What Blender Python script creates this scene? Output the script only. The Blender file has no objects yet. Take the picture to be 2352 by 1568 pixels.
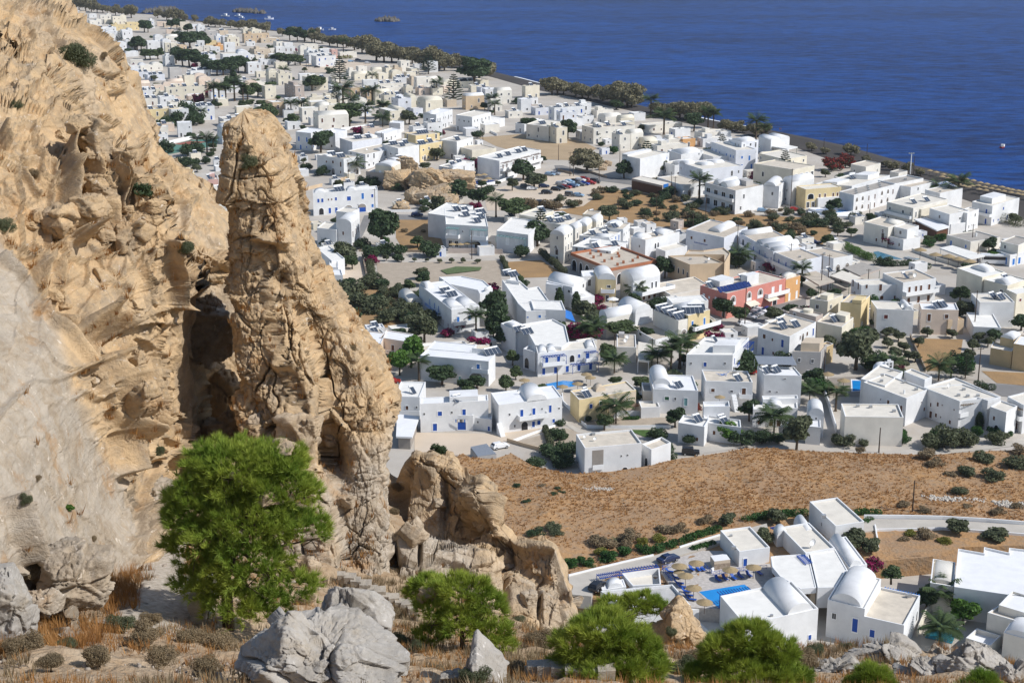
import bpy,bmesh,math,random
import numpy as np
from mathutils import Vector,Matrix
R=math.radians
rnd=random.Random(7)
scene=bpy.context.scene
COL=scene.collection
FPX,CXD,CYD,HCAM=3500.0,1176.0,784.0,120.0
PITCH=math.atan(984.0/FPX)
cam_d=bpy.data.cameras.new('camera');cam=bpy.data.objects.new('camera',cam_d);COL.objects.link(cam)
cam_d.sensor_width=36.0;cam_d.lens=FPX/2352.0*36.0;cam_d.clip_start=0.5;cam_d.clip_end=60000
cam.location=(0,0,HCAM);cam.rotation_euler=(R(90)-PITCH,0,0)
scene.camera=cam
TILES=dict(a=(2200,1900,1024/2351),b=(3072,1900,1024/2351),c=(3072,1300,1024/2351),d=(2200,1300,1024/2351),e=(1240,1000,1024/2351),f=(2200,800,1024/2351),g=(3072,700,1024/2351),h=(1240,1450,1024/2351),i=(1200,450,1024/2351),j=(2200,300,1024/2351),k=(3072,400,1024/2351),l=(1200,100,800/2352),m=(500,0,800/2352),n=(200,0,600/2352),D=(0,0,4096/2352),q=(0,0,1024/1606))
HF=dict(i=1.35,j=1.32,l=1.32,m=1.3,n=1.3,q=1.3,k=1.25,g=1.22,f=1.18,e=1.12,h=1.08,c=1.05,d=1.05)
def disp(t,x,y):
 ox,oy,s=TILES[t]
 k=2352/4096
 return(ox+x*s)*k,(oy+y*s)*k
cp,sp_=math.cos(PITCH),math.sin(PITCH)
def ray(px,py):
 a=(px-CXD)/FPX;b=-(py-CYD)/FPX
 return(a,cp+b*sp_,-sp_+b*cp)
def at(t,x,y,z=0.0):
 """point of the horizontal plane z seen at a place in the survey"""
 px,py=disp(t,x,y);d=ray(px,py)
 k=(z-HCAM)/d[2]
 return Vector((d[0]*k,d[1]*k,z))
def atD(px,py,D):
 d=ray(px,py);k=D/d[1]
 return(d[0]*k,D,HCAM+d[2]*k)
MATS={}
def mat(name,col,rough=0.85,var=0.12,scale=0.6,bump=0.0,bscale=20.0,spec=0.3,col2=None,detail=5.0,metal=0.0,col3=None):
 if name in MATS:return MATS[name]
 m=bpy.data.materials.new(name);m.use_nodes=True;MATS[name]=m
 nt=m.node_tree;N=nt.nodes;L=nt.links
 b=N['Principled BSDF'];b.inputs['Roughness'].default_value=rough
 b.inputs['Specular IOR Level'].default_value=spec;b.inputs['Metallic'].default_value=metal
 c=tuple(col)+(1,)
 if var>0 or col2:
  geo=N.new('ShaderNodeNewGeometry')
  tx=N.new('ShaderNodeTexNoise');tx.inputs['Scale'].default_value=scale;tx.inputs['Detail'].default_value=detail
  tx.inputs['Roughness'].default_value=0.6
  L.new(geo.outputs['Position'],tx.inputs['Vector'])
  r=N.new('ShaderNodeValToRGB');r.color_ramp.elements[0].position=0.3;r.color_ramp.elements[1].position=0.72
  if col2:e0,e1=tuple(col2),tuple(col)
  else:e0,e1=tuple(x*(1-var)for x in col),tuple(min(1,x*(1+var*0.5))for x in col)
  r.color_ramp.elements[0].color=e0+(1,);r.color_ramp.elements[1].color=e1+(1,)
  L.new(tx.outputs['Fac'],r.inputs['Fac']);bc=r.outputs['Color']
  if col3:
   t3=N.new('ShaderNodeTexNoise');t3.inputs['Scale'].default_value=scale*7;t3.inputs['Detail'].default_value=8;t3.inputs['Roughness'].default_value=0.68;L.new(geo.outputs['Position'],t3.inputs['Vector'])
   r3=N.new('ShaderNodeValToRGB');r3.color_ramp.elements[0].position=0.47;r3.color_ramp.elements[1].position=0.64;L.new(t3.outputs['Fac'],r3.inputs['Fac'])
   mx=N.new('ShaderNodeMix');mx.data_type='RGBA';L.new(r3.outputs['Color'],mx.inputs[0]);L.new(bc,mx.inputs[6]);mx.inputs[7].default_value=tuple(col3)+(1,);bc=mx.outputs[2]
  L.new(bc,b.inputs['Base Color'])
  if bump:
   t2=N.new('ShaderNodeTexNoise');t2.inputs['Scale'].default_value=bscale;t2.inputs['Detail'].default_value=6
   L.new(geo.outputs['Position'],t2.inputs['Vector'])
   bp=N.new('ShaderNodeBump');bp.inputs['Strength'].default_value=1.0;bp.inputs['Distance'].default_value=bump
   L.new(t2.outputs['Fac'],bp.inputs['Height']);L.new(bp.outputs['Normal'],b.inputs['Normal'])
 else:b.inputs['Base Color'].default_value=c
 return m
def leafmat(name,c1,c2,scale=0.5):
 if name in MATS:return MATS[name]
 m=mat(name,c1,0.6,0.2,scale,spec=0.25,col2=c2)
 nt=m.node_tree;b=nt.nodes['Principled BSDF']
 b.inputs['Subsurface Weight'].default_value=0.0
 out=nt.nodes['Material Output'];tr=nt.nodes.new('ShaderNodeBsdfTranslucent');mx=nt.nodes.new('ShaderNodeMixShader')
 mx.inputs[0].default_value=0.25
 src=[l.from_socket for l in nt.links if l.to_socket==b.inputs['Base Color']][0]
 nt.links.new(src,tr.inputs['Color'])
 nt.links.new(b.outputs[0],mx.inputs[1]);nt.links.new(tr.outputs[0],mx.inputs[2]);nt.links.new(mx.outputs[0],out.inputs['Surface'])
 return m
def mesh(name,verts,faces,mats,idx=None,smooth=False):
 me=bpy.data.meshes.new(name);me.from_pydata([tuple(v)for v in verts],[],faces);
 for m in(mats if isinstance(mats,(list,tuple))else[mats]):me.materials.append(m)
 if idx is not None:me.polygons.foreach_set('material_index',idx)
 if smooth:me.polygons.foreach_set('use_smooth',[True]*len(me.polygons))
 me.update();return me
def npmesh(name,verts,quads,mats,idx=None,smooth=True):
 """verts Nx3, quads Mx(3|4) numpy arrays"""
 me=bpy.data.meshes.new(name);n,k=quads.shape
 me.vertices.add(len(verts));me.vertices.foreach_set('co',np.asarray(verts,np.float32).ravel())
 me.loops.add(n*k);me.loops.foreach_set('vertex_index',quads.astype(np.int32).ravel())
 me.polygons.add(n);me.polygons.foreach_set('loop_start',np.arange(0,n*k,k,dtype=np.int32))
 for m in(mats if isinstance(mats,(list,tuple))else[mats]):me.materials.append(m)
 if idx is not None:me.polygons.foreach_set('material_index',np.asarray(idx,np.int32))
 if smooth:me.polygons.foreach_set('use_smooth',np.ones(n,bool))
 me.update(calc_edges=True);me.validate();return me
def link(name,me,parent=None,loc=None,rz=0.0,scale=None):
 o=bpy.data.objects.new(name,me);COL.objects.link(o)
 if loc is not None:o.location=loc
 if rz:o.rotation_euler=(0,0,rz)
 if scale is not None:o.scale=scale if hasattr(scale,'__len__')else(scale,)*3
 if parent is not None:o.parent=parent
 return o
def tag(o,label=None,cat=None,group=None,kind=None):
 if label:o['label']=label
 if cat:o['category']=cat
 if group:o['group']=group
 if kind:o['kind']=kind
 return o
def empty(name,loc,label,cat,group=None,rz=0.0):
 o=bpy.data.objects.new(name,None);COL.objects.link(o);o.location=loc;o.rotation_euler=(0,0,rz)
 o.empty_display_size=0.5
 return tag(o,label,cat,group)
class MB:
 def __init__(s):s.v=[];s.f=[];s.m=[]
 def quad(s,a,b,c,d,m=0):
  n=len(s.v);s.v+=[a,b,c,d];s.f.append((n,n+1,n+2,n+3));s.m.append(m)
 def poly(s,pts,m=0):
  n=len(s.v);s.v+=list(pts);s.f.append(tuple(range(n,n+len(pts))));s.m.append(m)
 def box(s,x0,x1,y0,y1,z0,z1,m=0):
  n=len(s.v);s.v+=[(x,y,z)for z in(z0,z1)for y in(y0,y1)for x in(x0,x1)]
  for f in((0,2,3,1),(4,5,7,6),(0,1,5,4),(1,3,7,5),(3,2,6,7),(2,0,4,6)):
   s.f.append(tuple(n+i for i in f));s.m.append(m)
 def obox(s,p,ax,ay,az,m=0):
  """box from corner p with three edge vectors"""
  p,ax,ay,az=Vector(p),Vector(ax),Vector(ay),Vector(az);n=len(s.v)
  s.v+=[tuple(p+ax*i+ay*j+az*k)for k in(0,1)for j in(0,1)for i in(0,1)]
  for f in((0,2,3,1),(4,5,7,6),(0,1,5,4),(1,3,7,5),(3,2,6,7),(2,0,4,6)):
   s.f.append(tuple(n+i for i in f));s.m.append(m)
 def prism(s,pts,z0,z1,m=0,mtop=None):
  n=len(s.v);k=len(pts)
  s.v+=[(p[0],p[1],z0)for p in pts]+[(p[0],p[1],z1)for p in pts]
  for i in range(k):
   j=(i+1)%k;s.f.append((n+i,n+j,n+k+j,n+k+i));s.m.append(m)
  s.f.append(tuple(n+k+i for i in range(k)));s.m.append(m if mtop is None else mtop)
  s.f.append(tuple(n+i for i in reversed(range(k))));s.m.append(m)
 def tube(s,pts,rads,k=8,m=0,cap=True):
  rings=[]
  for i,p in enumerate(pts):
   p=Vector(p);q=Vector(pts[min(i+1,len(pts)-1)])-Vector(pts[max(i-1,0)])
   q.normalize();a=q.cross(Vector((0.31,0.95,0.05)));
   if a.length<0.1:a=q.cross(Vector((1,0,0)))
   a.normalize();b=q.cross(a);n=len(s.v)
   s.v+=[tuple(p+(a*math.cos(2*math.pi*t/k)+b*math.sin(2*math.pi*t/k))*rads[i])for t in range(k)]
   rings.append(n)
  for r0,r1 in zip(rings,rings[1:]):
   for t in range(k):
    u=(t+1)%k;s.f.append((r0+t,r0+u,r1+u,r1+t));s.m.append(m)
  if cap:
   s.f.append(tuple(rings[-1]+t for t in range(k)));s.m.append(m)
   s.f.append(tuple(rings[0]+t for t in reversed(range(k))));s.m.append(m)
 def lathe(s,prof,k=16,m=0,c=(0,0,0)):
  n=len(s.v)
  for r,z in prof:
   s.v+=[(c[0]+r*math.cos(2*math.pi*t/k),c[1]+r*math.sin(2*math.pi*t/k),c[2]+z)for t in range(k)]
  for i in range(len(prof)-1):
   for t in range(k):
    u=(t+1)%k;s.f.append((n+i*k+t,n+i*k+u,n+(i+1)*k+u,n+(i+1)*k+t));s.m.append(m)
 def build(s,name,mats,smooth=False):return mesh(name,s.v,s.f,mats,s.m,smooth)
def _h(ix,iy,iz,seed):
 n=(ix*374761393+iy*668265263+iz*2147483647*3+seed*1274126177)&0xFFFFFFFF
 n=((n^(n>>13))*1274126177)&0xFFFFFFFF
 n=((n^(n>>15))*2246822519)&0xFFFFFFFF
 return((n^(n>>16))&0xFFFFFF)/float(0xFFFFFF)
def vnoise(p,seed=0):
 i=np.floor(p).astype(np.int64);f=p-i;u=f*f*f*(f*(f*6-15)+10);r=0
 for dx in(0,1):
  for dy in(0,1):
   for dz in(0,1):
    w=(u[:,0]if dx else 1-u[:,0])*(u[:,1]if dy else 1-u[:,1])*(u[:,2]if dz else 1-u[:,2])
    r=r+w*_h(i[:,0]+dx,i[:,1]+dy,i[:,2]+dz,seed)
 return r*2-1
def fbm(p,oct=4,seed=0,gain=0.5):
 a,r=1.0,0
 for o in range(oct):r=r+a*vnoise(p*(2.03**o)+o*17.3,seed+o);a*=gain
 return r
def voro(p,seed=0,box=False):
 """F1, F2 and three random numbers of the nearest cell"""
 i=np.floor(p).astype(np.int64);n=len(p)
 f1=np.full(n,9.0);f2=np.full(n,9.0);ci=np.zeros((n,3),np.int64);cv=np.zeros((n,3))
 for dx in(-1,0,1):
  for dy in(-1,0,1):
   for dz in(-1,0,1):
    j=i+np.array([dx,dy,dz])
    q=np.stack([_h(j[:,0],j[:,1],j[:,2],seed+k)for k in(1,2,3)],1)+j
    dvec=p-q;d=((np.abs(dvec)**6).sum(1))**(1/6)if box else np.sqrt((dvec**2).sum(1))
    m=d<f1
    f2=np.where(m,f1,np.minimum(f2,d));f1=np.where(m,d,f1)
    ci[m]=j[m];cv[m]=dvec[m]
 rn=np.stack([_h(ci[:,0],ci[:,1],ci[:,2],seed+k)for k in(7,8,9)],1)
 return f1,f2,rn,cv
def sstep(a,b,x):
 t=np.clip((x-a)/(b-a),0,1);return t*t*(3-2*t)
def tps(P,V):
 P=np.asarray(P,float);V=np.asarray(V,float);n=len(P)
 U=lambda r2:np.where(r2>1e-9,r2*np.log(np.maximum(r2,1e-9)),0)
 K=U(((P[:,None]-P[None])**2).sum(2))+np.eye(n)*1e-3;Q=np.hstack([np.ones((n,1)),P])
 A=np.block([[K,Q],[Q.T,np.zeros((3,3))]]);w=np.linalg.solve(A,np.concatenate([V,np.zeros(3)]))
 def f(X):
  X=np.asarray(X,float);out=np.zeros(len(X))
  for s in range(0,len(X),50000):
   x=X[s:s+50000]
   out[s:s+50000]=U(((x[:,None]-P[None])**2).sum(2))@w[:n]+w[n]+x@w[n+1:]
  return out
 return f
def grid_quads(nr,nc,wrap=False):
 r=np.arange(nr-1)[:,None];c=np.arange(nc if wrap else nc-1)[None]
 c1=(c+1)%nc
 return np.stack([r*nc+c,r*nc+c1,(r+1)*nc+c1,(r+1)*nc+c],2).reshape(-1,4)
w=bpy.data.worlds.new('World');scene.world=w;w.use_nodes=True
SUN_AZ,SUN_EL=R(17),R(43)
S=Vector((math.cos(SUN_AZ)*math.cos(SUN_EL),-math.sin(SUN_AZ)*math.cos(SUN_EL),math.sin(SUN_EL)))
sky=w.node_tree.nodes.new('ShaderNodeTexSky');sky.sky_type='NISHITA';sky.sun_disc=False
sky.sun_elevation=SUN_EL;sky.sun_rotation=math.atan2(S.x,S.y);sky.altitude=100;sky.air_density=1.0;sky.dust_density=0.6
bg=w.node_tree.nodes['Background'];bg.inputs['Strength'].default_value=0.115
w.node_tree.links.new(sky.outputs[0],bg.inputs[0])
sl=bpy.data.lights.new('sun','SUN');sl.energy=4.1;sl.angle=R(0.53);sl.color=(1,0.975,0.945)
so=bpy.data.objects.new('sun',sl);COL.objects.link(so);so.rotation_euler=S.to_track_quat('Z','Y').to_euler()
scene.view_settings.view_transform='Standard';scene.view_settings.look='None'
scene.view_settings.exposure=0.10;scene.view_settings.gamma=1.0
scene.cycles.max_bounces=6;scene.cycles.diffuse_bounces=3;scene.cycles.glossy_bounces=2;scene.cycles.transmission_bounces=2
scene.cycles.caustics_reflective=False;scene.cycles.caustics_refractive=False
scene.cycles.use_denoising=True
def rockmat(name,tan,grey,rust,bias=0.5,zlo=0,zhi=1,bump=0.07):
 m=bpy.data.materials.new(name);m.use_nodes=True;nt=m.node_tree;N=nt.nodes;L=nt.links
 b=N['Principled BSDF'];b.inputs['Roughness'].default_value=0.93;b.inputs['Specular IOR Level'].default_value=0.15
 geo=N.new('ShaderNodeNewGeometry')
 def noise(sc,det=6,rough=0.62,vec=None,dist=0.0):
  t=N.new('ShaderNodeTexNoise');t.inputs['Scale'].default_value=sc;t.inputs['Detail'].default_value=det
  t.inputs['Roughness'].default_value=rough;t.inputs['Distortion'].default_value=dist
  L.new(vec or geo.outputs['Position'],t.inputs['Vector']);return t.outputs['Fac']
 def ramp(src,p0,p1,c0=(0,0,0,1),c1=(1,1,1,1)):
  r=N.new('ShaderNodeValToRGB');r.color_ramp.elements[0].position=p0;r.color_ramp.elements[1].position=p1
  r.color_ramp.elements[0].color=c0;r.color_ramp.elements[1].color=c1;L.new(src,r.inputs['Fac']);return r.outputs['Color']
 def mix(f,a,c,mode='MIX'):
  x=N.new('ShaderNodeMix');x.data_type='RGBA';x.blend_type=mode
  if hasattr(f,'is_output'):L.new(f,x.inputs[0])
  else:x.inputs[0].default_value=f
  for s,k in((a,6),(c,7)):
   if hasattr(s,'is_output'):L.new(s,x.inputs[k])
   else:x.inputs[k].default_value=tuple(s)+(1,)
  return x.outputs[2]
 at_=N.new('ShaderNodeAttribute');at_.attribute_name='grey';at_.attribute_type='GEOMETRY'
 add=N.new('ShaderNodeMath');add.operation='ADD'
 L.new(at_.outputs['Fac'],add.inputs[0]);L.new(noise(0.13,7,0.65),add.inputs[1])
 base=mix(ramp(add.outputs[0],0.42+0.2*(1-bias),0.62+0.25*(1-bias)),tan,grey)
 base=mix(ramp(noise(0.9,8,0.7,dist=0.6),0.44,0.66),base,tuple(0.5*(x+y)*0.72 for x,y in zip(tan,grey)))
 base=mix(ramp(noise(0.42,7,0.72),0.56,0.72),base,rust)
 mp=N.new('ShaderNodeMapping');mp.inputs['Scale'].default_value=(1.0,0.4,1.7);mp.inputs['Rotation'].default_value=(0.0,0.25,0.0);L.new(geo.outputs['Position'],mp.inputs['Vector'])
 base=mix(0.42,base,ramp(noise(1.1,8,0.75,mp.outputs[0],0.8),0.3,0.7,(0.35,0.32,0.28,1),(1.25,1.2,1.12,1)),'MULTIPLY')
 base=mix(ramp(noise(3.1,5,0.6,dist=1.2),0.63,0.72),base,tuple(min(0.75,x*1.45)for x in grey))
 L.new(base,b.inputs['Base Color'])
 h1=noise(1.8,10,0.66,mp.outputs[0],0.5)
 vo=N.new('ShaderNodeTexVoronoi');vo.feature='DISTANCE_TO_EDGE';vo.inputs['Scale'].default_value=0.8
 mp2=N.new('ShaderNodeMapping');mp2.inputs['Scale'].default_value=(0.7,0.7,2.0);mp2.inputs['Rotation'].default_value=(0.1,0.5,0.2)
 L.new(geo.outputs['Position'],mp2.inputs['Vector'])
 nz=N.new('ShaderNodeTexNoise');nz.inputs['Scale'].default_value=0.8;nz.inputs['Detail'].default_value=4;L.new(mp2.outputs[0],nz.inputs['Vector'])
 vm=N.new('ShaderNodeVectorMath');vm.operation='MULTIPLY_ADD';L.new(nz.outputs['Color'],vm.inputs[0]);vm.inputs[1].default_value=(1.3,1.3,1.3);L.new(mp2.outputs[0],vm.inputs[2])
 L.new(vm.outputs[0],vo.inputs['Vector'])
 cr0=ramp(vo.outputs['Distance'],0.0,0.035);cr=mix(ramp(noise(0.35,4),0.42,0.62),(1,1,1),cr0)
 ad=N.new('ShaderNodeMath');ad.operation='MULTIPLY_ADD';L.new(cr,ad.inputs[0]);ad.inputs[1].default_value=0.14;L.new(h1,ad.inputs[2])
 bp=N.new('ShaderNodeBump');bp.inputs['Strength'].default_value=1.0;bp.inputs['Distance'].default_value=bump*1.2
 L.new(ad.outputs[0],bp.inputs['Height'])
 bp2=N.new('ShaderNodeBump');bp2.inputs['Strength'].default_value=0.8;bp2.inputs['Distance'].default_value=bump
 L.new(noise(7.0,6,0.7),bp2.inputs['Height']);L.new(bp.outputs['Normal'],bp2.inputs['Normal'])
 L.new(bp2.outputs['Normal'],b.inputs['Normal'])
 return m
TAN,GREY,RUST=(0.56,0.405,0.24),(0.46,0.40,0.325),(0.40,0.235,0.105)
M_ROCK=rockmat('cliff limestone',TAN,GREY,RUST)
M_GREY=rockmat('grey limestone',(0.47,0.42,0.35),(0.44,0.415,0.38),(0.38,0.32,0.24),0.9,bump=0.05)
M_SOIL=mat('dry hillside soil',(0.46,0.36,0.25),0.95,0.2,1.2,0.12,6.0,0.1,col2=(0.33,0.22,0.125),detail=9)
def crack_disp(p,s=1.0,seed=0,aniso=(1,1,1.9),rot=0.35,warp=0.10,big=1.0):
 """blocky fractured-rock displacement: stepped and tilted Voronoi blocks at several sizes with open joints"""
 c,sn=math.cos(rot),math.sin(rot)
 q=p@np.array([[c,0,sn],[0,1,0],[-sn,0,c]])
 out=0
 for k,(size,amp,jd,jw)in enumerate(((6.5,0.80,0.8,0.035),(2.6,0.34,0.55,0.042),(1.05,0.20,0.30,0.055),(0.42,0.085,0.10,0.08))):
  size*=s;amp*=s*(big if k==0 else 1);jd*=s*(big if k==0 else 1)
  g=q/size*np.array(aniso)
  g=g+warp*np.stack([vnoise(g*1.1+k*9,seed+k*5+t)for t in(1,2,3)],1)+0.035*np.stack([vnoise(g*4+k*9,seed+k*5+t+3)for t in(1,2,3)],1)
  f1,f2,rn,cv=voro(g,seed+31*k,True)
  tilt=((rn-0.5)*cv).sum(1)*2.7
  act=sstep(-0.6,0.35,vnoise(q/(size*2.3)+k*3.7,seed+60+k))if k else 1.0
  jm=sstep(0.45,0.9,rn[:,1])*0.9+0.1
  out=out+act*(amp*((rn[:,0]-0.5)*1.1+tilt)-jd*(1-sstep(0.0,jw,f2-f1))*jm)
 return out+0.06*s*big*fbm(p/(2.6*s),4,seed+90)+0.05*s*fbm(q*np.array(aniso)/(0.4*s),3,seed+70)
def grid_normals(V):
 du=np.gradient(V,axis=1);dv=np.gradient(V,axis=0)
 n=np.cross(du,dv);n/=np.maximum(np.linalg.norm(n,axis=2,keepdims=True),1e-9);return n
def setgrey(me,g):
 a=me.attributes.new('grey','FLOAT','POINT');a.data.foreach_set('value',np.asarray(g,np.float32))
anch=[(0,1568,29),(250,1568,30),(500,1568,31),(750,1568,33),(1000,1568,34),(1300,1568,37),(1600,1568,39),(2000,1568,41),(2350,1568,41),(100,1480,36),(300,1440,39),(400,1390,43),(370,1290,50),(520,1447,42),(430,1050,68),(420,1150,59),(720,1400,47),(830,1340,55),(950,1420,52),(1060,1500,43),(1250,1440,60),(1180,1405,60),(1500,1490,53),(1650,1505,47),(1850,1525,46),(2100,1490,48),(2350,1560,43),(200,1500,34)]
P3=[atD(*a)for a in anch]+[(0,0,118.2),(-16,2,119),(16,2,117),(0,12,112.5),(-14,14,113),(14,14,111.5),(-22,40,100),(-24,60,97),(26,45,93)]
P3=np.array(P3);zfit=tps(P3[:,:2]/10,P3[:,2])
def hill_z(X):
 z=zfit(X/10);yc=np.interp(X[:,0],[-14,-8,-4,0,4,8,14,30],[84,80,66,62,56,51,49,47])
 return np.where(X[:,1]>yc,np.minimum(z,zfit(np.stack([X[:,0],yc],1)/10)-1.05*(X[:,1]-yc)),z)
def hz(x,y):return float(hill_z(np.array([[x,y]],float))[0])
PTH=[(300,1450,38.8,1.15),(390,1400,42.5,1.05),(395,1355,45.5,1.0),(375,1310,49,.95),(372,1285,51.5,.9),(385,1255,54.5,.8)]
PCL=[Vector(atD(x,y,D))for x,y,D,w_ in PTH]
def path_dist(X):
 d=np.full(len(X),99.0)
 for a,b_ in zip(PCL,PCL[1:]):
  a,v=np.array(a.xy),np.array((b_-a).xy);t=np.clip(((X-a)@v)/(v@v),0,1);d=np.minimum(d,np.hypot(*(X-a-t[:,None]*v).T))
 return d
nx,ny=420,520
xs=np.linspace(-34,40,nx);ys=np.concatenate([np.linspace(-6,62,400),np.linspace(62.6,150,120)])
X,Y=np.meshgrid(xs,ys);XY=np.stack([X.ravel(),Y.ravel()],1)
Z=hill_z(XY);p=np.stack([XY[:,0],XY[:,1],Z],1)
Z=Z+(0.22*fbm(p/2.2,4,3)+0.10*np.abs(fbm(p/0.7,3,8)))*(.15+.85*sstep(.9,2.2,path_dist(XY)))
Z=np.maximum(Z,-1)
me=npmesh('hillside',np.stack([XY[:,0],XY[:,1],Z],1),grid_quads(ny,nx),M_SOIL)
tag(link('hillside',me),kind='structure')
prof=np.array([(266,522,600,63.0),(271,514,610,63),(290,507,624,63),(300,505,632,63),(330,503,655,63),(400,500,690,63),(450,502,706,63),(500,505,716,63),(560,507,724,63),(582,508,738,63),(620,509,752,63),(650,510,765,63),(700,512,776,62.5),(740,514,800,62.5),(800,517,842,62),(850,520,878,62),(900,521,904,61.5),(950,522,910,61.5),(1000,524,906,61),(1060,530,894,60.5),(1120,545,886,60),(1180,560,902,59.5),(1230,580,906,59),(1300,600,902,58),(1360,620,896,57),(1450,620,896,56)])
nr,nc=560,620
py=np.linspace(266,1450,nr);Lp=np.interp(py,prof[:,0],prof[:,1]);Rp=np.interp(py,prof[:,0],prof[:,2]);Dp=np.interp(py,prof[:,0],prof[:,3])
d1,d2=np.array([atD(l,y,D)for l,y,D in zip(Lp,py,Dp)]),np.array([atD(r,y,D)for r,y,D in zip(Rp,py,Dp)])
bd=np.minimum(2.2+(d2[:,0]-d1[:,0])*.275,4.6);cen=(d1+d2)/2
xl,xr=d1[:,0]*(Dp-bd*.8)/Dp,d2[:,0]*(Dp+bd*.5)/Dp
cen[:,0]=(xl+xr)/2;half=(xr-xl)/2
th=np.concatenate([np.linspace(-0.15*math.pi,1.15*math.pi,500,endpoint=False),np.linspace(1.15*math.pi,1.85*math.pi,nc-500,endpoint=False)])
ct,st=np.cos(th),np.sin(th);e=2/4.0
sx,sy=np.sign(ct)*np.abs(ct)**e,np.sign(st)*np.abs(st)**e
V=np.zeros((nr,nc,3));V[:,:,0]=cen[:,None,0]+half[:,None]*0.97*sx[None];V[:,:,1]=cen[:,None,1]-bd[:,None]*sy[None]-0.9*sx[None]*half[:,None]*0.0
V[:,:,2]=cen[:,None,2]
pxl=CXD+V[:,:,0]/V[:,:,1]*FPX*cp
jx=np.interp(py,[560,650,760,830,900,980,1060,1200,1450],[640,668,706,728,722,728,742,760,790])[:,None]
frontm=np.clip(sy,0,1)[None]
fx=sstep(0,10,pxl-jx)
V[:,:,1]+=frontm*fx*sstep(600,760,py)[:,None]*2.2
n=grid_normals(V)
if n[nr//2,250,1]>0:n=-n
p=V.reshape(-1,3);d=.72*crack_disp(p,0.72,11,(1.3,.6,.95),0.10,big=.6).reshape(nr,nc)+.7*crack_disp(p,0.3,12,(1.0,.6,1.5),0.1).reshape(nr,nc);d=(d-d.mean())-.08
vj=voro(np.stack([p[:,0]/1.5+.3*fbm(p/2,3,41),p[:,1]/1.5,p[:,2]/6.0],1),49);d+=(-0.6*(1-sstep(0,.06,vj[1]-vj[0]))*sstep(.3,.8,vj[2][:,1])).reshape(nr,nc)
d-=0.9*np.exp(-np.abs((pxl-jx-2.5*vnoise(np.stack([py/60,py*0,py*0],1))[:,None])/5)**1.5)*frontm*sstep(600,700,py)[:,None]*(0.5+0.7*sstep(800,870,py)*(1-sstep(990,1080,py)))[:,None]
d-=1.6*np.exp(-((pxl-jx-12)/26)**2-((py[:,None]-1010)/48)**2)*frontm
u_=(pxl-655)/24;v_=(py[:,None]-605)/22;d-=0.9*np.exp(-(u_**2+v_**2))*frontm
d+=0.5*np.exp(-(((pxl-625)/40)**2+((py[:,None]-512-(pxl-625)*0.25)/9)**2))*frontm
d-=0.5*np.exp(-(((pxl-625)/35)**2+((py[:,None]-532-(pxl-625)*0.25)/8)**2))*frontm
edge=np.minimum(1,(np.arange(nr)/40.0))[:,None]
V=V+n*(d*(0.75+0.25*edge))[:,:,None]
top=V[0].mean(0)+np.array([0,0,0.35]);Vf=np.vstack([V.reshape(-1,3),top[None]])
q=grid_quads(nr,nc,True)
capt=np.stack([np.full(nc,nr*nc),np.arange(nc),(np.arange(nc)+1)%nc,(np.arange(nc)+1)%nc],1)
me=npmesh('rock_pinnacle',Vf,q,M_ROCK,smooth=False)
setgrey(me,np.append(np.repeat(np.interp(py,[262,900,1050,1450],[-0.16,-0.12,0.15,0.3]),nc),0))
pin=link('rock_pinnacle',me);tag(pin,'tall free-standing tan rock pinnacle rising behind the big round pine tree','rock pinnacle')
capm=mesh('summit',[Vf[i]for i in range(nc)]+[tuple(top)],[(i,(i+1)%nc,nc)for i in range(nc)],M_ROCK);setgrey(capm,[-.1]*(nc+1));link('summit',capm,pin)
sil=np.array([(-60,112),(0,124),(48,146),(73,177),(99,234),(157,264),(205,293),(253,311),(304,331),(362,342),(406,386),(436,438),(480,474),(520,512),(600,522),(640,500),(700,415),(760,415),(860,424),(950,436),(1000,438),(1050,436),(1090,420),(1200,345),(1290,352),(1340,360),(1400,300),(1500,120),(1700,60)])
dn_=[(0,150,66),(77,165,66),(113,205,65),(161,249,64),(190,304,62),(256,351,60.5),(286,388,60),(330,440,59.5),(366,512,59),(400,590,59),(425,660,59.5),(150,400,58),(0,300,58),(0,500,54),(200,600,56),(330,700,57),(415,800,60),(430,980,60.5),(340,1100,55.5),(0,800,46),(200,900,50),(300,1000,54),(0,1200,38.5),(150,1300,42),(300,1330,47),(230,1400,44),(100,1450,39),(0,1450,36),(-300,300,56),(-300,500,50),(-300,900,40),(-300,1400,30),(-300,1700,23),(60,1640,31),(120,700,52),(560,700,64),(560,1000,66),(500,300,60)]
df_=[(120,0,128),(-300,0,100),(0,0,104),(300,205,124),(200,150,104),(0,120,88),(77,150,88),(190,280,92),(335,330,116),(256,340,94),(300,400,92),(360,480,92),(440,440,108),(400,560,88),(430,640,80),(510,520,104),(515,610,98),(470,640,90),(560,1000,84),(0,900,80),(-300,900,70)]
def lfit(q):q=np.array(q,float);return tps(q[:,:2]/300,np.log(q[:,2]))
df_=[(x,y,72+(D-80)*.36)for x,y,D in df_]
fn_,ff_=lfit(dn_),lfit(df_)
def dfit(X):
 px,py=X[:,0]*300,X[:,1]*300;rx=np.interp(py,[60,135,161,205,249,304,351,388,440,512,590,660,720],[-200,0,77,113,161,190,256,286,330,366,400,432,560])
 p3=np.stack([px/40,py/40,px*0],1);w_=sstep(-6,30,px-rx+14*fbm(p3,3,5));return fn_(X)*(1-w_)+ff_(X)*w_
nr,nc,nw=620,430,40
py=np.linspace(-60,1660,nr);er=np.interp(py,sil[:,0],sil[:,1])
ts=np.linspace(0,1,nc)**0.85
PX=-260+(er[:,None]+260)*ts[None];PY=np.repeat(py[:,None],nc,1)
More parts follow.
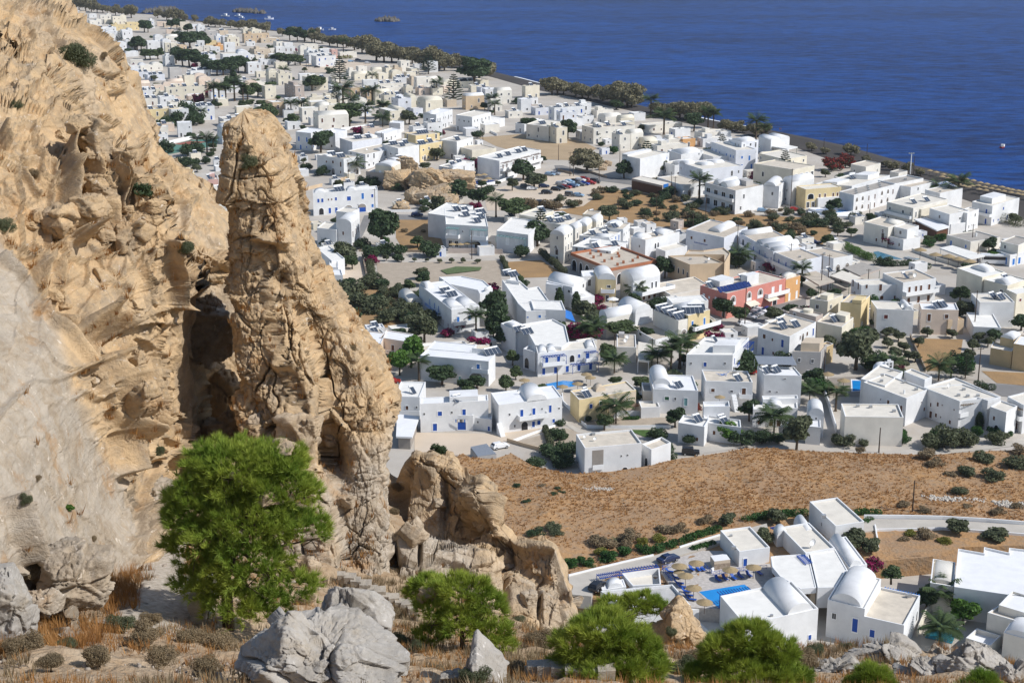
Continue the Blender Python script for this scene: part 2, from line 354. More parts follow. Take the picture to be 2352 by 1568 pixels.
Dg=np.exp(dfit(np.stack([PX.ravel(),PY.ravel()],1)/300)).reshape(nr,nc)
a=(PX-CXD)/FPX;b_=-(PY-CYD)/FPX;k=Dg/(cp+b_*sp_)
V=np.stack([a*k,Dg,HCAM+(-sp_+b_*cp)*k],2)
def carve(line,width,depth):
 line=np.array(line,float);dd=np.full(PX.shape,1e9)
 for(x0,y0),(x1,y1)in zip(line,line[1:]):
  vx,vy=x1-x0,y1-y0;t=np.clip(((PX-x0)*vx+(PY-y0)*vy)/(vx*vx+vy*vy),0,1)
  dd=np.minimum(dd,np.hypot(PX-x0-t*vx,PY-y0-t*vy))
 return-depth*np.exp(-(dd/width)**2)
n=grid_normals(V)
if n[nr//2,nc//2,1]>0:n=-n
p=V.reshape(-1,3)
d=.9*crack_disp(p,0.92,21,(1.15,.36,1.0),-0.35,big=.8).reshape(nr,nc)
slab=sstep(0,60,(np.interp(PY,[560,700,850,1000,1150,1350],[60,130,185,240,305,340])-PX))*sstep(470,600,PY)
fine=sstep(0.0,1.0,(PX-np.interp(PY,[0,200,400,600],[-50,90,270,420]))/60)*(1-sstep(620,700,PY))
vj=voro(np.stack([p[:,0]/2.0+.2*fbm(p/3,3,41),p[:,1]/7,p[:,2]/7.0],1),44);vj=(-0.95*(1-sstep(0,.06,vj[1]-vj[0]))*sstep(.35,.8,vj[2][:,1])).reshape(nr,nc)
d=d+vj*(.4+.8*sstep(0.0,1.0,(PX-np.interp(PY,[0,200,400,600],[-50,90,270,420]))/60))
d=d*(1-0.75*slab)*(1-0.3*fine)+0.6*crack_disp(p,0.45,5,(1.5,.36,0.8),-0.2).reshape(nr,nc)*(0.2+fine)*(1-0.6*slab)
d+=carve([(165,330),(150,385),(160,430),(148,480),(175,500)],8,1.6)+carve([(195,345),(215,390),(250,402),(290,440)],3,0.7)
d+=carve([(125,505),(170,560)],5,1.0)+carve([(165,555),(195,548)],5,1.3)+carve([(170,770),(215,790)],10,1.8)+carve([(110,620),(170,770)],5,0.7)
d+=carve([(215,830),(232,900),(255,1010),(262,1090)],7,1.3)+carve([(232,860),(240,940)],6,0.9)+carve([(0,590),(60,640),(110,720),(185,850),(235,960),(300,1080)],4,0.5)
d+=carve([(0,1160),(20,1230),(40,1290)],7,0.8)+carve([(320,1180),(345,1290)],10,1.0)
d+=carve([(100,440),(60,380),(0,350)],3,0.4)+carve([(380,560),(405,640),(400,700)],6,0.8)+carve([(0,315),(15,340)],5,0.9)
d+=1.1*np.exp(-((PX-150)/45)**2-((PY-700)/45)**2)+0.9*np.exp(-((PX-230)/60)**2-((PY-460)/60)**2)
fade=np.clip((1-ts)/0.03,0,1)[None]
V=V+n*(d*(0.25+0.75*fade))[:,:,None]
back=[]
for i in range(1,nw+1):
 t=i/nw;back.append(V[:,-1]+np.stack([-7*t*t*np.ones(nr)-0.2*t,16*t+0*py,-1.5*t*np.ones(nr)],1)+0.5*np.stack([fbm(V[:,-1]/2+i*0.4,3,s)for s in(1,2,3)],1)*min(1,t*4))
V=np.concatenate([V,np.stack(back,1)],1)
me=npmesh('rock_cliff',V.reshape(-1,3),grid_quads(nr,nc+nw),M_ROCK,smooth=False)
gr=-0.14+0.50*slab+0.16*fine+0.2*sstep(900,1250,PY);gr=np.concatenate([gr,np.repeat(gr[:,-1:],nw,1)],1)
setgrey(me,gr.ravel());tag(link('rock_cliff',me),'huge fractured tan and grey limestone cliff sloping down behind the stony footpath','cliff')
sk=np.array([(870,1080,74),(905,1105,74),(925,1062,74),(950,1040,74),(1000,1044,73.5),(1040,1058,73),(1062,1085,72.5),(1075,1106,71),(1110,1108,70),(1130,1122,69.5),(1137,1170,69),(1152,1218,68),(1180,1246,67),(1215,1256,66),(1250,1246,65.5),(1275,1264,65),(1296,1315,64.5),(1308,1350,64),(1312,1400,63),(1335,1432,62)],float)
nc,nr,nb_=520,330,40;px=np.linspace(870,1335,nc);tp=np.interp(px,sk[:,0],sk[:,1])+3*fbm(np.stack([px/25,px*0,px*0],1),4,3);Dt=np.interp(px,sk[:,0],sk[:,2]);bt=np.interp(px,[870,960,1060,1180,1250,1335],[1330,1400,1450,1452,1462,1460]);Db=np.interp(px,[870,1000,1200,1335],[58,57.5,58.5,59])
v_=np.linspace(0,1,nr)[:,None];PY=tp[None]+(bt-tp)[None]*v_;PX=np.repeat(px[None],nr,0)
tier=sstep(0,1,(PY-np.interp(PX,[870,905,1000,1120,1180,1335],[1125,1200,1235,1240,1290,1380]))/34)
Dg=Dt[None]-1.2*v_-(Dt-Db)[None]*(.62*tier+.38*v_)
V=np.stack([(PX-CXD)/FPX*0,Dg,0*Dg],2);a_=(PX-CXD)/FPX;b_=-(PY-CYD)/FPX;k_=Dg/(cp+b_*sp_);V[:,:,0]=a_*k_;V[:,:,2]=HCAM+(-sp_+b_*cp)*k_
def blob(x,y,rx,ry):return np.exp(-((PX-x)/rx)**2-((PY-y)/ry)**2)
n=grid_normals(V);n=-n if n[nr//2,nc//2,1]>0 else n;p=V.reshape(-1,3);d=crack_disp(p,.62,37,(1.1,.5,1.1),.4,big=.9).reshape(nr,nc)*(1-.45*sstep(1240,1300,PY)*(PX<1040))
d+=-1.5*blob(1080,1215,15,14)-1.0*blob(1116,1207,10,9)-.8*blob(905,1150,22,40)-.8*blob(910,1310,6,60)-.6*blob(962,1275,5,40)+.9*blob(1110,1150,28,30)+.8*blob(985,1085,40,30)-.7*blob(1022,1150,10,60)-.7*blob(1238,1370,5,50)-.7*blob(1165,1330,7,60)
V=V+n*(d*np.clip(v_*14,.15,1))[:,:,None];back=[V[0]+np.stack([0*px,7*t+0*px,-6*t*t*np.ones(nc)],1)+.3*np.stack([fbm(V[0]/1.5+t*3,3,q)for q in(1,2,3)],1)*min(1,t*5)for t in np.linspace(1,1/nb_,nb_)]
V=np.concatenate([np.stack(back,0),V],0);me=npmesh('crag_ridge',V.reshape(-1,3),grid_quads(nr+nb_,nc),M_ROCK,smooth=False);setgrey(me,(np.concatenate([np.zeros((nb_,nc)),.02+.33*sstep(1215,1290,PY)*(1-sstep(1040,1120,PX))+.12*sstep(1100,1330,PX)],0)).ravel())
tag(link('crag_ridge',me),'continuous rugged ridge of tan crags with two small caves, stepping down right of the pinnacle','rock ridge')
def boulder(px,py,D,w,h,dep,label,cat='boulder',m=None,seed=0,grey=0.3,s=None,name='boulder',res=110,pts=None,group=None,frac=1.0,rz=0.0,planes=13,loc=None):
 """rock bounded by fracture planes whose seen outline is roughly w x h (m), standing with its middle at the surveyed place"""
 c=Vector(loc)if loc is not None else Vector(atD(px,py,D));nu,nv=int(res*1.6),res;rg=np.random.default_rng(seed+5)
 th=np.linspace(0,2*math.pi,nu,endpoint=False);ph=np.linspace(-0.5*math.pi,0.5*math.pi,nv)
 T,Ph=np.meshgrid(th,ph);dirs=np.stack([np.cos(Ph)*np.cos(T),np.cos(Ph)*np.sin(T),np.sin(Ph)],2).reshape(-1,3)
 N=rg.normal(size=(planes,3));N/=np.linalg.norm(N,axis=1,keepdims=True)
 N=np.vstack([N,np.eye(3),-np.eye(3)]);off=np.concatenate([rg.uniform(0.66,0.98,planes),np.full(6,0.97)])
 dn=dirs@N.T;r=np.min(np.where(dn>0.05,off/np.maximum(dn,0.05),9),1)
 q=dirs*r[:,None]
 if pts is not None:
  pts=np.array(pts,float);q[:,2]=np.where(q[:,2]>0,q[:,2]*np.interp(q[:,0],pts[:,0],pts[:,1]),q[:,2])
 V=(q*np.array([w/2,dep/2,h/2])).reshape(nv,nu,3)
 ca,sa=math.cos(rz),math.sin(rz);V=V@np.array([[ca,sa,0],[-sa,ca,0],[0,0,1]])
 P=V.reshape(-1,3)+np.array(c);s=s or max(w,h)/8.0
 dd=crack_disp(P,s,seed,(1,1,1.5),0.3+0.4*math.sin(seed)).reshape(nv,nu)*frac
 pole=np.clip(np.cos(Ph)*5,0,1);rad=V/np.maximum(np.linalg.norm(V,axis=2,keepdims=True),1e-6)
 V=V+rad*(dd*pole)[:,:,None]
 V[0]=V[0].mean(0);V[-1]=V[-1].mean(0)
 me=npmesh(name,V.reshape(-1,3),grid_quads(nv,nu,True),m or M_ROCK,smooth=False);setgrey(me,np.full(nu*nv,grey))
 o=link(name,me,loc=c);tag(o,label,cat,group);return o
HAZE=4.5e-5
def watermat():
 m=bpy.data.materials.new('sea water');m.use_nodes=True;nt=m.node_tree;N=nt.nodes;L=nt.links
 b=N['Principled BSDF'];b.inputs['Roughness'].default_value=0.35;b.inputs['IOR'].default_value=1.06
 geo=N.new('ShaderNodeNewGeometry')
 def noise(scale,det,rot=0.0,sc=1.0):
  mp=N.new('ShaderNodeMapping');mp.inputs['Scale'].default_value=scale;mp.inputs['Rotation'].default_value=(0,0,rot)
  L.new(geo.outputs['Position'],mp.inputs['Vector']);t=N.new('ShaderNodeTexNoise');t.inputs['Scale'].default_value=sc
  t.inputs['Detail'].default_value=det;t.inputs['Roughness'].default_value=0.6;L.new(mp.outputs[0],t.inputs['Vector']);return t.outputs['Fac']
 big=noise((0.003,0.009,1),5,-0.2);mid=noise((0.05,0.12,1),6,-0.12)
 r=N.new('ShaderNodeValToRGB');e=r.color_ramp.elements
 e[0].position=0.42;e[0].color=(0.001,0.015,0.082,1);e[1].position=0.62;e[1].color=(0.005,0.058,0.25,1)
 ad=N.new('ShaderNodeMath');ad.operation='MULTIPLY_ADD';L.new(mid,ad.inputs[0]);ad.inputs[1].default_value=0.7
 sb=N.new('ShaderNodeMath');sb.operation='MULTIPLY';L.new(big,sb.inputs[0]);sb.inputs[1].default_value=0.35;L.new(sb.outputs[0],ad.inputs[2])
 L.new(ad.outputs[0],r.inputs['Fac']);L.new(r.outputs['Color'],b.inputs['Base Color'])
 b.inputs['Specular IOR Level'].default_value=0.5
 bp=N.new('ShaderNodeBump');bp.inputs['Strength'].default_value=1.0;bp.inputs['Distance'].default_value=0.9
 wv=noise((0.16,0.5,1),6,0.22);L.new(wv,bp.inputs['Height']);L.new(bp.outputs['Normal'],b.inputs['Normal'])
 return m
M_SEA=watermat()
sea=mesh('sea',[(-6000,-900,-0.9),(6000,-900,-0.9),(6000,9000,-0.9),(-6000,9000,-0.9)],[(0,1,2,3)],M_SEA)
tag(link('sea',sea),kind='structure')
SHORE=[(2800,560),(2600,502),(2352,437),(2251,418),(2176,397),(2101,380),(2031,360),(1934,333),(1850,315),(1764,298),(1700,288),(1638,277),(1550,258),(1483,245),(1375,221),(1300,207),(1200,181),(1138,166),(1050,146),(958,126),(874,107),(816,92),(770,84),(708,77),(629,70),(550,60),(470,50),(424,43),(393,36),(340,33),(291,29),(232,20),(190,10),(150,2),(100,-12),(40,-26)]
shore=[at('D',x,y,-0.9)for x,y in SHORE]
M_GND=mat('dusty village ground',(0.56,0.52,0.46),0.95,0.2,0.05,spec=0.1,col2=(0.40,0.35,0.29),detail=9,col3=(.46,.42,.37))
SH0=[at('D',x,y,-.9).xy for x,y in SHORE];SHN=[]
for i in range(len(SH0)):
 d=(SH0[min(len(SH0)-1,i+1)]-SH0[max(0,i-1)]).normalized();v=Vector((d.y,-d.x));SHN.append(-v if v.x>0 else v)
gp=[tuple(p+v*9)for p,v in zip(SH0,SHN)]+[(-3000,2600),(-3000,-80),(900,-80),(900,120)]
def flat(name,pts,z,m,kind='structure',skirt=0.0):
 """ground sheet over a polygon of plan points, with an edge going down by skirt"""
 mb=MB();a=sum(p[0]*q[1]-q[0]*p[1]for p,q in zip(pts,pts[1:]+pts[:1]))
 if a<0:pts=pts[::-1]
 if skirt:mb.prism(pts,z-skirt,z)
 else:mb.poly([(p[0],p[1],z)for p in pts])
 o=link(name,mb.build(name,m));return tag(o,kind=kind)
flat('ground',gp,0.0,M_GND,skirt=3.0)
hb=MB();hb.box(-6200,6200,-1000,9200,-5,135);hm=bpy.data.materials.new('haze');hm.use_nodes=True;nt=hm.node_tree;nt.nodes.remove(nt.nodes['Principled BSDF']);pv=nt.nodes.new('ShaderNodeVolumePrincipled')
pv.inputs['Color'].default_value=(.82,.88,1,1);pv.inputs['Density'].default_value=HAZE;pv.inputs['Anisotropy'].default_value=0.2;nt.links.new(pv.outputs[0],nt.nodes['Material Output'].inputs['Volume'])
tag(link('haze',hb.build('haze',hm)),kind='stuff')
B=boulder
B(735,1528,30,3.55,2.1,3.2,'largest grey boulder with white flecks at the foot of the round pine tree',m=M_GREY,seed=3,grey=0.9,res=200,pts=[(-1,.55),(-.55,1.0),(-.4,1.15),(-.15,.9),(.1,.8),(.4,.75),(.7,.45),(1,.1)],s=0.42)
B(800,1420,37,1.7,1.6,1.4,'pointed pale boulder leaning behind the largest grey boulder',m=M_GREY,seed=9,grey=0.5,res=110,pts=[(-1,.7),(-.5,1.1),(0,.95),(.5,.8),(1,.3)],s=0.3)
B(1075,1560,34,1.75,1.5,1.5,'grey wedge-shaped boulder below the small airy pine tree',m=M_GREY,seed=14,grey=1.0,res=120,pts=[(-1,.3),(-.2,.75),(.2,1.15),(.6,.6),(1,.1)],s=0.35)
B(462,815,67,2.2,3.4,2.6,'boulder jammed high in the dark cleft beside the rock pinnacle',seed=61,grey=0.1,res=90,s=0.5)
B(490,735,67.5,2.2,3.2,3.0,'uppermost boulder jammed in the dark cleft beside the rock pinnacle',seed=63,grey=0.3,res=90,s=0.5)
B(455,960,69.5,3.4,4.4,3.0,'tall shaded rock at the back of the dark cleft',seed=65,grey=0.1,res=90,s=0.6)
B(505,890,69,2.6,5.6,3.0,'shaded rock wedged behind the rock pinnacle in the dark cleft',seed=69,grey=0.1,res=90,s=0.6)
B(472,615,73,3.0,2.6,2.4,'sunlit ledge rock above the dark cleft',seed=70,grey=0.0,res=110,s=0.5)
B(165,515,60,1.6,1.3,1.5,'loose angular block resting in the middle of the cliff',seed=71,grey=-0.1,res=90,s=0.2,rz=0.5)
B(345,1150,56,1.7,1.9,1.6,'pale square-cut rock at the path bend beside the round pine tree',seed=75,grey=0.5,res=90,s=0.3)
B(172,1345,39,0.01+2.0,1.7,1.8,'dark-stained low rock leaning against the cliff foot beside the path',seed=79,grey=0.2,res=90,s=0.3)
B(1557,1462,54,2.5,2.6,2.3,'rounded tan rock between two pines in front of the pool houses',seed=81,grey=0.0,res=140,pts=[(-1,.3),(-.4,.9),(0,1.1),(.4,.9),(1,.2)],s=0.4,frac=.6)
B(1905,1540,45,2.2,1.1,1.8,'flat pale slab of rock right of the rightmost pine tree',m=M_GREY,seed=84,grey=0.6,res=110,s=0.35)
B(2040,1512,46,2.8,1.1,1.7,'long low grey rock in front of the white vaulted house',m=M_GREY,seed=88,grey=0.8,res=120,pts=[(-1,.6),(-.3,1.1),(.3,1.0),(1,.4)],s=0.35)
B(2120,1545,42,1.5,1.0,1.3,'split grey rock below the long low rock',m=M_GREY,seed=90,grey=0.8,res=90,s=0.3)
B(2235,1535,42,2.2,1.55,1.6,'big pale pointed rock at the bottom corner near the second pool',m=M_GREY,seed=93,grey=0.7,res=130,pts=[(-1,.4),(-.4,.95),(0,1.15),(.5,.9),(1,.5)],s=0.35)
B(2170,1520,46,1.2,0.9,1.2,'shaded brown rock left of the big pale pointed rock',seed=95,grey=0.2,res=80,s=0.3)
B(2320,1555,41,0.9,0.8,0.9,'small pale rock at the far edge below the palm garden',m=M_GREY,seed=97,grey=0.7,res=70,s=0.3)
B(25,1395,35,1.3,2.7,1.6,'smooth dark grey slab at the bottom left corner beside the dry gully',m=M_GREY,seed=101,grey=1.1,res=100,s=.3,frac=.5,pts=[(-1,1.2),(0,1.0),(.6,.6),(1,.1)])
B(95,1385,37.5,1.0,.9,1.2,'half-buried rock in the dry gully at the cliff foot',seed=102,grey=.4,res=70,s=.2)
B(468,850,72.5,4.2,9.0,2.6,'tall dark back wall of the cleft behind the jammed boulders','rock wall',seed=110,grey=0.1,res=120,s=.6,name='rock_wall')
B(528,985,64,2.4,2.6,2.2,'shaded rock plugging the foot of the dark cleft behind the round pine',seed=111,grey=0.1,res=80,s=.4)
def plaster(n,c,var=0.16):return mat('plaster '+n,c,0.85,var,0.22,0.02,3.0,0.15,detail=9)
WALLC=dict(white=(0.735,0.735,0.73),lav=(0.69,0.705,0.745),cream=(0.74,0.68,0.55),pale=(0.76,0.72,0.64),yellow=(0.72,0.58,0.33),ochre=(0.58,0.44,0.25),peach=(0.72,0.59,0.48),pink=(0.62,0.25,0.20),orange=(0.66,0.37,0.16),grey=(0.46,0.44,0.42),beige=(0.60,0.50,0.38),taupe=(0.47,0.40,0.35),tan=(0.60,0.46,0.31),brick=(0.42,0.17,0.09),rose=(0.62,0.40,0.35))
MW={k:plaster(k,v)for k,v in WALLC.items()}
ROOFC=dict(white=((0.82,0.82,0.82),0.05),cream=((0.72,0.67,0.58),0.14),beige=((0.55,0.48,0.39),0.18),grey=((0.40,0.37,0.33),0.2),pale=((0.79,0.77,0.72),0.10),gravel=((0.50,0.49,0.47),0.25),sand=((0.63,0.56,0.46),0.2))
ROOFC['white']=((0.78,0.78,0.78),0.08)
MR={k:mat('roof '+k,v[0],0.9,v[1],0.45,0.02,4.0,0.1,detail=8)for k,v in ROOFC.items()}
M_TRIM=mat('white trim',(0.82,0.82,0.81),0.7,0.03,0.5)
M_DARK=mat('dark window glass',(0.018,0.02,0.025),0.15,0.0,spec=0.5)
M_BLUE=mat('blue paint',(0.012,0.075,0.36),0.5,0.08,2.0)
M_AZUR=mat('light blue paint',(0.03,0.17,0.52),0.5,0.08,2.0)
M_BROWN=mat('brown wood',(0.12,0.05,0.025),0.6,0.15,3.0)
M_MAROON=mat('maroon paint',(0.17,0.035,0.03),0.55,0.1,3.0)
M_GREEN=mat('green paint',(0.03,0.12,0.06),0.5,0.08,3.0)
M_TEAL=mat('teal paint',(0.22,0.42,0.42),0.5,0.08,3.0)
M_SHADE=mat('painted loggia shade',(0.30,0.27,0.24),0.9,0.1,1.0)  # flat darker tone with the loggia shade put into its colour
M_PANEL=mat('solar collector glass',(0.045,0.06,0.085),0.12,0.0,spec=0.6)
M_PV=mat('blue solar cells',(0.012,0.03,0.13),0.15,0.1,8.0,spec=0.6)
M_STEEL=mat('galvanised steel',(0.55,0.56,0.57),0.35,0.05,2.0,metal=0.6)
M_WOOD=mat('weathered pole wood',(0.075,0.05,0.035),0.85,0.2,4.0)
M_STONE=mat('rubble stone wall',(0.42,0.35,0.27),0.95,0.3,2.2,0.08,5.0,0.1,col2=(0.24,0.18,0.13))
PANE=dict(dark=M_DARK,blue=M_BLUE,azure=M_AZUR,brown=M_BROWN,maroon=M_MAROON,green=M_GREEN,teal=M_TEAL,white=M_TRIM)
_wm={}
def winmesh(pane,part):
 k=(pane,part)
 if k in _wm:return _wm[k]
 mb=MB()
 if part in('frame','both'):
  for x0,x1,z0,z1 in((-.5,.5,.92,1),(-.5,.5,0,.08),(-.5,-.38,.08,.92),(.38,.5,.08,.92)):mb.box(x0,x1,-.07,.02,z0,z1,0)
 if part in('pane','both'):
  mb.box(-.38,.38,-.02,.02,.08,.92,1)
  mb.box(-.02,.02,-.035,-.02,.08,.92,1 if pane in('blue','azure','brown','maroon','green','teal')else 0)
 _wm[k]=mb.build('window' if part!='pane' else 'pane',[M_TRIM,PANE[pane]]);return _wm[k]
def archmesh(kind):
 k=('arch',kind)
 if k in _wm:return _wm[k]
 mb=MB();A=[(-.5,0)]+[(-.5*math.cos(t),.55+.45*math.sin(t))for t in np.linspace(0,math.pi,13)]+[(.5,0)]
 I=[(-.42,0)]+[(-.42*math.cos(t),.55+.385*math.sin(t))for t in np.linspace(0,math.pi,13)]+[(.42,0)]
 for(a,b),(c,d)in zip(zip(A,A[1:]),zip(I,I[1:])):
  mb.quad((a[0],-.06,a[1]),(c[0],-.06,c[1]),(d[0],-.06,d[1]),(b[0],-.06,b[1]),0)
  mb.quad((a[0],.0,a[1]),(a[0],-.06,a[1]),(b[0],-.06,b[1]),(b[0],.0,b[1]),0)
  mb.quad((c[0],-.06,c[1]),(c[0],-.015,c[1]),(d[0],-.015,d[1]),(d[0],-.06,d[1]),0)
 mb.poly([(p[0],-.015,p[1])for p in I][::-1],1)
 if kind=='balcony':
  mb.box(-.42,.42,-.05,-.02,.02,.34,2)
  mb.box(-.1,.16,-.03,-.016,.3,.74,3)
 elif kind=='door':mb.box(-.2,.2,-.03,-.016,0,.66,3)
 elif kind=='blue':mb.box(-.36,.36,-.03,-.016,0,.5,3)
 _wm[k]=mb.build('arched_opening',[M_TRIM,M_SHADE if kind!='dark' else M_DARK,M_TRIM,M_BLUE if kind=='blue' else M_DARK]);return _wm[k]  # flat panel in the arch; the dim inside is painted by its colour
def panelmesh(n,kind='solar'):
 k=('panel',n,kind)
 if k in _wm:return _wm[k]
 mb=MB();pv=kind=='pv';w=1.1
 for i in range(n):
  x=(i-(n-1)/2)*w
  up=Vector((0,.75,.62));up=up/up.length
  mb.obox((x-.5,-.9,.15),(1.0,0,0),up*1.9,up.cross(Vector((1,0,0)))*-.06,1)
  if not pv:mb.obox((x-.54,-.94,.14),(.04,0,0),up*1.98,(0,0,.1),0);mb.obox((x+.5,-.94,.14),(.04,0,0),up*1.98,(0,0,.1),0)
  mb.box(x-.5,x-.45,.5,.55,0,1.2,0);mb.box(x+.45,x+.5,.5,.55,0,1.2,0)
 if not pv:mb.tube([(-n*w*.45,.75,1.42),(n*w*.45,.75,1.42)],[.27,.27],10,2)
 _wm[k]=mb.build('solar_panel',[M_STEEL,M_PV if pv else M_PANEL,M_TRIM]);return _wm[k]
_box=MB();_box.box(-.5,.5,-.5,.5,0,1,0);_box.box(-.42,.42,-.56,-.5,.15,.85,1)
ME_AC=_box.build('roof_unit',[M_STEEL,mat('unit grille',(.25,.25,.25),.6,0)])
_ch=MB();_ch.box(-.25,.25,-.25,.25,0,1.0,0);_ch.box(-.34,.34,-.34,.34,1.0,1.1,0);_ch.box(-.2,.2,-.27,.27,1.1,1.3,0);ME_CHIM=_ch.build('chimney',M_TRIM)
_ds=MB();_ds.lathe([(0.02,0),(.25,.04),(.42,.16),(.44,.17),(.25,.07),(0.02,.03)],16,0);_dm=_ds.v;_ds.v=[(x,-z-.15,y+.75)for x,y,z in _dm];_ds.box(-.03,.03,-.1,.0,0,.8,0)
ME_DISH=_ds.build('satellite_dish',M_TRIM,True)
def inset(pts,t):
 n=len(pts);out=[]
 for i in range(n):
  p0,p1,p2=Vector(pts[i-1]),Vector(pts[i]),Vector(pts[(i+1)%n])
  d1=(p1-p0).normalized();d2=(p2-p1).normalized();n1=Vector((-d1.y,d1.x));n2=Vector((-d2.y,d2.x))
  k=1+n1.dot(n2)
  out.append(tuple(p1+(n1+n2)*(t/max(k,.25))))
 return out
FOOT=[]
class House:
 def __init__(s,name,label,cat,group=None,detail=False):
  s.name,s.label,s.cat,s.group,s.detail,s.root,s.hf=name,label,cat,group,detail,None,1.0
 def base(s,p):
  if s.root is None:s.root=empty(s.name,(p[0],p[1],0),s.label,s.cat,s.group)
  return s.root
 def child(s,name,me,loc,rz=0,scale=None,parent=None):
  o=link(name,me,parent or s.root);b=s.root.location
  if parent is None:o.location=(loc[0]-b.x,loc[1]-b.y,loc[2]-b.z)
  else:o.location=loc
  o.rotation_euler=(0,0,rz)
  if scale is not None:o.scale=scale
  return o
 def poly(s,pts,top,zb=0.0,col='white',roof='cream',par=.38,thick=.22):
  """one block of the building over a plan polygon"""
  pts=[(p[0],p[1])for p in pts]
  if sum(p[0]*q[1]-q[0]*p[1]for p,q in zip(pts,pts[1:]+pts[:1]))<0:pts=pts[::-1]
  c=(sum(p[0]for p in pts)/len(pts),sum(p[1]for p in pts)/len(pts));s.base(c);b=s.root.location
  mb=MB();n=len(pts);ins=inset(pts,thick);L=[(p[0]-b.x,p[1]-b.y)for p in pts];I=[(p[0]-b.x,p[1]-b.y)for p in ins]
  m=MW[col]
  rt=top-par
  for i in range(n):
   j=(i+1)%n
   mb.quad(L[i]+(zb-.3,),L[j]+(zb-.3,),L[j]+(top,),L[i]+(top,),0)
   if par>0:
    mb.quad(L[i]+(top,),L[j]+(top,),I[j]+(top,),I[i]+(top,),1)
    mb.quad(I[i]+(top,),I[j]+(top,),I[j]+(rt,),I[i]+(rt,),0)
  link('wall',mb.build('wall',[m,M_TRIM if col not in('grey','taupe','beige','brick','tan')else m]),s.root)
  r=MB();r.poly([p+(rt,)for p in(I if par>0 else L)],0);link('roof',r.build('roof',MR[roof]),s.root)
  FOOT.append((c,[tuple(p)for p in pts],max(math.hypot(p[0]-c[0],p[1]-c[1])for p in pts)))
  return Block(s,pts,zb,top,par,col)
 def rect(s,t,A,B,C,top,zb=0.0,**k):
  """block whose roof corners A, B, C were surveyed; the plan may be out of square by up to 20 degrees"""
  f_=HF.get(t,1.0);top*=f_;s.hf=f_
  a,b,c=(Vector(at(t,*q,top).xy)for q in(A,B,C));u,v=a-b,c-b
  ang=u.angle_signed(v)if False else math.atan2(v.x*u.y-v.y*u.x,u.dot(v));lim=R(20);off=ang-math.pi/2
  if abs(off)>lim:
   d=off-math.copysign(lim,off);rot=lambda w_,t_:Vector((w_.x*math.cos(t_)-w_.y*math.sin(t_),w_.x*math.sin(t_)+w_.y*math.cos(t_)))
   if abs(A[0]-B[0])>abs(C[0]-B[0]):v=rot(v,d)
   else:u=rot(u,-d)
  return s.poly([b+u,b,b+v,b+u+v],top,zb,**k)
 def polyt(s,t,P,top,zb=0.0,**k):
  f_=HF.get(t,1.0);top*=f_;zb*=f_;s.hf=f_;return s.poly([at(t,x,y,top).xy for x,y in P],top,zb,**k)
 def corner(s,t,x,y,r,wr,wl,top,zb=0.0,**k):
  f_=HF.get(t,1.0);top*=f_;s.hf=f_
  b=at(t,x,y,top).xy;u=Vector((math.cos(r),math.sin(r)));v=Vector((-math.sin(r),math.cos(r)))
  return s.poly([b+v*wl,b,b+u*wr,b+u*wr+v*wl],top,zb,**k)
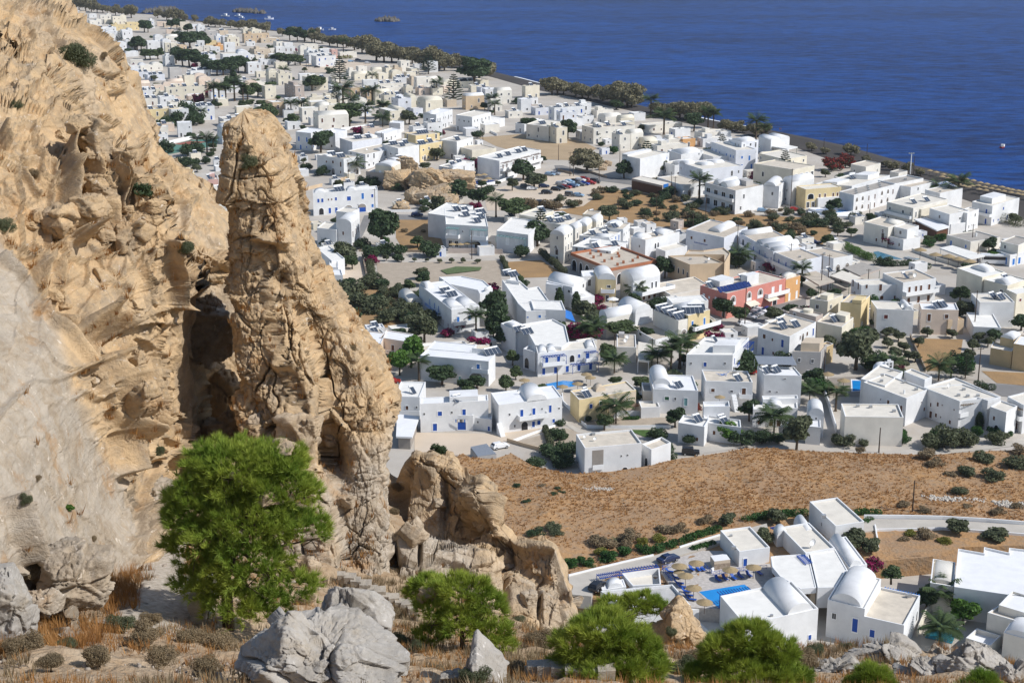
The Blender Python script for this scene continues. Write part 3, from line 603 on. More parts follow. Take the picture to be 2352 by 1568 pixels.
class Block:
 def __init__(s,h,pts,zb,top,par,col):s.h,s.p,s.zb,s.top,s.par,s.col,s.hf=h,[Vector(p)for p in pts],zb,top,par,col,h.hf
 def ln(s,f):return(s.p[(f+1)%len(s.p)]-s.p[f]).length
 def place(s,f,u):
  p0,p1=s.p[f],s.p[(f+1)%len(s.p)];d=p1-p0
  return p0+d*u,math.atan2(d.y,d.x)
 def win(s,f,u,z,w=.9,h=1.2,kind='dark',name=None):
  z,w,h=z*s.hf,w*s.hf,h*s.hf;p,r=s.place(f,u);nm=name or('door' if h>1.8 else 'window')
  if s.h.detail:
   o=s.h.child(nm,winmesh(kind,'frame'),(p.x,p.y,s.zb+z),r,(w,1,h));s.h.child('pane',winmesh(kind,'pane'),(0,0,0),0,None,o)
  else:o=s.h.child(nm,winmesh(kind,'both'),(p.x,p.y,s.zb+z),r,(w,1,h))
  return s
 def wins(s,f,us,z,w=.9,h=1.2,kind='dark'):
  for u in us:s.win(f,u,z,w,h,kind)
  return s
 def arch(s,f,u,z,w=1.8,h=2.3,kind='balcony'):
  z,w,h=z*s.hf,w*s.hf**.5,h*s.hf;p,r=s.place(f,u);s.h.child('arched_opening',archmesh(kind),(p.x,p.y,s.zb+z),r,(w,1,h));return s
 def uv(s,a,c):
  """a along the back direction of face 0's far end, c along face 1, both from the near corner"""
  B=s.p[1];return B+(s.p[0]-B)*a+(s.p[2]-B)*c
 def vault(s,a0,a1,c0,c1,axis='a',rise=1.2,col='white',seg=14,over=0.0,z=None):
  """barrel vault; axis 'a' runs along face 0, 'c' along face 1"""
  rise*=s.hf;z=(s.top-s.par+.02)if z is None else z;b=s.h.root.location;V,F=[],[]
  P=[s.uv(a0,c0),s.uv(a0,c1),s.uv(a1,c1),s.uv(a1,c0)]
  if axis=='c':P=[P[0],P[3],P[2],P[1]]
  p0,p1,q1,q0=P
  for(e0,e1)in((p0,p1),(q0,q1)):
   for i in range(seg+1):
    t=math.pi*i/seg;m=e0+(e1-e0)*(.5-.5*math.cos(t));V.append((m.x-b.x,m.y-b.y,z+rise*math.sin(t)))
  for i in range(seg):F.append((i,i+1,seg+2+i,seg+1+i))
  F.append(tuple(range(seg+1)));F.append(tuple(range(2*seg+1,seg,-1)))
  me=mesh('vaulted_roof',V,F,MW[col]);bm=bmesh.new();bm.from_mesh(me);bmesh.ops.recalc_face_normals(bm,faces=bm.faces);bm.to_mesh(me);bm.free()
  sm=[len(p.vertices)==4 for p in me.polygons];me.polygons.foreach_set('use_smooth',sm)
  link('vaulted_roof',me,s.h.root);return s
 def box(s,a0,a1,c0,c1,hgt,col=None,name='stair_head',door=None):
  hgt*=s.hf;z=s.top-s.par;b=s.h.root.location;mb=MB()
  P=[s.uv(a1,c0),s.uv(a0,c0),s.uv(a0,c1),s.uv(a1,c1)]
  mb.prism([(p.x-b.x,p.y-b.y)for p in P],z+.004,z+hgt);link(name,mb.build(name,MW[col or s.col]),s.h.root)
  return s
 def solar(s,a,c,n=2,kind='solar',rz=None):
  p=s.uv(a,c);s.h.child('solar_panel',panelmesh(n,kind),(p.x,p.y,s.top-s.par+.01),R(38)if rz is None else rz,(s.hf,)*3);return s
 def unit(s,a,c,size=.8,rz=.3):
  p=s.uv(a,c);s.h.child('roof_unit',ME_AC,(p.x,p.y,s.top-s.par+.01),rz,(size,size*.6,size*.8));return s
 def chim(s,a,c,sc=1.0):
  p=s.uv(a,c);s.h.child('chimney',ME_CHIM,(p.x,p.y,s.top-s.par+.01),.3,(sc,)*3);return s
 def dish(s,a,c,sc=1.2):
  p=s.uv(a,c);s.h.child('satellite_dish',ME_DISH,(p.x,p.y,s.top-s.par+.01),.5,(sc,)*3);return s
 def pergola(s,f,u0,u1,z,dep=1.8,m=None,n=8,posts=True):
  z*=s.hf;dep*=s.hf;m=m or M_BLUE;mb=MB();p0,r=s.place(f,u0);p1,_=s.place(f,u1);L=(p1-p0).length
  mb.box(0,L,-dep,-dep+.1,0,.14);mb.box(0,L,-.12,-.02,0,.14)
  for i in range(n):x=L*(i+.5)/n;mb.box(x-.05,x+.05,-dep-.3,-.02,.145,.25)
  if posts:
   for x in(0.0,L-.1):mb.box(x,x+.1,-dep+.002,-dep+.098,-2.3,0)
  s.h.child('pergola',mb.build('pergola',m),(p0.x,p0.y,s.zb+z),r);return s
 def rail(s,f,u0,u1,z,dep=1.2,kind='white',hgt=.95):
  z*=s.hf;dep*=s.hf;hgt*=s.hf
  mb=MB();p0,r=s.place(f,u0);p1,_=s.place(f,u1);L=(p1-p0).length
  mb.box(0,L,-dep,0,-.15,0,0)
  if kind=='white':mb.box(0,L,-dep,-dep+.12,.004,hgt,0);mb.box(0,.12,-dep+.13,0,.004,hgt,0);mb.box(L-.12,L,-dep+.13,0,.004,hgt,0)
  else:
   for z0 in(.45,.9):mb.box(0,L,-dep,-dep+.06,z0,z0+.06,1)
   for i in range(max(2,int(L/.5))+1):x=min(L-.05,i*.5);mb.box(x,x+.05,-dep+.002,-dep+.05,.004,.9,1)
  s.h.child('balcony',mb.build('balcony',[MW[s.col]if kind!='white' else M_TRIM,PANE.get(kind,M_TRIM)]),(p0.x,p0.y,s.zb+z),r);return s
 def auto(s,kind='dark',faces=(0,1),gap=3.2,p=.8,door=None,seed=None):
  rg=random.Random(seed if seed is not None else int(s.p[0].x*13+s.p[1].y*7))
  st=max(1,int(round((s.top-s.zb)/3.2/s.hf)));gap*=s.hf
  for f in faces:
   L=s.ln(f);n=int(L/gap)
   for fl in range(st):
    for i in range(n):
     if rg.random()>p:continue
     u=(i+.5+rg.uniform(-.15,.15))/n;z=fl*3.1
     if rg.random()<.4:s.win(f,u,z+.05 if fl==0 else z+.1,1.0,2.1,door or kind)
     else:s.win(f,u,z+.95,rg.choice((.7,.95,1.15)),rg.choice((.8,1.15,1.2)),kind)
  return s
M_BARK=mat('bark',(0.11,0.08,0.055),0.95,0.25,5.0,0.03,20)
M_PALE_BARK=mat('pale bark',(0.22,0.18,0.14),0.95,0.25,5.0)
LEAF=dict(dark=leafmat('dark leaf',(0.078,0.118,0.05),(0.036,0.062,0.027)),xx=leafmat('xx leaf',(0.054,0.116,0.028),(0.022,0.053,0.016)),mid=leafmat('mid leaf',(0.115,0.155,0.06),(0.056,0.085,0.034)),yy=leafmat('yy leaf',(0.090,0.165,0.038),(0.042,0.087,0.021)),olive=leafmat('olive leaf',(0.147,0.161,0.084),(0.070,0.084,0.042)),tamar=leafmat('tamarisk spray',(0.30,0.265,0.155),(0.145,0.135,0.08)),zz=leafmat('zz',(0.230,0.196,0.109),(0.098,0.092,0.052)),palm=leafmat('palm leaf',(0.105,0.150,0.053),(0.045,0.075,0.030)),arau=leafmat('araucaria needle',(0.068,0.098,0.053),(0.030,0.048,0.027)),boug=leafmat('magenta bracts',(0.34,0.015,0.11),(0.16,0.008,0.05)),red=leafmat('red flowers',(0.30,0.03,0.02),(0.12,0.03,0.02)),dry=leafmat('dry scrub',(0.330,0.247,0.143),(0.165,0.128,0.075)),lime=leafmat('lime leaf',(0.26,0.24,0.04),(0.14,0.15,0.03)),bright=leafmat('bright leaf',(0.117,0.221,0.033),(0.052,0.117,0.019)),grass=leafmat('straw',(0.480,0.258,0.084),(0.276,0.126,0.042)),pine=leafmat('pine needle',(0.42,0.47,0.075),(0.14,0.24,0.03),0.8),hedge=leafmat('hedge leaf',(0.060,0.143,0.030),(0.027,0.075,0.018)))
def leafcloud(seed,n,blobs,size,flatten=0.0,upright=0.0,shell=0.55):
 """many small leaf faces spread through blobs (x, y, z, rx, ry, rz)"""
 rg=np.random.default_rng(seed);bl=np.array(blobs,float);wts=(bl[:,3]*bl[:,4]*bl[:,5])**(2/3);wts/=wts.sum()
 k=rg.choice(len(bl),n,p=wts);d=rg.normal(size=(n,3));d/=np.linalg.norm(d,axis=1,keepdims=True)
 r=(shell+(1-shell)*rg.random(n)**.6)*(1+.16*vnoise(d*2.4+k[:,None]*7.7,seed)+.10*vnoise(d*6+k[:,None]*3.1,seed+2))
 P=bl[k,:3]+d*r[:,None]*bl[k,3:6]
 nn=d+rg.normal(size=(n,3))*.7+np.array([0,0,flatten]);nn/=np.linalg.norm(nn,axis=1,keepdims=True)
 t=np.cross(nn,rg.normal(size=(n,3))+np.array([0,0,upright*3]));t/=np.maximum(np.linalg.norm(t,axis=1,keepdims=True),1e-6);b=np.cross(nn,t)
 s=size*(.6+.8*rg.random(n))[:,None]
 V=np.stack([P-t*s*.5,P+b*s*.62,P+t*s*.5,P-b*s*.62],1).reshape(-1,3)
 return V,np.arange(n*4).reshape(n,4)
def crownmesh(name,seed,n,blobs,size,m,**k):
 V,F=leafcloud(seed,n,blobs,size,**k);return npmesh(name,V,F,LEAF[m],smooth=False)
def limbs(seed,h,r,spread,n=5,m=None,z0=.35):
 rg=random.Random(seed);mb=MB();mb.tube([(0,0,-.15),(rg.uniform(-.1,.1)*h*.3,rg.uniform(-.1,.1)*h*.3,h*.45),(0,0,h*.8)],[r*1.25,r*.9,r*.35],7)
 for i in range(n):
  a=2*math.pi*i/n+rg.uniform(-.4,.4);z=h*rg.uniform(z0,.6)
  mb.tube([(0,0,z),(math.cos(a)*spread*.45,math.sin(a)*spread*.45,z+h*.16),(math.cos(a)*spread*.85,math.sin(a)*spread*.85,z+h*rg.uniform(.2,.35))],[r*.55,r*.36,r*.12],5)
 return mb.build('trunk',m or M_BARK,True)
def cloud_blobs(seed,n,R0,z0,rz,rr):
 rg=random.Random(seed);out=[(0,0,z0,R0*.62,R0*.62,rz*.8)]
 for i in range(n):
  a=rg.uniform(0,6.283);d=R0*rg.uniform(.3,.72);out.append((math.cos(a)*d,math.sin(a)*d,z0+rg.uniform(-.6,.75)*rz,rr*rg.uniform(.7,1.25),rr*rg.uniform(.7,1.25),rr*rg.uniform(.55,.95)))
 return out
PL={}
def _reg(kind,i,trunk,crown,cname='crown'):PL.setdefault(kind,[]).append((trunk,crown,cname))
for i in range(3):
 for kind,lm in(('broad','dark'),('leafy','mid'),('olive','olive'),('bright','bright')):
  _reg(kind,i,limbs(i,.8,.035,.3),crownmesh('crown',10+i,2600,cloud_blobs(i*3+1,11,.42,.62,.30,.20),.075,lm))
 _reg('tamarisk',i,limbs(40+i,.6,.04,.35,6),crownmesh('crown',50+i,3000,cloud_blobs(i*5+2,13,.55,.56,.34,.24),.07,'tamar',upright=.6))
 for kind,lm in(('bush','dark'),('scrub','olive'),('drybush','dry'),('hedgebush','hedge'),('limebush','lime')):
  _reg(kind,i,limbs(80+i,.5,.03,.4,6,z0=.1),crownmesh('foliage',90+i,1500,cloud_blobs(i*7+3,8,.62,.42,.40,.30),.085,lm),'foliage')
 for kind,lm in(('bougainvillea','boug'),('redflower','red')):
  v1,f1=leafcloud(110+i,1100,cloud_blobs(i*7+4,9,.65,.5,.36,.26),.085);v2,f2=leafcloud(120+i,500,cloud_blobs(i*7+4,9,.62,.42,.34,.26),.085)
  me=npmesh('flowers',np.vstack([v1,v2]),np.vstack([f1,f2+len(v1)]),[LEAF[lm],LEAF['dark']],np.concatenate([np.zeros(len(f1)),np.ones(len(f2))]),smooth=False)
  _reg(kind,i,limbs(130+i,.55,.03,.35,5,z0=.1),me,'flowers')
for i in range(3):
 for kind,lm in(('cushion','dry'),('greycushion','olive')):_reg(kind,i,limbs(80+i,.5,.03,.4,6,z0=.1),crownmesh('foliage',390+i,9000,cloud_blobs(i*7+3,12,.62,.40,.40,.26),.032,lm,upright=1.0),'foliage')
def palmcrown(seed,nf,L,droop,m):
 rg=random.Random(seed);mb=MB()
 for i in range(nf):
  a=6.283*i*.381966+rg.uniform(-.2,.2);el=rg.uniform(-.25,1.25);ln=L*rg.uniform(.8,1.1)
  pts=[];x=z=0.0;e=el
  for k in range(8):pts.append((x,z));x+=ln/7*math.cos(e);z+=ln/7*math.sin(e);e-=droop*(.5+k*.12)
  for k in range(1,7):
   x,z=pts[k];w=ln*.30*math.sin(min(1,(k+.6)/6.5)*math.pi)**.6+.01
   for sgn in(-1,1):
    for q in(0,.5):
     x0=x+(pts[k+1][0]-x)*q;z0=z+(pts[k+1][1]-z)*q
     a0=(x0,0,z0);tip=(x0+w*.55,sgn*w,z0-w*.35);w2=ln*.075
     tri=[a0,(x0+w2,0,z0+.002),tip]
     ca,sa=math.cos(a),math.sin(a);mb.poly([(p[0]*ca-p[1]*sa,p[0]*sa+p[1]*ca,p[2]+1.0)for p in tri])
 return mb.build('fronds',LEAF[m])
def palmtrunk():
 mb=MB();mb.lathe([(.06,-.03),(.042,.12),(.036,.5),(.04,.9),(.055,.97),(.02,1.02)],8);return mb.build('trunk',M_BARK,True)
for i in range(2):
 _reg('palm',i,palmtrunk(),palmcrown(i,34,.62,.22,'palm'),'fronds');_reg('shortpalm',i,palmtrunk(),palmcrown(7+i,40,1.15,.2,'palm'),'fronds')
def araucaria(seed):
 rg=random.Random(seed);mb=MB();nl=12
 for l in range(nl):
  z=.14+.84*l/nl;rr=.30*(1-l/nl)**.8+.02
  for i in range(6):
   a=6.283*i/6+l*.5+rg.uniform(-.1,.1);ca,sa=math.cos(a),math.sin(a)
   for k in range(9):
    d=rr*(k+1)/9;zz=z+d*.18
    for sgn in(-1,1):
     w=rr*.20*(1.1-k/12);p=[(d-.012,0,zz),(d+.015,0,zz+.008),(d+.03,sgn*w,zz+.012)]
     mb.poly([(q[0]*ca-q[1]*sa,q[0]*sa+q[1]*ca,q[2])for q in p])
    q=[(d-.03,0,zz),(d+.02,0,zz),(d,0,zz+.035)];mb.poly([(t[0]*ca,t[0]*sa,t[2])for t in q])
 t=MB();t.tube([(0,0,-.02),(0,0,.5),(0,0,1.0)],[.022,.014,.003],7);return t.build('trunk',M_BARK,True),mb.build('crown',LEAF['arau'])
for i in range(2):_reg('araucaria',i,*araucaria(i))
for i in range(2):
 _reg('cypress',i,limbs(200+i,.9,.03,.05,3),crownmesh('crown',210+i,1600,[(0,0,.15+.13*k,.15*(1-abs(k-2)/9),.15*(1-abs(k-2)/9),.13)for k in range(6)]+[(0,0,.93,.06,.06,.1)],.06,'dark',upright=1.0))
KNAME=dict(broad='broadleaf_tree',leafy='broadleaf_tree',bright='broadleaf_tree',olive='olive_tree',tamarisk='tamarisk_tree',bush='shrub',scrub='shrub',drybush='dry_shrub',hedgebush='clipped_shrub',limebush='clipped_shrub',cushion='cushion_shrub',greycushion='cushion_shrub',bougainvillea='bougainvillea',redflower='flowering_shrub',palm='palm_tree',shortpalm='palm_tree',araucaria='araucaria_tree',cypress='cypress_tree')
KCAT=dict(cushion='shrub',greycushion='shrub',bush='shrub',scrub='shrub',drybush='shrub',hedgebush='shrub',limebush='shrub',bougainvillea='bougainvillea',redflower='shrub',palm='palm tree',shortpalm='palm tree')
KM=dict(broad=(1.35,1.12),leafy=(1.35,1.12),olive=(1.35,1.12),bright=(1.3,1.1),tamarisk=(1.6,1.0),bush=(1.15,1.25),scrub=(1.15,1.25),drybush=(1.15,1.1),hedgebush=(1.1,1.15),bougainvillea=(1.15,1.2),palm=(1.25,1.1),shortpalm=(1.25,1.1),araucaria=(1.15,1.1))
_pi=[0]
def plant(kind,pos,h,label,group=None,wide=1.0):
 _pi[0]+=1;tr,cr,cn=PL[kind][_pi[0]%len(PL[kind])];rg=random.Random(_pi[0]*13)
 o=empty(KNAME[kind],pos,label,KCAT.get(kind,'tree'),group,rg.uniform(0,6.28))
 kw,kh=KM.get(kind,(1,1));wide*=kw;h*=kh;sw=h*wide*rg.uniform(.92,1.1)
 for nm,me in(('trunk' if cn in('crown','fronds')else 'stems',tr),(cn,cr)):link(nm,me,o,scale=(sw,sw,h))
 return o
def plt(kind,t,x,y,h,label,group=None,wide=1.0,z=0.0):return plant(kind,at(t,x,y,z),h*HF.get(t,1)**.8,label,group,wide)
def textmesh(text,size,m,shear=0.0):
 fc=bpy.data.curves.new('lettering','FONT');fc.body=text;fc.size=size;fc.extrude=.012;fc.align_x='CENTER';fc.shear=shear;t=bpy.data.objects.new('text',fc);COL.objects.link(t);bpy.context.view_layer.update()
 me=bpy.data.meshes.new_from_object(t.evaluated_get(bpy.context.evaluated_depsgraph_get()));bpy.data.objects.remove(t);me.materials.clear();me.materials.append(m);return link('lettering',me)
FZ=3.0
def HS(label,name='white_house',cat='house',group=None,detail=False):return House(name,label,cat,group,detail)
h=HS('small white cube house with blue door beside the sun loungers and stone barbecue block',detail=True)
b=h.rect('a',(1565,505),(1740,700),(2020,660),FZ+3.7,FZ,roof='cream');b.win(1,.2,0,1.0,2.3,'blue').unit(.2,-.06).unit(.75,.2,.5)
h=HS('white house with big pale barrel vault and flat roof right beside the pool',detail=True)
b=h.rect('a',(1565,1105),(1790,1370),(2465,1222),6.6,0,roof='pale',par=.35);b.vault(.02,.98,.585,.93,'a',1.9).unit(.12,.4,.5)
b.pergola(3,.42,.80,5.2,1.2,n=9).win(1,.9,1.0,.8,1.1,'blue')
h=HS('white house with barrel vault, cracked flat roof and blue door, nearest the grey rocks',detail=True)
b=h.rect('b',(548,1137),(890,1225),(1040,950),7.0,0,roof='pale',par=.25);b.vault(.12,.93,.02,.98,'c',1.9)
b.win(0,.2,3.6,.95,1.25,'dark').win(0,.77,2.1,1.25,2.9,'blue')
b=h.rect('b',(868,1290),(1250,1376),(1398,1103),5.6,0,roof='sand',par=.4);b.win(0,.26,2.0,1.1,1.6,'blue').win(0,.77,2.0,.85,1.3,'dark').unit(.25,.93,.9).pergola(2,.05,.95,4.9,1.3,M_AZUR,14,False)
b.arch(1,.85,1.6,1.0,2.0,'dark')
h=HS('pool restaurant with two angled pale roof slabs and an open dark front','restaurant','restaurant')
h.polyt('b',[(385,722),(620,676),(735,875),(612,1026),(457,1030)],FZ+3.6,FZ,roof='pale',par=.12)
h.polyt('b',[(25,745),(72,738),(325,722),(372,728),(445,1028),(300,1040),(110,925),(40,840)],FZ+3.4,FZ+2.6,roof='pale',par=.1)
b=h.polyt('b',[(330,760),(372,735),(440,1020),(395,1024)],FZ+3.0,FZ,col='beige',roof='grey',par=.1)
h=HS('white house with a satellite dish on its flat cream roof, behind the pool restaurant',detail=True)
b=h.rect('b',(115,475),(345,712),(615,665),FZ+4.0,FZ,roof='cream');b.win(0,.72,0.2,1.0,2.3,'brown').dish(.2,.35,1.7).pergola(0,.98,1.3,3.4,1.5,n=8)
h=HS('long narrow white vaulted house behind the pool restaurant')
b=h.rect('b',(560,590),(750,850),(905,812),FZ+3.4,FZ,roof='white',par=.2);b.vault(.02,.98,.05,.7,'a',1.3).pergola(1,.1,.9,2.3,.9,n=4,posts=False)
h=HS('tall white cube house at the bend of the walled white lane',detail=True)
b=h.rect('b',(383,240),(622,465),(885,423),FZ+4.6,FZ,roof='cream');b.win(0,.5,1.9,.5,.9).unit(.4,-.05,.9)
h=HS('small white vaulted house squeezed between two flat-roofed white houses by the lane')
b=h.rect('b',(235,425),(330,560),(440,540),FZ+2.6,FZ,roof='white',par=.1);b.vault(0,1,0.02,.9,'a',1.4)
h=HS('low white vaulted house with blue pergola at the hedge')
b=h.rect('b',(55,500),(85,560),(190,540),FZ+3.0,FZ,roof='white',par=.1);b.vault(0,1,0,.95,'a',1.1).pergola(3,.1,.9,2.6,1.4,n=8,posts=False)
h=HS('wide white flat-roofed building with stepped parapet and cracked roof beside the dry garden','white_building','building')
b=h.polyt('b',[(1710,1022),(2280,1105),(2440,1125),(2440,690),(2215,664),(2210,708),(1985,657),(1980,712),(1747,672)],6.2,0,roof='white',par=.4);b.unit(.0,.55,.6)
h=HS('small white vault open to the sky behind the second pool','vaulted_annex','annex')
b=h.rect('b',(1515,765),(1490,985),(1706,1020),5.6,0,col='pale',roof='cream',par=.5);b.vault(.15,.95,.1,.98,'a',.7,'pale')
h=HS('white stepped house with a vaulted wing beyond the clipped pine tree')
b=h.rect('b',(2120,1188),(2440,1285),(2560,1150),6.6,0,col='pale',roof='white',par=.4)
b=h.rect('b',(2017,1258),(2300,1340),(2420,1262),5.6,0,col='pale',roof='sand',par=.4);b.unit(.1,.95,.8)
b=h.rect('b',(2165,1442),(2480,1535),(2580,1370),5.0,0,col='pale',roof='white',par=.2);b.vault(.02,.98,.02,.98,'c',1.2)
b=h.rect('b',(1817,1490),(2040,1560),(2140,1470),2.4,0,col='pale',roof='white',par=.8)
h=HS('low white gravel-roofed annex in front of the pool terrace','annex','annex')
b=h.polyt('a',[(465,1062),(700,1210),(1290,1188),(1125,1000)],FZ+1.6,0,roof='gravel',par=.5)
b=h.polyt('a',[(1160,1230),(1170,1260),(1510,1205),(1480,1165)],FZ+.4,0,roof='white',par=.0)
b=h.polyt('a',[(1275,1262),(1495,1470),(1640,1420),(1500,1225)],FZ-1.6,0,roof='cream',par=.3)
h=HS('small white walled patio house with crazy paving beside the driveway','patio_house','house')
b=h.polyt('a',[(660,900),(760,1012),(1020,1000),(1005,850)],FZ+1.5,FZ-1,roof='cream',par=1.1);b.pergola(3,.0,1.0,2.6,.9,n=13,posts=False)
h=HS('white vaulted garage with a dark blue pergola beside the driveway','garage','garage')
b=h.rect('a',(455,985),(480,1055),(700,1020),FZ+1.2,FZ-1,roof='white',par=.1);b.vault(.1,.9,.25,.85,'a',.9).pergola(3,.0,1.0,2.9,1.5,n=13)
h=HS('stone-faced barbecue block with white top on the pool terrace','barbecue_block','barbecue')
b=h.rect('a',(1472,737),(1510,790),(1656,772),FZ+2.3,FZ,col='beige',roof='white',par=.0);b.win(1,.5,.1,.1,.1,'brown')
mb=MB();p0,r_=b.place(1,0.0);mb.box(0,b.ln(1),-.08,-.002,0,1.7);h.child('stone_facing',mb.build('stone_facing',M_STONE),(p0.x,p0.y,FZ),r_)
h=HS('white two-storey house with a cut-out balcony standing alone above the brown field',detail=True)
b=h.rect('d',(240,1000),(320,1128),(842,1082),6.6,0,roof='sand',par=.45)
for u,z in((.645,3.9),(.755,3.95),(.61,.6)):b.win(1,u,z,.38,.5)
b.arch(1,.71,.1,1.6,1.5,'dark').dish(.75,.1,1.0).dish(.55,.25,1.0).unit(.95,.3,.8)
mb=MB();p0,r_=b.place(1,.13);mb.box(0,2.6,-.03,.0,2.0,6.2,0);mb.box(0,2.6,-.5,-.0305,1.75,2.0,1);mb.box(0,2.6,-.5,-.4,2.004,2.9,1);h.child('painted_balcony_recess',mb.build('painted_balcony_recess',[M_SHADE,M_TRIM]),(p0.x,p0.y,0),r_)  # no hollow is cut: a dark panel paints the shade behind slab and parapet
b=h.rect('d',(846,1090),(932,1143),(880,1050),5.2,0,roof='sand',par=.5);b.arch(0,.5,.3,1.5,2.6,'dark')
h=HS('yellow and beige two-storey house with a brown vault on its roof beside the small pool','yellow_house',detail=True)
b=h.rect('d',(187,600),(268,684),(790,592),5.6,0,col='yellow',roof='sand',par=.3)
b.vault(.55,.95,.38,.55,'a',1.2,'beige').solar(.25,.16,2).solar(.5,.2,1).unit(.1,.5,.5)
b.win(1,.205,2.9,.9,1.2,'blue').win(1,.375,3.2,.9,1.2,'green').win(1,.625,3.2,.9,1.3,'dark').win(1,.84,2.6,1.2,2.1,'dark').win(1,.135,.1,1.2,1.0,'brown')
mb=MB();p0,r_=b.place(1,.52);mb.box(0,b.ln(1)*.48,-.05,-.003,.0,5.6);h.child('rendered_wing',mb.build('rendered_wing',MW['beige']),(p0.x,p0.y,0),r_)
b.pergola(1,.72,.98,2.4,2.6,M_BROWN,9)
h=HS('white house with a large rounded vault, solar tank and double shutters beside the yellow house',detail=True)
b=h.rect('d',(948,585),(1362,602),(1312,462),6.0,0,roof='white',par=.35);b.vault(.58,.98,.3,1.25,'c',1.9).vault(.62,.98,.02,.34,'c',.6).solar(.42,.25,2)
b.win(0,.31,3.3,1.3,1.0,'green').win(0,.495,3.4,.55,.75).win(0,.73,2.0,1.0,2.2,'teal')
b=h.rect('d',(838,757),(1010,748),(985,690),2.7,0,roof='cream',par=.4);b=h.rect('d',(855,600),(960,605),(945,530),4.3,0,roof='grey',par=.7)
h=HS('two-storey white house with brown door, scrap and solar tanks on its beige roof',detail=True)
b=h.rect('d',(1430,512),(1862,524),(1815,420),6.0,0,roof='sand',par=.4);b.win(0,.16,3.2,1.1,1.0,'brown').win(0,.56,3.3,.8,.55,'dark').win(0,.82,2.4,1.2,2.2,'brown').solar(.3,.2,2).unit(.3,.85,1.0).rail(0,.72,1.0,2.3,1.3)
mb=MB()
for i in range(16):a=rnd.uniform(0,6.28);c0=Vector((rnd.uniform(-1.2,1.2),rnd.uniform(-.9,.9),rnd.uniform(.1,.9)));mb.tube([tuple(c0),tuple(c0+Vector((math.cos(a),math.sin(a),rnd.uniform(-.3,.6))))],[.05,.05],4)
p=b.uv(.55,.6);h.child('scrap_metal',mb.build('scrap_metal',M_AZUR),(p.x,p.y,5.62))
h=HS('tall plain white house with a corrugated roof shelter and two roof solar tanks',detail=True)
b=h.rect('d',(1905,375),(1968,455),(2312,464),7.6,0,roof='white',par=.3);b.win(1,.165,3.2,.7,.5).win(1,.36,3.2,.45,.4).solar(.35,.12,2).solar(.45,.4,2).win(1,.55,6.6,.8,.3)
mb=MB();q=[b.uv(1.35,-.02),b.uv(.75,-.02),b.uv(.75,1.02),b.uv(1.35,1.02)];bl=h.root.location;n_=36
for i in range(n_):
 for(s0,z0),(s1,z1)in(((i/n_,0),((i+.5)/n_,.07)),(((i+.5)/n_,.07),((i+1)/n_,0))):
  A0,B0=q[0].lerp(q[3],s0),q[1].lerp(q[2],s0);A1,B1=q[0].lerp(q[3],s1),q[1].lerp(q[2],s1)
  mb.quad((B0.x-bl.x,B0.y-bl.y,9.0+z0),(B1.x-bl.x,B1.y-bl.y,9.0+z1),(A1.x-bl.x,A1.y-bl.y,9.9+z1),(A0.x-bl.x,A0.y-bl.y,9.9+z0))
for cc in(q[0],q[1],q[2],q[3]):mb.box(cc.x-bl.x-.06,cc.x-bl.x+.06,cc.y-bl.y-.06,cc.y-bl.y+.06,7.0,9.0)
link('roof_shelter',mb.build('roof_shelter',M_STEEL),h.root)
h=HS('white terraced house with a parasol on its roof terrace and outside stairs',detail=True)
b=h.rect('d',(1405,700),(1412,748),(1652,745),5.2,0,roof='white',par=.7)
b=h.rect('d',(1405,800),(1415,855),(1590,858),3.2,0,roof='white',par=.5);b.win(1,.55,.2,1.4,2.0,'brown')
mb=MB();sp0=at('d',1660,760,0)
for i in range(12):mb.box(0,1.2,-.3*i-.3,-.3*i,0,3.6-.3*i)
h.child('outside_stairs',mb.build('outside_stairs',M_TRIM),(sp0.x,sp0.y,0),.15)
h=HS('long low white house with a central front vault and flat terraces',detail=True)
b=h.rect('d',(1868,772),(2275,760),(2262,690),4.4,0,roof='pale',par=.4);b.win(0,.14,.6,1.0,1.3,'brown').win(0,.74,1.2,.7,1.1,'brown').win(0,.88,.5,.9,1.3,'brown')
b=h.rect('d',(1995,785),(2142,788),(2130,715),4.0,0,roof='white',par=.1);b.vault(.02,.98,.05,1.0,'c',1.5).win(0,.28,.1,1.2,1.9,'brown').win(0,.75,.1,1.1,1.8,'brown')
b=h.rect('d',(1955,680),(2280,672),(2270,640),5.4,0,roof='pale',par=.4)
h=HS('white vaulted house with a lower cube in front, left of the plain grey wall',detail=True)
b=h.rect('c',(372,815),(515,827),(500,735),5.4,0,roof='white',par=.1);b.vault(0,1,0,1,'c',1.6).win(0,.5,4.2,.5,.6)
b=h.rect('c',(350,925),(485,938),(480,850),4.2,0,roof='white',par=.3)
h=HS('low white house with tilted parapet and two roof solar tanks at the lane edge',detail=True)
b=h.rect('d',(1178,893),(1418,932),(1462,860),4.7,0,roof='pale',par=.5);b.win(0,.42,1.7,.4,.6).win(0,.74,1.0,.7,1.0,'brown').solar(.4,.7,2)
b=h.rect('d',(1450,895),(1755,937),(1748,868),4.2,0,roof='pale',par=.4);b.solar(.5,.3,2).solar(.55,.6,2).win(0,.2,1.5,.8,1.1,'brown')
h=HS('big white hotel block with blue pergola balconies and boxed stair heads on the roof','white_hotel','hotel',detail=True)
b=h.rect('d',(1253,270),(1678,274),(1965,132),6.6,0,roof='pale',par=.4);b.win(0,.105,4.0,.5,.6).win(0,.41,3.4,.95,1.3,'blue').win(0,.84,4.1,.5,.6)
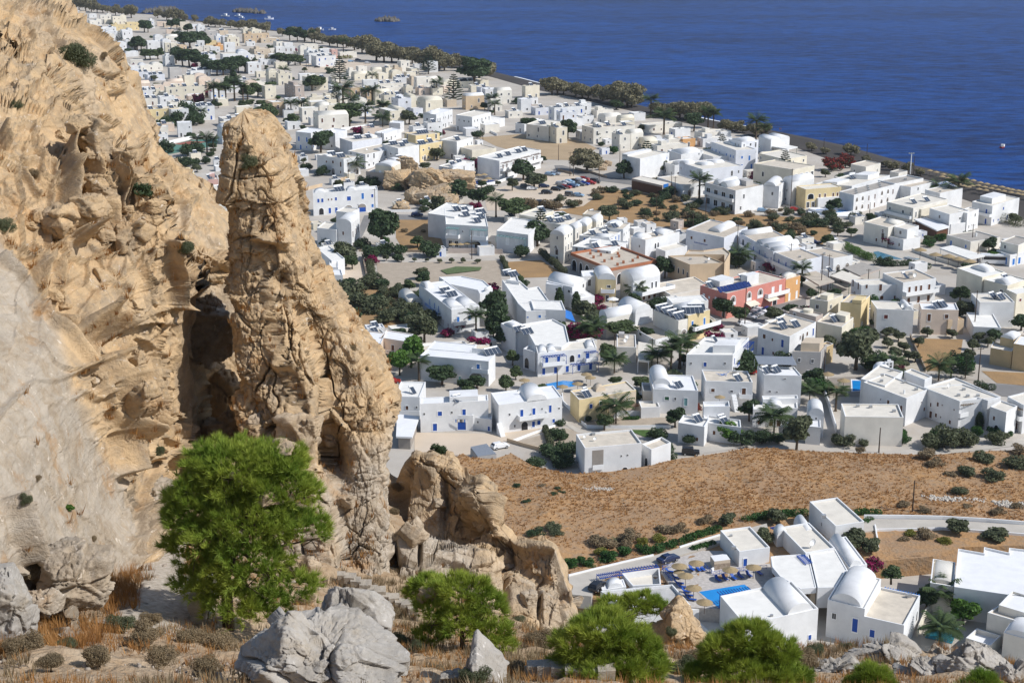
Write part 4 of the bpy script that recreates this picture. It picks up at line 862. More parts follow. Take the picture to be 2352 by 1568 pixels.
b.box(.02,.5,.18,.5,2.0).box(.1,.42,.52,.72,1.2).pergola(1,.62,.98,5.6,1.4,n=9).rail(1,.62,.98,3.2,1.3,'blue').wins(1,(.7,.8,.9),3.3,.9,2.1,'blue').rail(1,.05,.2,3.2,1.1,'blue').win(1,.12,3.3,.9,2.1,'blue').wins(1,(.3,.4,.5),.2,.9,2.1,'blue').unit(.2,.9).unit(.4,.9,.6).solar(.7,.8,1)
h=HS('bare grey cement house with four small barred windows under the big tree','grey_house',detail=True)
b=h.rect('c',(222,241),(487,247),(540,180),6.2,0,col='grey',roof='beige',par=.3);b.win(0,.26,3.4,.8,1.1,'dark').win(0,.72,3.2,.8,1.1,'dark').win(0,.6,.3,.9,1.0,'dark').win(0,.8,.2,.8,1.0,'dark')
b.box(.1,.75,.2,.95,2.2,'beige')
b=h.rect('c',(490,190),(500,215),(600,170),5.0,0,col='ochre',roof='beige',par=.4)
h=HS('plain windowless pale grey house facing the field beside the utility pole','plain_house',detail=True)
b=h.rect('c',(672,718),(708,838),(1246,845),6.8,0,col='pale',roof='cream',par=.4)
for a,c in((.85,.28),(.8,.5),(.5,.88)):b.unit(a,c,.8)
h=HS('white apartment block with brown-framed windows and a flat roof beside the pale blue pool','apartment_block','apartment block',detail=True)
b=h.rect('c',(878,522),(1273,672),(1470,588),6.8,0,roof='cream',par=.35)
for u,z,ww,hh in((.6,2.8,1.0,2.1),(.81,3.2,.9,1.1),(.9,2.7,1.0,2.1),(.42,3.9,.4,.5)):b.win(0,u,z,ww,hh,'brown')
b.rail(0,.36,.62,2.6,1.0,'grey').rail(0,.68,.82,2.6,.9,'grey').win(1,.72,4.0,.4,.5,'brown').win(1,.88,1.6,.9,1.1,'brown').unit(.15,.75).unit(.5,.93).chim(.2,.3,.7)
b=h.rect('c',(920,478),(1075,555),(1240,425),6.85,0,roof='cream',par=.35);b.unit(.3,.2).unit(.5,.5).unit(.4,.9)
b=h.rect('c',(1250,425),(1440,500),(1498,470),6.8,0,roof='cream',par=.35)
h=HS('white apartment block with a wooden pergola balcony and satellite dish near the road','apartment_block','apartment block',detail=True)
b=h.rect('c',(1425,572),(1762,697),(2135,662),6.9,0,roof='cream',par=.35)
b=h.polyt('c',[(1475,588),(1762,698),(1925,662),(2020,692),(2138,660),(1895,552),(1722,480),(1430,565)],6.95,0,roof='cream',par=.36)
b.p=[Vector(p)for p in(b.p[0],b.p[1],b.p[2],b.p[3])]+b.p[4:]
for u,z,hh in((.1,2.9,1.1),(.33,3.6,1.2),(.47,4.2,.5),(.85,4.2,.5),(.3,.9,1.1),(.45,1.2,.5),(.75,.6,1.1)):b.win(0,u,z,.85 if hh>1 else.45,hh,'brown')
b.win(0,.13,.1,1.1,2.0,'brown').pergola(1,.05,.95,5.9,.8,mat('pergola wood',(.3,.22,.14),.8,.2,3),9,False).win(1,.5,3.3,1.2,2.1,'brown').win(1,.8,3.3,.8,2.1,'brown').rail(1,0,1,3.1,.5).win(3,.7,3.4,.9,1.3,'brown').win(3,.6,.6,.9,1.1,'brown')
for a,c in((.35,.55),(.2,.8),(.1,1.2),(.6,1.3)):b.unit(a,c,.8)
b.dish(.9,.9,1.3)
h=HS('white apartment wing with two pergola balconies at the right edge beside the road','apartment_block','apartment block',detail=True)
b=h.rect('c',(2200,655),(2351,735),(2520,690),6.9,0,roof='cream',par=.35);b.pergola(0,.1,.98,5.6,.9,mat('pergola wood',(.3,.22,.14),.8,.2,3),8,False).rail(0,.0,1,3.2,.9).wins(0,(.25,.6),3.3,.9,2.1,'brown').wins(0,(.3,.7),.3,1.0,1.9,'brown')
b=h.rect('c',(2090,740),(2190,800),(2290,740),6.5,0,roof='cream',par=.35);b.arch(0,.5,.3,1.8,2.6,'dark').win(0,.3,3.6,.8,1.1,'brown')
h=HS('white house with blue doors, a front vault and side stairs beside the gravel yard',detail=True)
b=h.rect('h',(1732,388),(2316,316),(2232,208),6.7,0,roof='white',par=.25);b.vault(.24,.56,.0,1.0,'c',1.6)
b.win(0,.17,3.9,.5,.6).win(0,.36,3.0,.95,2.1,'blue').win(0,.55,3.0,.95,2.1,'blue').win(0,.68,4.3,.4,.5).win(0,.81,3.3,.8,2.0,'blue').win(0,.95,3.9,.5,.5).arch(0,.405,.1,1.9,2.1,'dark').win(0,.545,.4,.9,1.6,'blue').win(0,.63,.8,1.0,1.2,'blue').win(0,.865,.9,.8,1.0,'blue').win(0,.25,1.0,.5,.7)
b.rail(0,.29,.51,2.9,1.5).rail(0,.5,.75,2.9,1.3,'white').dish(.6,.7,1.0).dish(.5,.85,1.0)
mb=MB()
for i in range(9):mb.box(-1.0,.2,-.3*i-.3,-.3*i,0,2.7-.3*i)
p0,r_=b.place(0,.03);h.child('outside_stairs',mb.build('outside_stairs',M_TRIM),(p0.x,p0.y,0),r_)
h=HS('white house with a wide blue garage door and laundry line facing the gravel yard',detail=True)
b=h.rect('h',(1012,378),(1638,347),(1632,292),6.7,0,roof='white',par=.3);b.box(.15,.57,.1,1.25,1.3).solar(.45,.22,2).win(0,.055,4.0,.5,.6).win(0,.285,3.6,1.2,1.2,'blue').win(0,.21,.1,1.2,2.0,'blue').win(0,.46,4.0,.5,.7).win(0,.64,2.9,1.0,2.2,'blue')
b2=h.rect('h',(1248,482),(1498,484),(1500,460),3.6,0,roof='sand',par=.7);b2.win(0,.58,.05,2.4,2.2,'blue').win(0,.08,1.6,.5,.6)
h.rect('h',(1500,500),(1668,522),(1662,480),2.9,0,roof='white',par=.2).win(0,.25,1.6,.5,.6).win(0,.85,.1,.7,1.2,'blue')
mb=MB();p0,r_=b2.place(0,.3)
for i,cc in enumerate((0,1,2,0,3,3,2,1,0)):mb.box(.35*i,.35*i+.28,-.75,-.72,.9-.1*(i%3),1.55,cc)
mb.box(-.2,3.4,-.755,-.72,1.55,1.57,3)
h.child('laundry',mb.build('laundry',[M_TRIM,M_AZUR,MW['beige'],M_DARK]),(p0.x,p0.y,1.55),r_)
h=HS('white house with a solar tank partly hidden by the pinnacle, above the glazed lean-to',detail=True)
b=h.rect('h',(772,310),(1006,314),(1062,176),5.4,0,roof='pale',par=.3);b.win(0,.17,2.6,.45,.6).win(0,.5,2.2,.75,1.1,'brown').win(0,.88,2.6,.45,.6).solar(.35,.3,1).rail(0,-.05,1.0,1.2,.4)
h=HS('peach two-storey house with twin arches and a white roof beside the rock pinnacle','peach_house',detail=True)
b=h.rect('e',(640,800),(890,840),(932,770),6.2,0,col='peach',roof='white',par=.25);b.win(0,.48,2.9,1.1,2.0,'brown').win(0,.75,3.2,.8,1.2,'brown').win(0,.28,.9,.9,1.2,'teal').rail(0,.1,.85,2.8,1.0,'peach')
b=h.rect('e',(345,822),(650,858),(690,760),6.2,0,col='peach',roof='white',par=.25);b.arch(0,.55,2.9,1.9,1.7,'dark').arch(0,.82,2.9,1.9,1.7,'dark')
h=HS('white hotel with bougainvillea over its facade, an arched entrance and roof solar panels','white_hotel','hotel',detail=True)
b=h.rect('e',(1012,966),(1640,1020),(1702,956),6.2,0,roof='white',par=.2)
b.arch(0,.82,.1,4.0,3.2,'door').win(0,.85,3.4,.95,2.0,'azure').rail(0,.76,1.0,3.3,.6).win(0,.58,.8,.7,1.2,'teal').win(1,.4,1.0,.8,2.2,'white')
b2=h.polyt('e',[(1075,905),(1650,955),(1700,945),(1480,925),(1530,868),(1145,832)],6.15,0,roof='white',par=.2);b2.solar(.0,.45,4).box(.05,.3,.2,.35,1.2)
h=HS('white hotel with blue-framed balconies and twin front vaults under black lettering','white_hotel','hotel',detail=True)
b=h.rect('e',(1000,312),(1300,548),(1556,512),6.6,0,roof='white',par=.2);b.vault(.02,.3,.02,.48,'a',1.0).vault(.02,.3,.5,.97,'a',1.0).vault(.82,1.0,.05,.3,'c',1.3)
b.win(1,.23,2.6,.95,2.0,'azure').win(1,.64,2.6,.95,2.0,'azure').rail(1,.05,.9,2.4,1.0).win(1,.93,4.0,.35,.4)
b.rail(0,.3,.7,2.8,1.1,'azure').wins(0,(.35,.5,.62),2.9,1.0,2.1,'azure').wins(0,(.3,.45,.6,.75,.9),.2,.9,2.0,'brown').solar(.45,.55,3).solar(.6,.5,3)
fo=textmesh('Hotel Melina',.85,M_DARK,.2);fo.parent=h.root;p0,r_=b.place(1,.45);nrm=Vector((math.sin(r_),-math.cos(r_)));fo.location=(p0.x+nrm.x*.04-h.root.location.x,p0.y+nrm.y*.04-h.root.location.y,5.75);fo.rotation_euler=(R(90),0,r_)
b=h.polyt('e',[(1540,365),(1560,400),(1678,352),(1592,278),(1392,238),(1185,247),(1280,310)],6.55,0,roof='white',par=.3);
b.vault(.0,.4,.4,.9,'c',1.0)
h=HS('low barrel-roofed shed with weathered concrete vault beside the lettered hotel','shed','shed')
b=h.rect('e',(812,400),(915,492),(1012,466),2.2,0,roof='sand',par=.1);b.vault(0,1,.0,1,'a',1.4,'pale').win(1,.5,.2,2.6,1.9,'maroon')
h=HS('long white house with stepped roof blocks and a slanting row of solar panels',detail=True)
b=h.polyt('e',[(1765,275),(1908,482),(1985,560),(2343,546),(2310,462),(2200,472),(2100,332),(2005,350),(1925,280)],6.3,0,roof='pale',par=.4)
b=h.polyt('e',[(1800,272),(1838,266),(1838,222),(1900,230),(1920,290)],6.9,0,roof='pale',par=.4);b.solar(.1,.6,3).solar(.0,1.3,3)
b=h.rect('e',(1905,485),(1983,562),(2343,548),6.25,0,roof='pale',par=.4);b.win(1,.05,4.4,.5,.5,'azure').win(1,.35,4.3,.9,.9,'azure').win(1,.52,4.5,.5,.5,'azure')
h=HS('white hotel wing with blue pergola balconies and small roof vaults beside the small pool','white_hotel','hotel',detail=True)
b=h.rect('d',(-112,262),(428,206),(396,130),6.2,0,roof='cream',par=.35);b.vault(.84,.98,.02,.8,'c',.9).vault(.69,.83,.02,.8,'c',.9).vault(.03,.17,.02,.8,'c',.9)
for u in(.15,.35,.85):b.win(0,u,3.2,1.1,2.0,'blue')
b.win(0,.7,3.9,.8,1.1,'blue').pergola(0,.05,.45,5.3,1.5,n=9).pergola(0,.78,.99,5.3,1.5,n=6).wins(0,(.1,.3,.5,.7,.9),.3,1.1,2.0,'blue').rail(0,.05,.45,3.0,1.4,'white').rail(0,.78,.99,3.0,1.4).pergola(0,.55,1.0,2.4,1.6,n=10).arch(0,.58,3.0,1.6,2.0,'dark')
b=h.polyt('e',[(1820,700),(1885,742),(2000,750),(2070,872),(2310,890),(2380,840),(2345,690),(2230,632)],6.3,0,roof='pale',par=.4);b.solar(.2,.4,3).solar(-.2,.8,3).solar(.3,.9,1)
b=h.rect('e',(1815,665),(1888,738),(2000,705),6.6,0,roof='pale',par=.3);b.vault(.1,.9,.1,.7,'c',.9)
b=h.rect('e',(1958,905),(2070,935),(2110,900),5.0,0,roof='pale',par=.8);b.arch(0,.3,.3,1.8,2.8,'dark')
h=HS('glazed lean-to roof on white posts beside the rock pinnacle','lean_to','lean-to');b=h.polyt('h',[(790,675),(938,682),(1006,492),(800,470)],3.0,2.9,roof='white',par=0);mb=MB();q=inset([tuple(p)for p in b.p],.5);mb.prism([(p[0]-h.root.location.x,p[1]-h.root.location.y)for p in q],-.2,b.zb-.02);link('shade_block',mb.build('shade_block',M_SHADE),h.root)  # dark block added under the glazing, its colour standing for the shade below
h=HS('low shed with a corrugated metal roof beside the white car','shed','shed');b=h.polyt('h',[(1473,785),(1540,862),(1712,838),(1622,755)],2.3,0,col='grey',roof='grey',par=0);mb=MB();q=[Vector((p.x-h.root.location.x,p.y-h.root.location.y))for p in b.p]
for i in range(40):
 A0,A1,B0,B1=q[0].lerp(q[3],i/40),q[0].lerp(q[3],(i+1)/40),q[1].lerp(q[2],i/40),q[1].lerp(q[2],(i+1)/40);z0,z1=b.top+.02+.06*(i%2),b.top+.02+.06*((i+1)%2);mb.quad((A0.x,A0.y,z0+.3),(B0.x,B0.y,z0),(B1.x,B1.y,z1),(A1.x,A1.y,z1+.3))
link('roof_sheet',mb.build('roof_sheet',M_STEEL),h.root)
def Q(label,t,A,B,C,top,col='white',roof='cream',name=None,cat='house',auto='dark',door=None,faces=(0,1),par=.35,vaults=(),solar=(),p=.9,arches=(),detail=False,group=None):
 nm=name or{'white':'white_house','lav':'white_house','cream':'cream_house','pale':'cream_house','yellow':'yellow_house','pink':'pink_building','orange':'orange_house','grey':'grey_house','beige':'beige_house','taupe':'taupe_house','ochre':'ochre_house','peach':'peach_house'}.get(col,'house')
 h=House(nm,label,cat,group,detail);b=h.rect(t,A,B,C,top,0,col=col,roof=roof,par=par)
 for v in vaults:b.vault(*v)
 for s in solar:b.solar(*s)
 for f,u,z,w_,hh in arches:b.arch(f,u,z,w_,hh,'door')
 if auto:b.auto(auto,faces,door=door,p=p)
 h.b=b;return h
def add(h,t,A,B,C,top,col='white',roof='cream',auto='dark',door=None,faces=(0,1),par=.35,vaults=(),solar=(),p=.9,arches=()):
 b=h.rect(t,A,B,C,top,0,col=col,roof=roof,par=par)
 for v in vaults:b.vault(*v)
 for s in solar:b.solar(*s)
 for f,u,z,w_,hh in arches:b.arch(f,u,z,w_,hh,'door')
 if auto:b.auto(auto,faces,door=door,p=p)
 return b
h=Q('unfinished brick building with arcades and rows of brick stubs on its roof','f',(190,482),(555,628),(985,550),5.2,'taupe','beige','unfinished_building','building',None,par=.7)
b=h.b;mb=MB();bl=h.root.location
for f in range(4):
 p0,p1=b.p[f],b.p[(f+1)%4];d=p1-p0;nrm=Vector((d.y,-d.x)).normalized()*.06;k=.01*f
 mb.quad((p0.x+nrm.x-bl.x,p0.y+nrm.y-bl.y,b.top-.95),(p1.x+nrm.x-bl.x,p1.y+nrm.y-bl.y,b.top-.95),(p1.x+nrm.x-bl.x,p1.y+nrm.y-bl.y,b.top+.02),(p0.x+nrm.x-bl.x,p0.y+nrm.y-bl.y,b.top+.02))
 mb.quad((p0.x+nrm.x-bl.x,p0.y+nrm.y-bl.y,b.top+.02+k),(p1.x+nrm.x-bl.x,p1.y+nrm.y-bl.y,b.top+.02+k),(p1.x-nrm.x*5-bl.x,p1.y-nrm.y*5-bl.y,b.top+.02+k),(p0.x-nrm.x*5-bl.x,p0.y-nrm.y*5-bl.y,b.top+.02+k))
 mb.quad((p1.x-nrm.x*5-bl.x,p1.y-nrm.y*5-bl.y,b.top-.8),(p0.x-nrm.x*5-bl.x,p0.y-nrm.y*5-bl.y,b.top-.8),(p0.x-nrm.x*5-bl.x,p0.y-nrm.y*5-bl.y,b.top+.02+k),(p1.x-nrm.x*5-bl.x,p1.y-nrm.y*5-bl.y,b.top+.02+k))
link('brick_parapet',mb.build('brick_parapet',MW['brick']),h.root)
for u,w_ in((.1,3.4),(.27,2.4),(.43,3.0),(.6,2.2),(.78,3)):b.arch(0,u,.2,w_,3.4,'dark')
for u in(.2,.5,.9):b.arch(1,u,.2,2.8,3.2,'dark')
_bs=MB();_bs.box(-.4,.4,-.4,.4,0,.9);ME_STUB=_bs.build('brick_stub',MW['brick'])
for a,c in((.15,.28),(.4,.22),(.65,.2),(.85,.3),(.2,.45),(.45,.42),(.7,.4),(.88,.5),(.2,.65),(.5,.62),(.62,.7),(.3,.85)):
 p=b.uv(a,c);h.child('brick_stub',ME_STUB,(p.x,p.y,b.top-b.par+.02))
h=Q('large beige rendered building with arched side windows and a blank front wall','f',(1085,512),(1285,592),(1602,576),6.2,'tan','beige','beige_building','building',None,par=.45)
for u,z in((.1,3.0),(.3,2.6),(.5,2.4),(.72,2.6),(.9,2.2)):h.b.arch(0,u,z,.9,1.7,'dark')
h.b.unit(.2,.6).dish(.4,.8).unit(.6,.4)
b=h.polyt('f',[(1240,497),(1600,500),(1602,576),(1655,486),(1595,437),(1410,462),(1272,457)],6.5,0,col='tan',roof='beige',par=.4)
h=Q('large white house with a blank wall and a pair of arched windows, roof vaults behind','f',(745,335),(877,366),(1190,292),7.0,'white','sand',auto=None,vaults=((.3,.95,.02,.3,'a',1.3),(.2,.95,.6,.92,'a',1.2)),solar=((.4,.45,1),))
h.b.arch(1,.29,3.6,.9,1.8,'dark').arch(1,.37,3.6,.9,1.8,'dark').win(0,.6,4.2,.7,.9).win(0,.8,1.0,1.0,1.6)
add(h,'f',(1045,435),(1060,470),(1260,420),4.2,'white','cream',None)
h=Q('white house with a pale vault and roof panels beside the scrub field','f',(475,247),(672,268),(735,212),6.6,'white','sand',vaults=((.3,.98,.35,.95,'c',1.1),),solar=((.5,.2,2),))
h=Q('white house with blue trim, arched gallery and cluttered solar roof','f',(268,325),(545,345),(688,270),5.8,'white','cream',auto='azure',solar=((.3,.3,2),(.7,.25,2),(.5,.8,1)),arches=((1,.8,2.8,1.8,2.2),));h.b.vault(.0,.5,.05,.3,'a',.9)
h=Q('white flat-roofed house with a stair head and solar tanks behind the brick building','f',(203,422),(560,470),(725,384),5.4,'white','pale',solar=((.5,.2,2),(.2,.6,2)));h.b.box(.5,.7,.3,.5,1.8)
h=Q('tall cream vaulted house at the left end of the cream terrace','f',(0,310),(128,330),(158,270),8.6,'pale','cream',vaults=((.0,1,.0,1,'c',1.4),),par=.1,arches=((0,.5,2.5,1.6,2.4),))
h=Q('cream vaulted house with outside stairs, second in the cream terrace','f',(150,252),(232,268),(266,215),6.6,'pale','cream',vaults=((0,1,0,1,'c',1.2),),par=.1)
h=Q('cream vaulted house in the middle of the cream terrace','f',(233,228),(338,242),(372,190),6.6,'cream','cream',vaults=((0,1,0,1,'c',1.2),),par=.1)
h=Q('cream vaulted house at the right end of the cream terrace','f',(340,190),(425,203),(462,160),6.4,'pale','cream',vaults=((0,1,0,1,'c',1.2),),par=.1)
h=Q('pale yellow cube house with a beige roof at the edge of the scrub field','f',(300,128),(425,142),(468,104),5.5,'cream','beige')
h=Q('cream house crowded with solar panels behind the cream terrace','f',(-90,190),(100,225),(235,165),6.4,'pale','cream',solar=((.7,.2,2),(.3,.3,3),(.6,.6,2),(.2,.75,2)))
h=Q('white and yellow vaulted villa with a balcony overlooking the kidney pool','f',(440,726),(605,732),(560,655),6.4,'yellow','white',vaults=((0,1,0,1,'c',1.8,'white'),),par=.1,auto='dark')
h.b.rail(0,.2,.95,3.0,1.4)
h=Q('long white vaulted villa above a wide terrace with dark doors','f',(690,690),(765,748),(1012,690),6.2,'white','white',vaults=((.0,1,0,1,'c',2.2),),par=.1,auto=None)
h.b.wins(1,(.12,.22,.35),3.4,.8,1.3,'dark').wins(1,(.7,.85),2.9,.9,2.0,'dark').win(0,.3,4.0,.5,.9,'dark').rail(1,.02,1.25,2.7,3.2).wins(1,(.2,.4,.6,.8),.2,1.4,2.1,'brown')
h=Q('white vaulted villa with tiny windows beside the blue-shuttered wing','f',(90,725),(205,800),(332,735),5.8,'white','white',vaults=((0,1,.1,.9,'a',1.6),),par=.1)
add(h,'f',(285,650),(300,700),(440,690),6.2,'white','white','dark',faces=(1,));h.b.dish(.5,.5)
h=Q('yellow-gabled vaulted villa half hidden below the white villas','f',(-40,765),(115,790),(200,742),5.6,'white','white',vaults=((0,1,.45,1,'a',1.4),),par=.1)
h=Q('low wide white vaulted wing with small slit windows near the cypress','f',(80,815),(240,915),(410,880),3.4,'white','pale',vaults=((.05,1,0,.6,'a',1.3),),par=.1,auto=None)
h=Q('white vaulted hall with roof fans and a beige lower wall','f',(455,1042),(522,1090),(780,1036),5.0,'pale','white',vaults=((0,1,0,.98,'c',1.6,'white'),),par=.1,auto=None)
h=Q('rounded white vault beside the shallow turquoise pool','f',(708,965),(785,1045),(945,1000),5.2,'white','white',vaults=((.0,1,.0,.9,'a',2.0),),par=.1,auto=None)
h=Q('white and yellow hotel wing with a large field of grey solar collectors','f',(950,1005),(1180,1108),(1285,1084),6.0,'pale','grey','white_hotel','hotel',None,par=.2)
h.b.arch(1,.5,.3,2.6,3.4,'balcony')
for a in(.15,.38,.61,.84):h.b.solar(a,.5,4,'solar',math.atan2((h.b.p[2]-h.b.p[1]).y,(h.b.p[2]-h.b.p[1]).x))
b=add(h,'f',(1130,985),(1270,1060),(1470,1005),6.8,'yellow','pale',None,par=.2);b.vault(.35,.98,.02,.98,'c',1.4);b.solar(.15,.3,5,'solar',0.1);b.solar(.3,.6,4,'solar',.1);b.wins(1,(.2,.75),3.2,.9,2.0,'azure');b.rail(1,.1,1.3,3.0,1.6)
b=add(h,'f',(1075,895),(1125,945),(1455,920),6.4,'white','pale',None)
h=Q('low flat beige roof terrace with a white rim below the solar hotel','f',(735,1152),(965,1285),(1190,1215),2.4,'white','beige','terrace_building','terrace',None,par=.5)
h=Q('long low beige roof between the villas and the pink hotel','f',(1080,765),(1105,870),(1490,800),2.6,'pale','sand','low_building','building',None,par=.3)
h=Q('pink hotel with white arched balconies and blue solar arrays on its roof','f',(1380,782),(1628,856),(2165,716),6.8,'pink','sand','pink_hotel','hotel',None,par=.4)
b=h.b;b.box(.2,.42,.42,.62,2.8,'white').box(.55,1.0,.12,.36,1.8,'white')
for c,n_,a in((.12,7,.22),(.25,6,.2),(.36,4,.2)):b.solar(a,c,n_,'pv',R(35))
b.solar(.75,.05,2).solar(.7,.6,3);b.unit(.8,.3,1.2)
for u,w_ in((.1,2.6),(.37,2.2),(.56,2.6)):b.arch(1,u,3.1,w_,2.7,'balcony')
b.wins(1,(.78,.91),3.4,1.2,1.9,'white').rail(1,.64,1.02,3.0,1.2).wins(0,(.15,.6),3.8,.9,1.1,'white').win(0,.35,3.9,.6,.7,'white').arch(0,.9,.2,1.4,2.4,'dark')
b.wins(1,(.45,.5),.1,1.6,2.2,'dark').arch(1,.82,.1,2.2,2.6,'dark')
mb=MB()
for u0,u1 in((.3,.47),(.62,.8)):
 p0,r_=b.place(1,u0);L=b.ln(1)*(u1-u0);mb2=MB();mb2.obox((0,-2.4,0),(L,0,0),(0,2.35,.9),(0,0,.05));h.child('awning',mb2.build('awning',MW['cream']),(p0.x,p0.y,2.6),r_)
h=Q('orange house joined to the pink hotel, with a pale roof vault','f',(2145,700),(2168,730),(2300,690),6.3,'orange','sand',auto='white',vaults=((.3,.95,.2,.9,'a',1.0,'pale'),),p=.6)
h=Q('long pale studio building with blue lettering, arcades and three roof vaults','f',(1470,250),(1600,345),(1815,248),6.8,'lav','beige','studio_building','building',None)
b=h.b;b.vault(.3,.6,.3,1,'c',1.2).wins(0,(.15,.5),4.0,1.1,1.1,'brown').wins(0,(.15,.5),.2,1.2,2.1,'white').arch(0,.85,.2,1.8,2.8,'dark')
def sign(h,b,f,u,z,text,size,m):
 o=textmesh(text,size,m);o.parent=h.root;p0,r=b.place(f,u);o.location=(p0.x+math.sin(r)*.05-h.root.location.x,p0.y-math.cos(r)*.05-h.root.location.y,z*b.hf);o.rotation_euler=(R(90),0,r)
sign(h,b,0,.4,3.2,'Studios & Apartments',.75,M_BLUE)
b=add(h,'f',(1735,300),(2052,472),(2135,395),6.6,'lav','beige',None,vaults=((.86,.99,.05,.95,'c',1.3),(.33,.52,.05,1,'c',1.2),(.15,.31,.05,1,'c',1.2),(.0,.13,.05,.8,'c',1.0)))
b.arch(0,.14,3.0,1.9,2.6,'dark').arch(0,.28,3.0,1.4,2.4,'dark').wins(0,(.45,.62,.78),3.0,.9,2.0,'blue').win(0,.95,3.6,.9,1.1,'blue').arch(0,.3,.2,2.2,2.7,'dark').arch(0,.5,.2,1.8,2.6,'dark').win(0,.12,.6,1.0,1.2,'white').rail(0,.1,.9,2.9,.8)
sign(h,b,0,.18,2.3,'Studios & Apartments',.55,M_BLUE)
b=add(h,'f',(2052,473),(2272,566),(2360,500),6.3,'lav','beige',None);b.wins(0,(.25,.55,.88),3.0,.95,2.0,'blue').rail(0,.05,1,2.9,.8).unit(.3,.4)
h=Q('glazed kiosk with a pale rounded roof beside the studio building','f',(1265,340),(1380,370),(1470,325),3.4,'white','white','kiosk','kiosk',None,vaults=((0,1,0,1,'c',.7),),par=.1);h.b.wins(0,(.2,.5,.8),.2,1.6,2.4,'azure').wins(1,(.2,.5,.8),.2,1.6,2.4,'azure')
h=Q('small roofless concrete hut alone in the scrub field','f',(1105,185),(1180,200),(1224,178),3.0,'taupe','beige','hut','hut','dark',p=.6)
h=Q('narrow grey-roofed house with dishes above a shaded veranda','d',(615,200),(792,205),(785,85),4.2,'pale','beige',None,auto='dark',p=.5,par=.3);h.b.dish(.6,.35,1.5).dish(.5,.6,1.6).box(.6,.9,.75,.95,1.2,'grey')
h=House('canopy','large tilted cream sail canopy over a yard between the palms','canopy');b=h.polyt('d',[(812,150),(808,320),(905,330),(1065,212),(955,178)],3.6,3.45,col='pale',roof='cream',par=0)
for i in range(4):mb=MB();mb.box(-.06,.06,-.06,.06,0,b.zb);p=b.p[i];h.child('post',mb.build('post',M_TRIM),(p.x,p.y,0))
h=Q('white terrace house with blue fabric canopies beside the tall cypress','f',(-150,1000),(143,1012),(108,925),6.2,'white','pale',auto=None)
mb=MB();p0,r_=h.b.place(1,.05);mb.obox((0,-3.0,0),(h.b.ln(1),0,0),(0,2.9,1.2),(0,0,.05));h.child('awning',mb.build('awning',M_AZUR),(p0.x,p0.y,3.6),r_)
h=Q('white house with a long beige roof, solar tanks and blue-arched gallery','g',(-90,1400),(200,1484),(440,1348),6.3,'white','sand',auto='brown',solar=((.5,.3,2),(.7,.5,2),(.3,.55,2)),arches=((1,.5,3.2,1.8,2.3),),door='blue')
h=Q('yellow and beige tower-like house with a boxed roof terrace','g',(668,1165),(858,1178),(938,1105),7.2,'yellow','sand',auto='white',p=.4);h.b.box(.0,.45,.0,.5,1.0)
h=Q('cream flat-roofed house covered in roof sheds beside the yellow tower house','g',(385,1135),(550,1158),(690,1098),6.4,'cream','sand',p=.5);h.b.box(.2,.6,.2,.6,1.2).unit(.8,.2)
h=Q('pale brown house with a round water tank on its roof','g',(195,1235),(440,1302),(505,1275),5.6,'taupe','cream',p=.3)
mb=MB();mb.lathe([(0,.9),(1.5,.9),(1.55,0)],18);p=h.b.uv(.5,.8);h.child('water_tank',mb.build('water_tank',MW['cream']),(p.x,p.y,h.b.top-h.b.par+.01))
h=Q('cream house with peach side wall and crowded roof before the yellow tower house','g',(450,1345),(680,1395),(786,1308),4.6,'cream','sand',p=.4,solar=((.5,.4,2),));h.b.box(.1,.5,.5,.9,1.6)
h=Q('white house with maroon windows and one roof vault','g',(945,1150),(1002,1228),(1340,1242),6.5,'white','cream',auto='maroon',vaults=((.1,.95,.78,.98,'a',1.0),),arches=((0,.55,2.6,2.0,2.6),),p=.7);h.b.dish(.2,.7,1.6)
h=Q('house with a white solar roof above a peach front wing','g',(1388,1165),(1412,1232),(1752,1238),6.3,'peach','white',auto='brown',solar=((.4,.45,3),(.5,.6,2)))
add(h,'g',(1520,1275),(1655,1332),(1802,1322),3.8,'tan','cream','white',p=.5)
h=Q('white house with brown doors and low stairs in the middle of the right quarter','g',(768,960),(858,1012),(1235,1003),5.0,'white','cream',auto='brown',arches=((0,.4,.3,1.6,2.4),))
h=Q('white balconied apartment house with brown doors and junk on its roof','g',(1055,900),(1242,988),(1545,948),6.3,'white','beige',auto=None);h.b.wins(1,(.2,.4,.55,.8),3.1,1.0,2.0,'brown').rail(1,0,1,3.0,1.5).wins(1,(.2,.5,.8),.2,1.2,2.0,'brown').unit(.4,.4).unit(.6,.6,1.2).dish(.3,.5,1.8).solar(.4,.3,1)
h=Q('tall cream house with rounded roof edge and maroon garden wall','g',(1780,850),(1968,938),(2175,890),7.2,'cream','pale',vaults=((.3,.9,.5,.9,'c',1.0),),p=.3)
h=Q('cream double-vaulted house with solar tank on the right side','g',(1985,958),(2200,1015),(2380,955),6.6,'cream','pale',vaults=((.1,.6,.05,.6,'c',1.2),),solar=((.5,.5,2),),p=.5)
h=Q('pale yellow house with maroon shutters at the right edge','g',(2215,1048),(2285,1092),(2450,1060),6.2,'cream','pale',auto='maroon')
h=Q('white two-storey house with solar panels on a stepped roof, above the ochre house','g',(1868,1085),(1948,1168),(2266,1166),6.4,'white','cream',auto=None,solar=((.5,.5,2),(.4,.7,2)))
h=Q('low white house with a bare roof and roof slot, right of the tall pole','g',(1890,1390),(2142,1402),(2066,1270),3.4,'white','pale',auto=None)
h=Q('blank ochre house with white vault at the right edge of the village','c',(2135,106),(2255,135),(2330,95),6.6,'ochre','white',auto=None,vaults=((0,1,0,1,'c',.9,'white'),),par=.1)
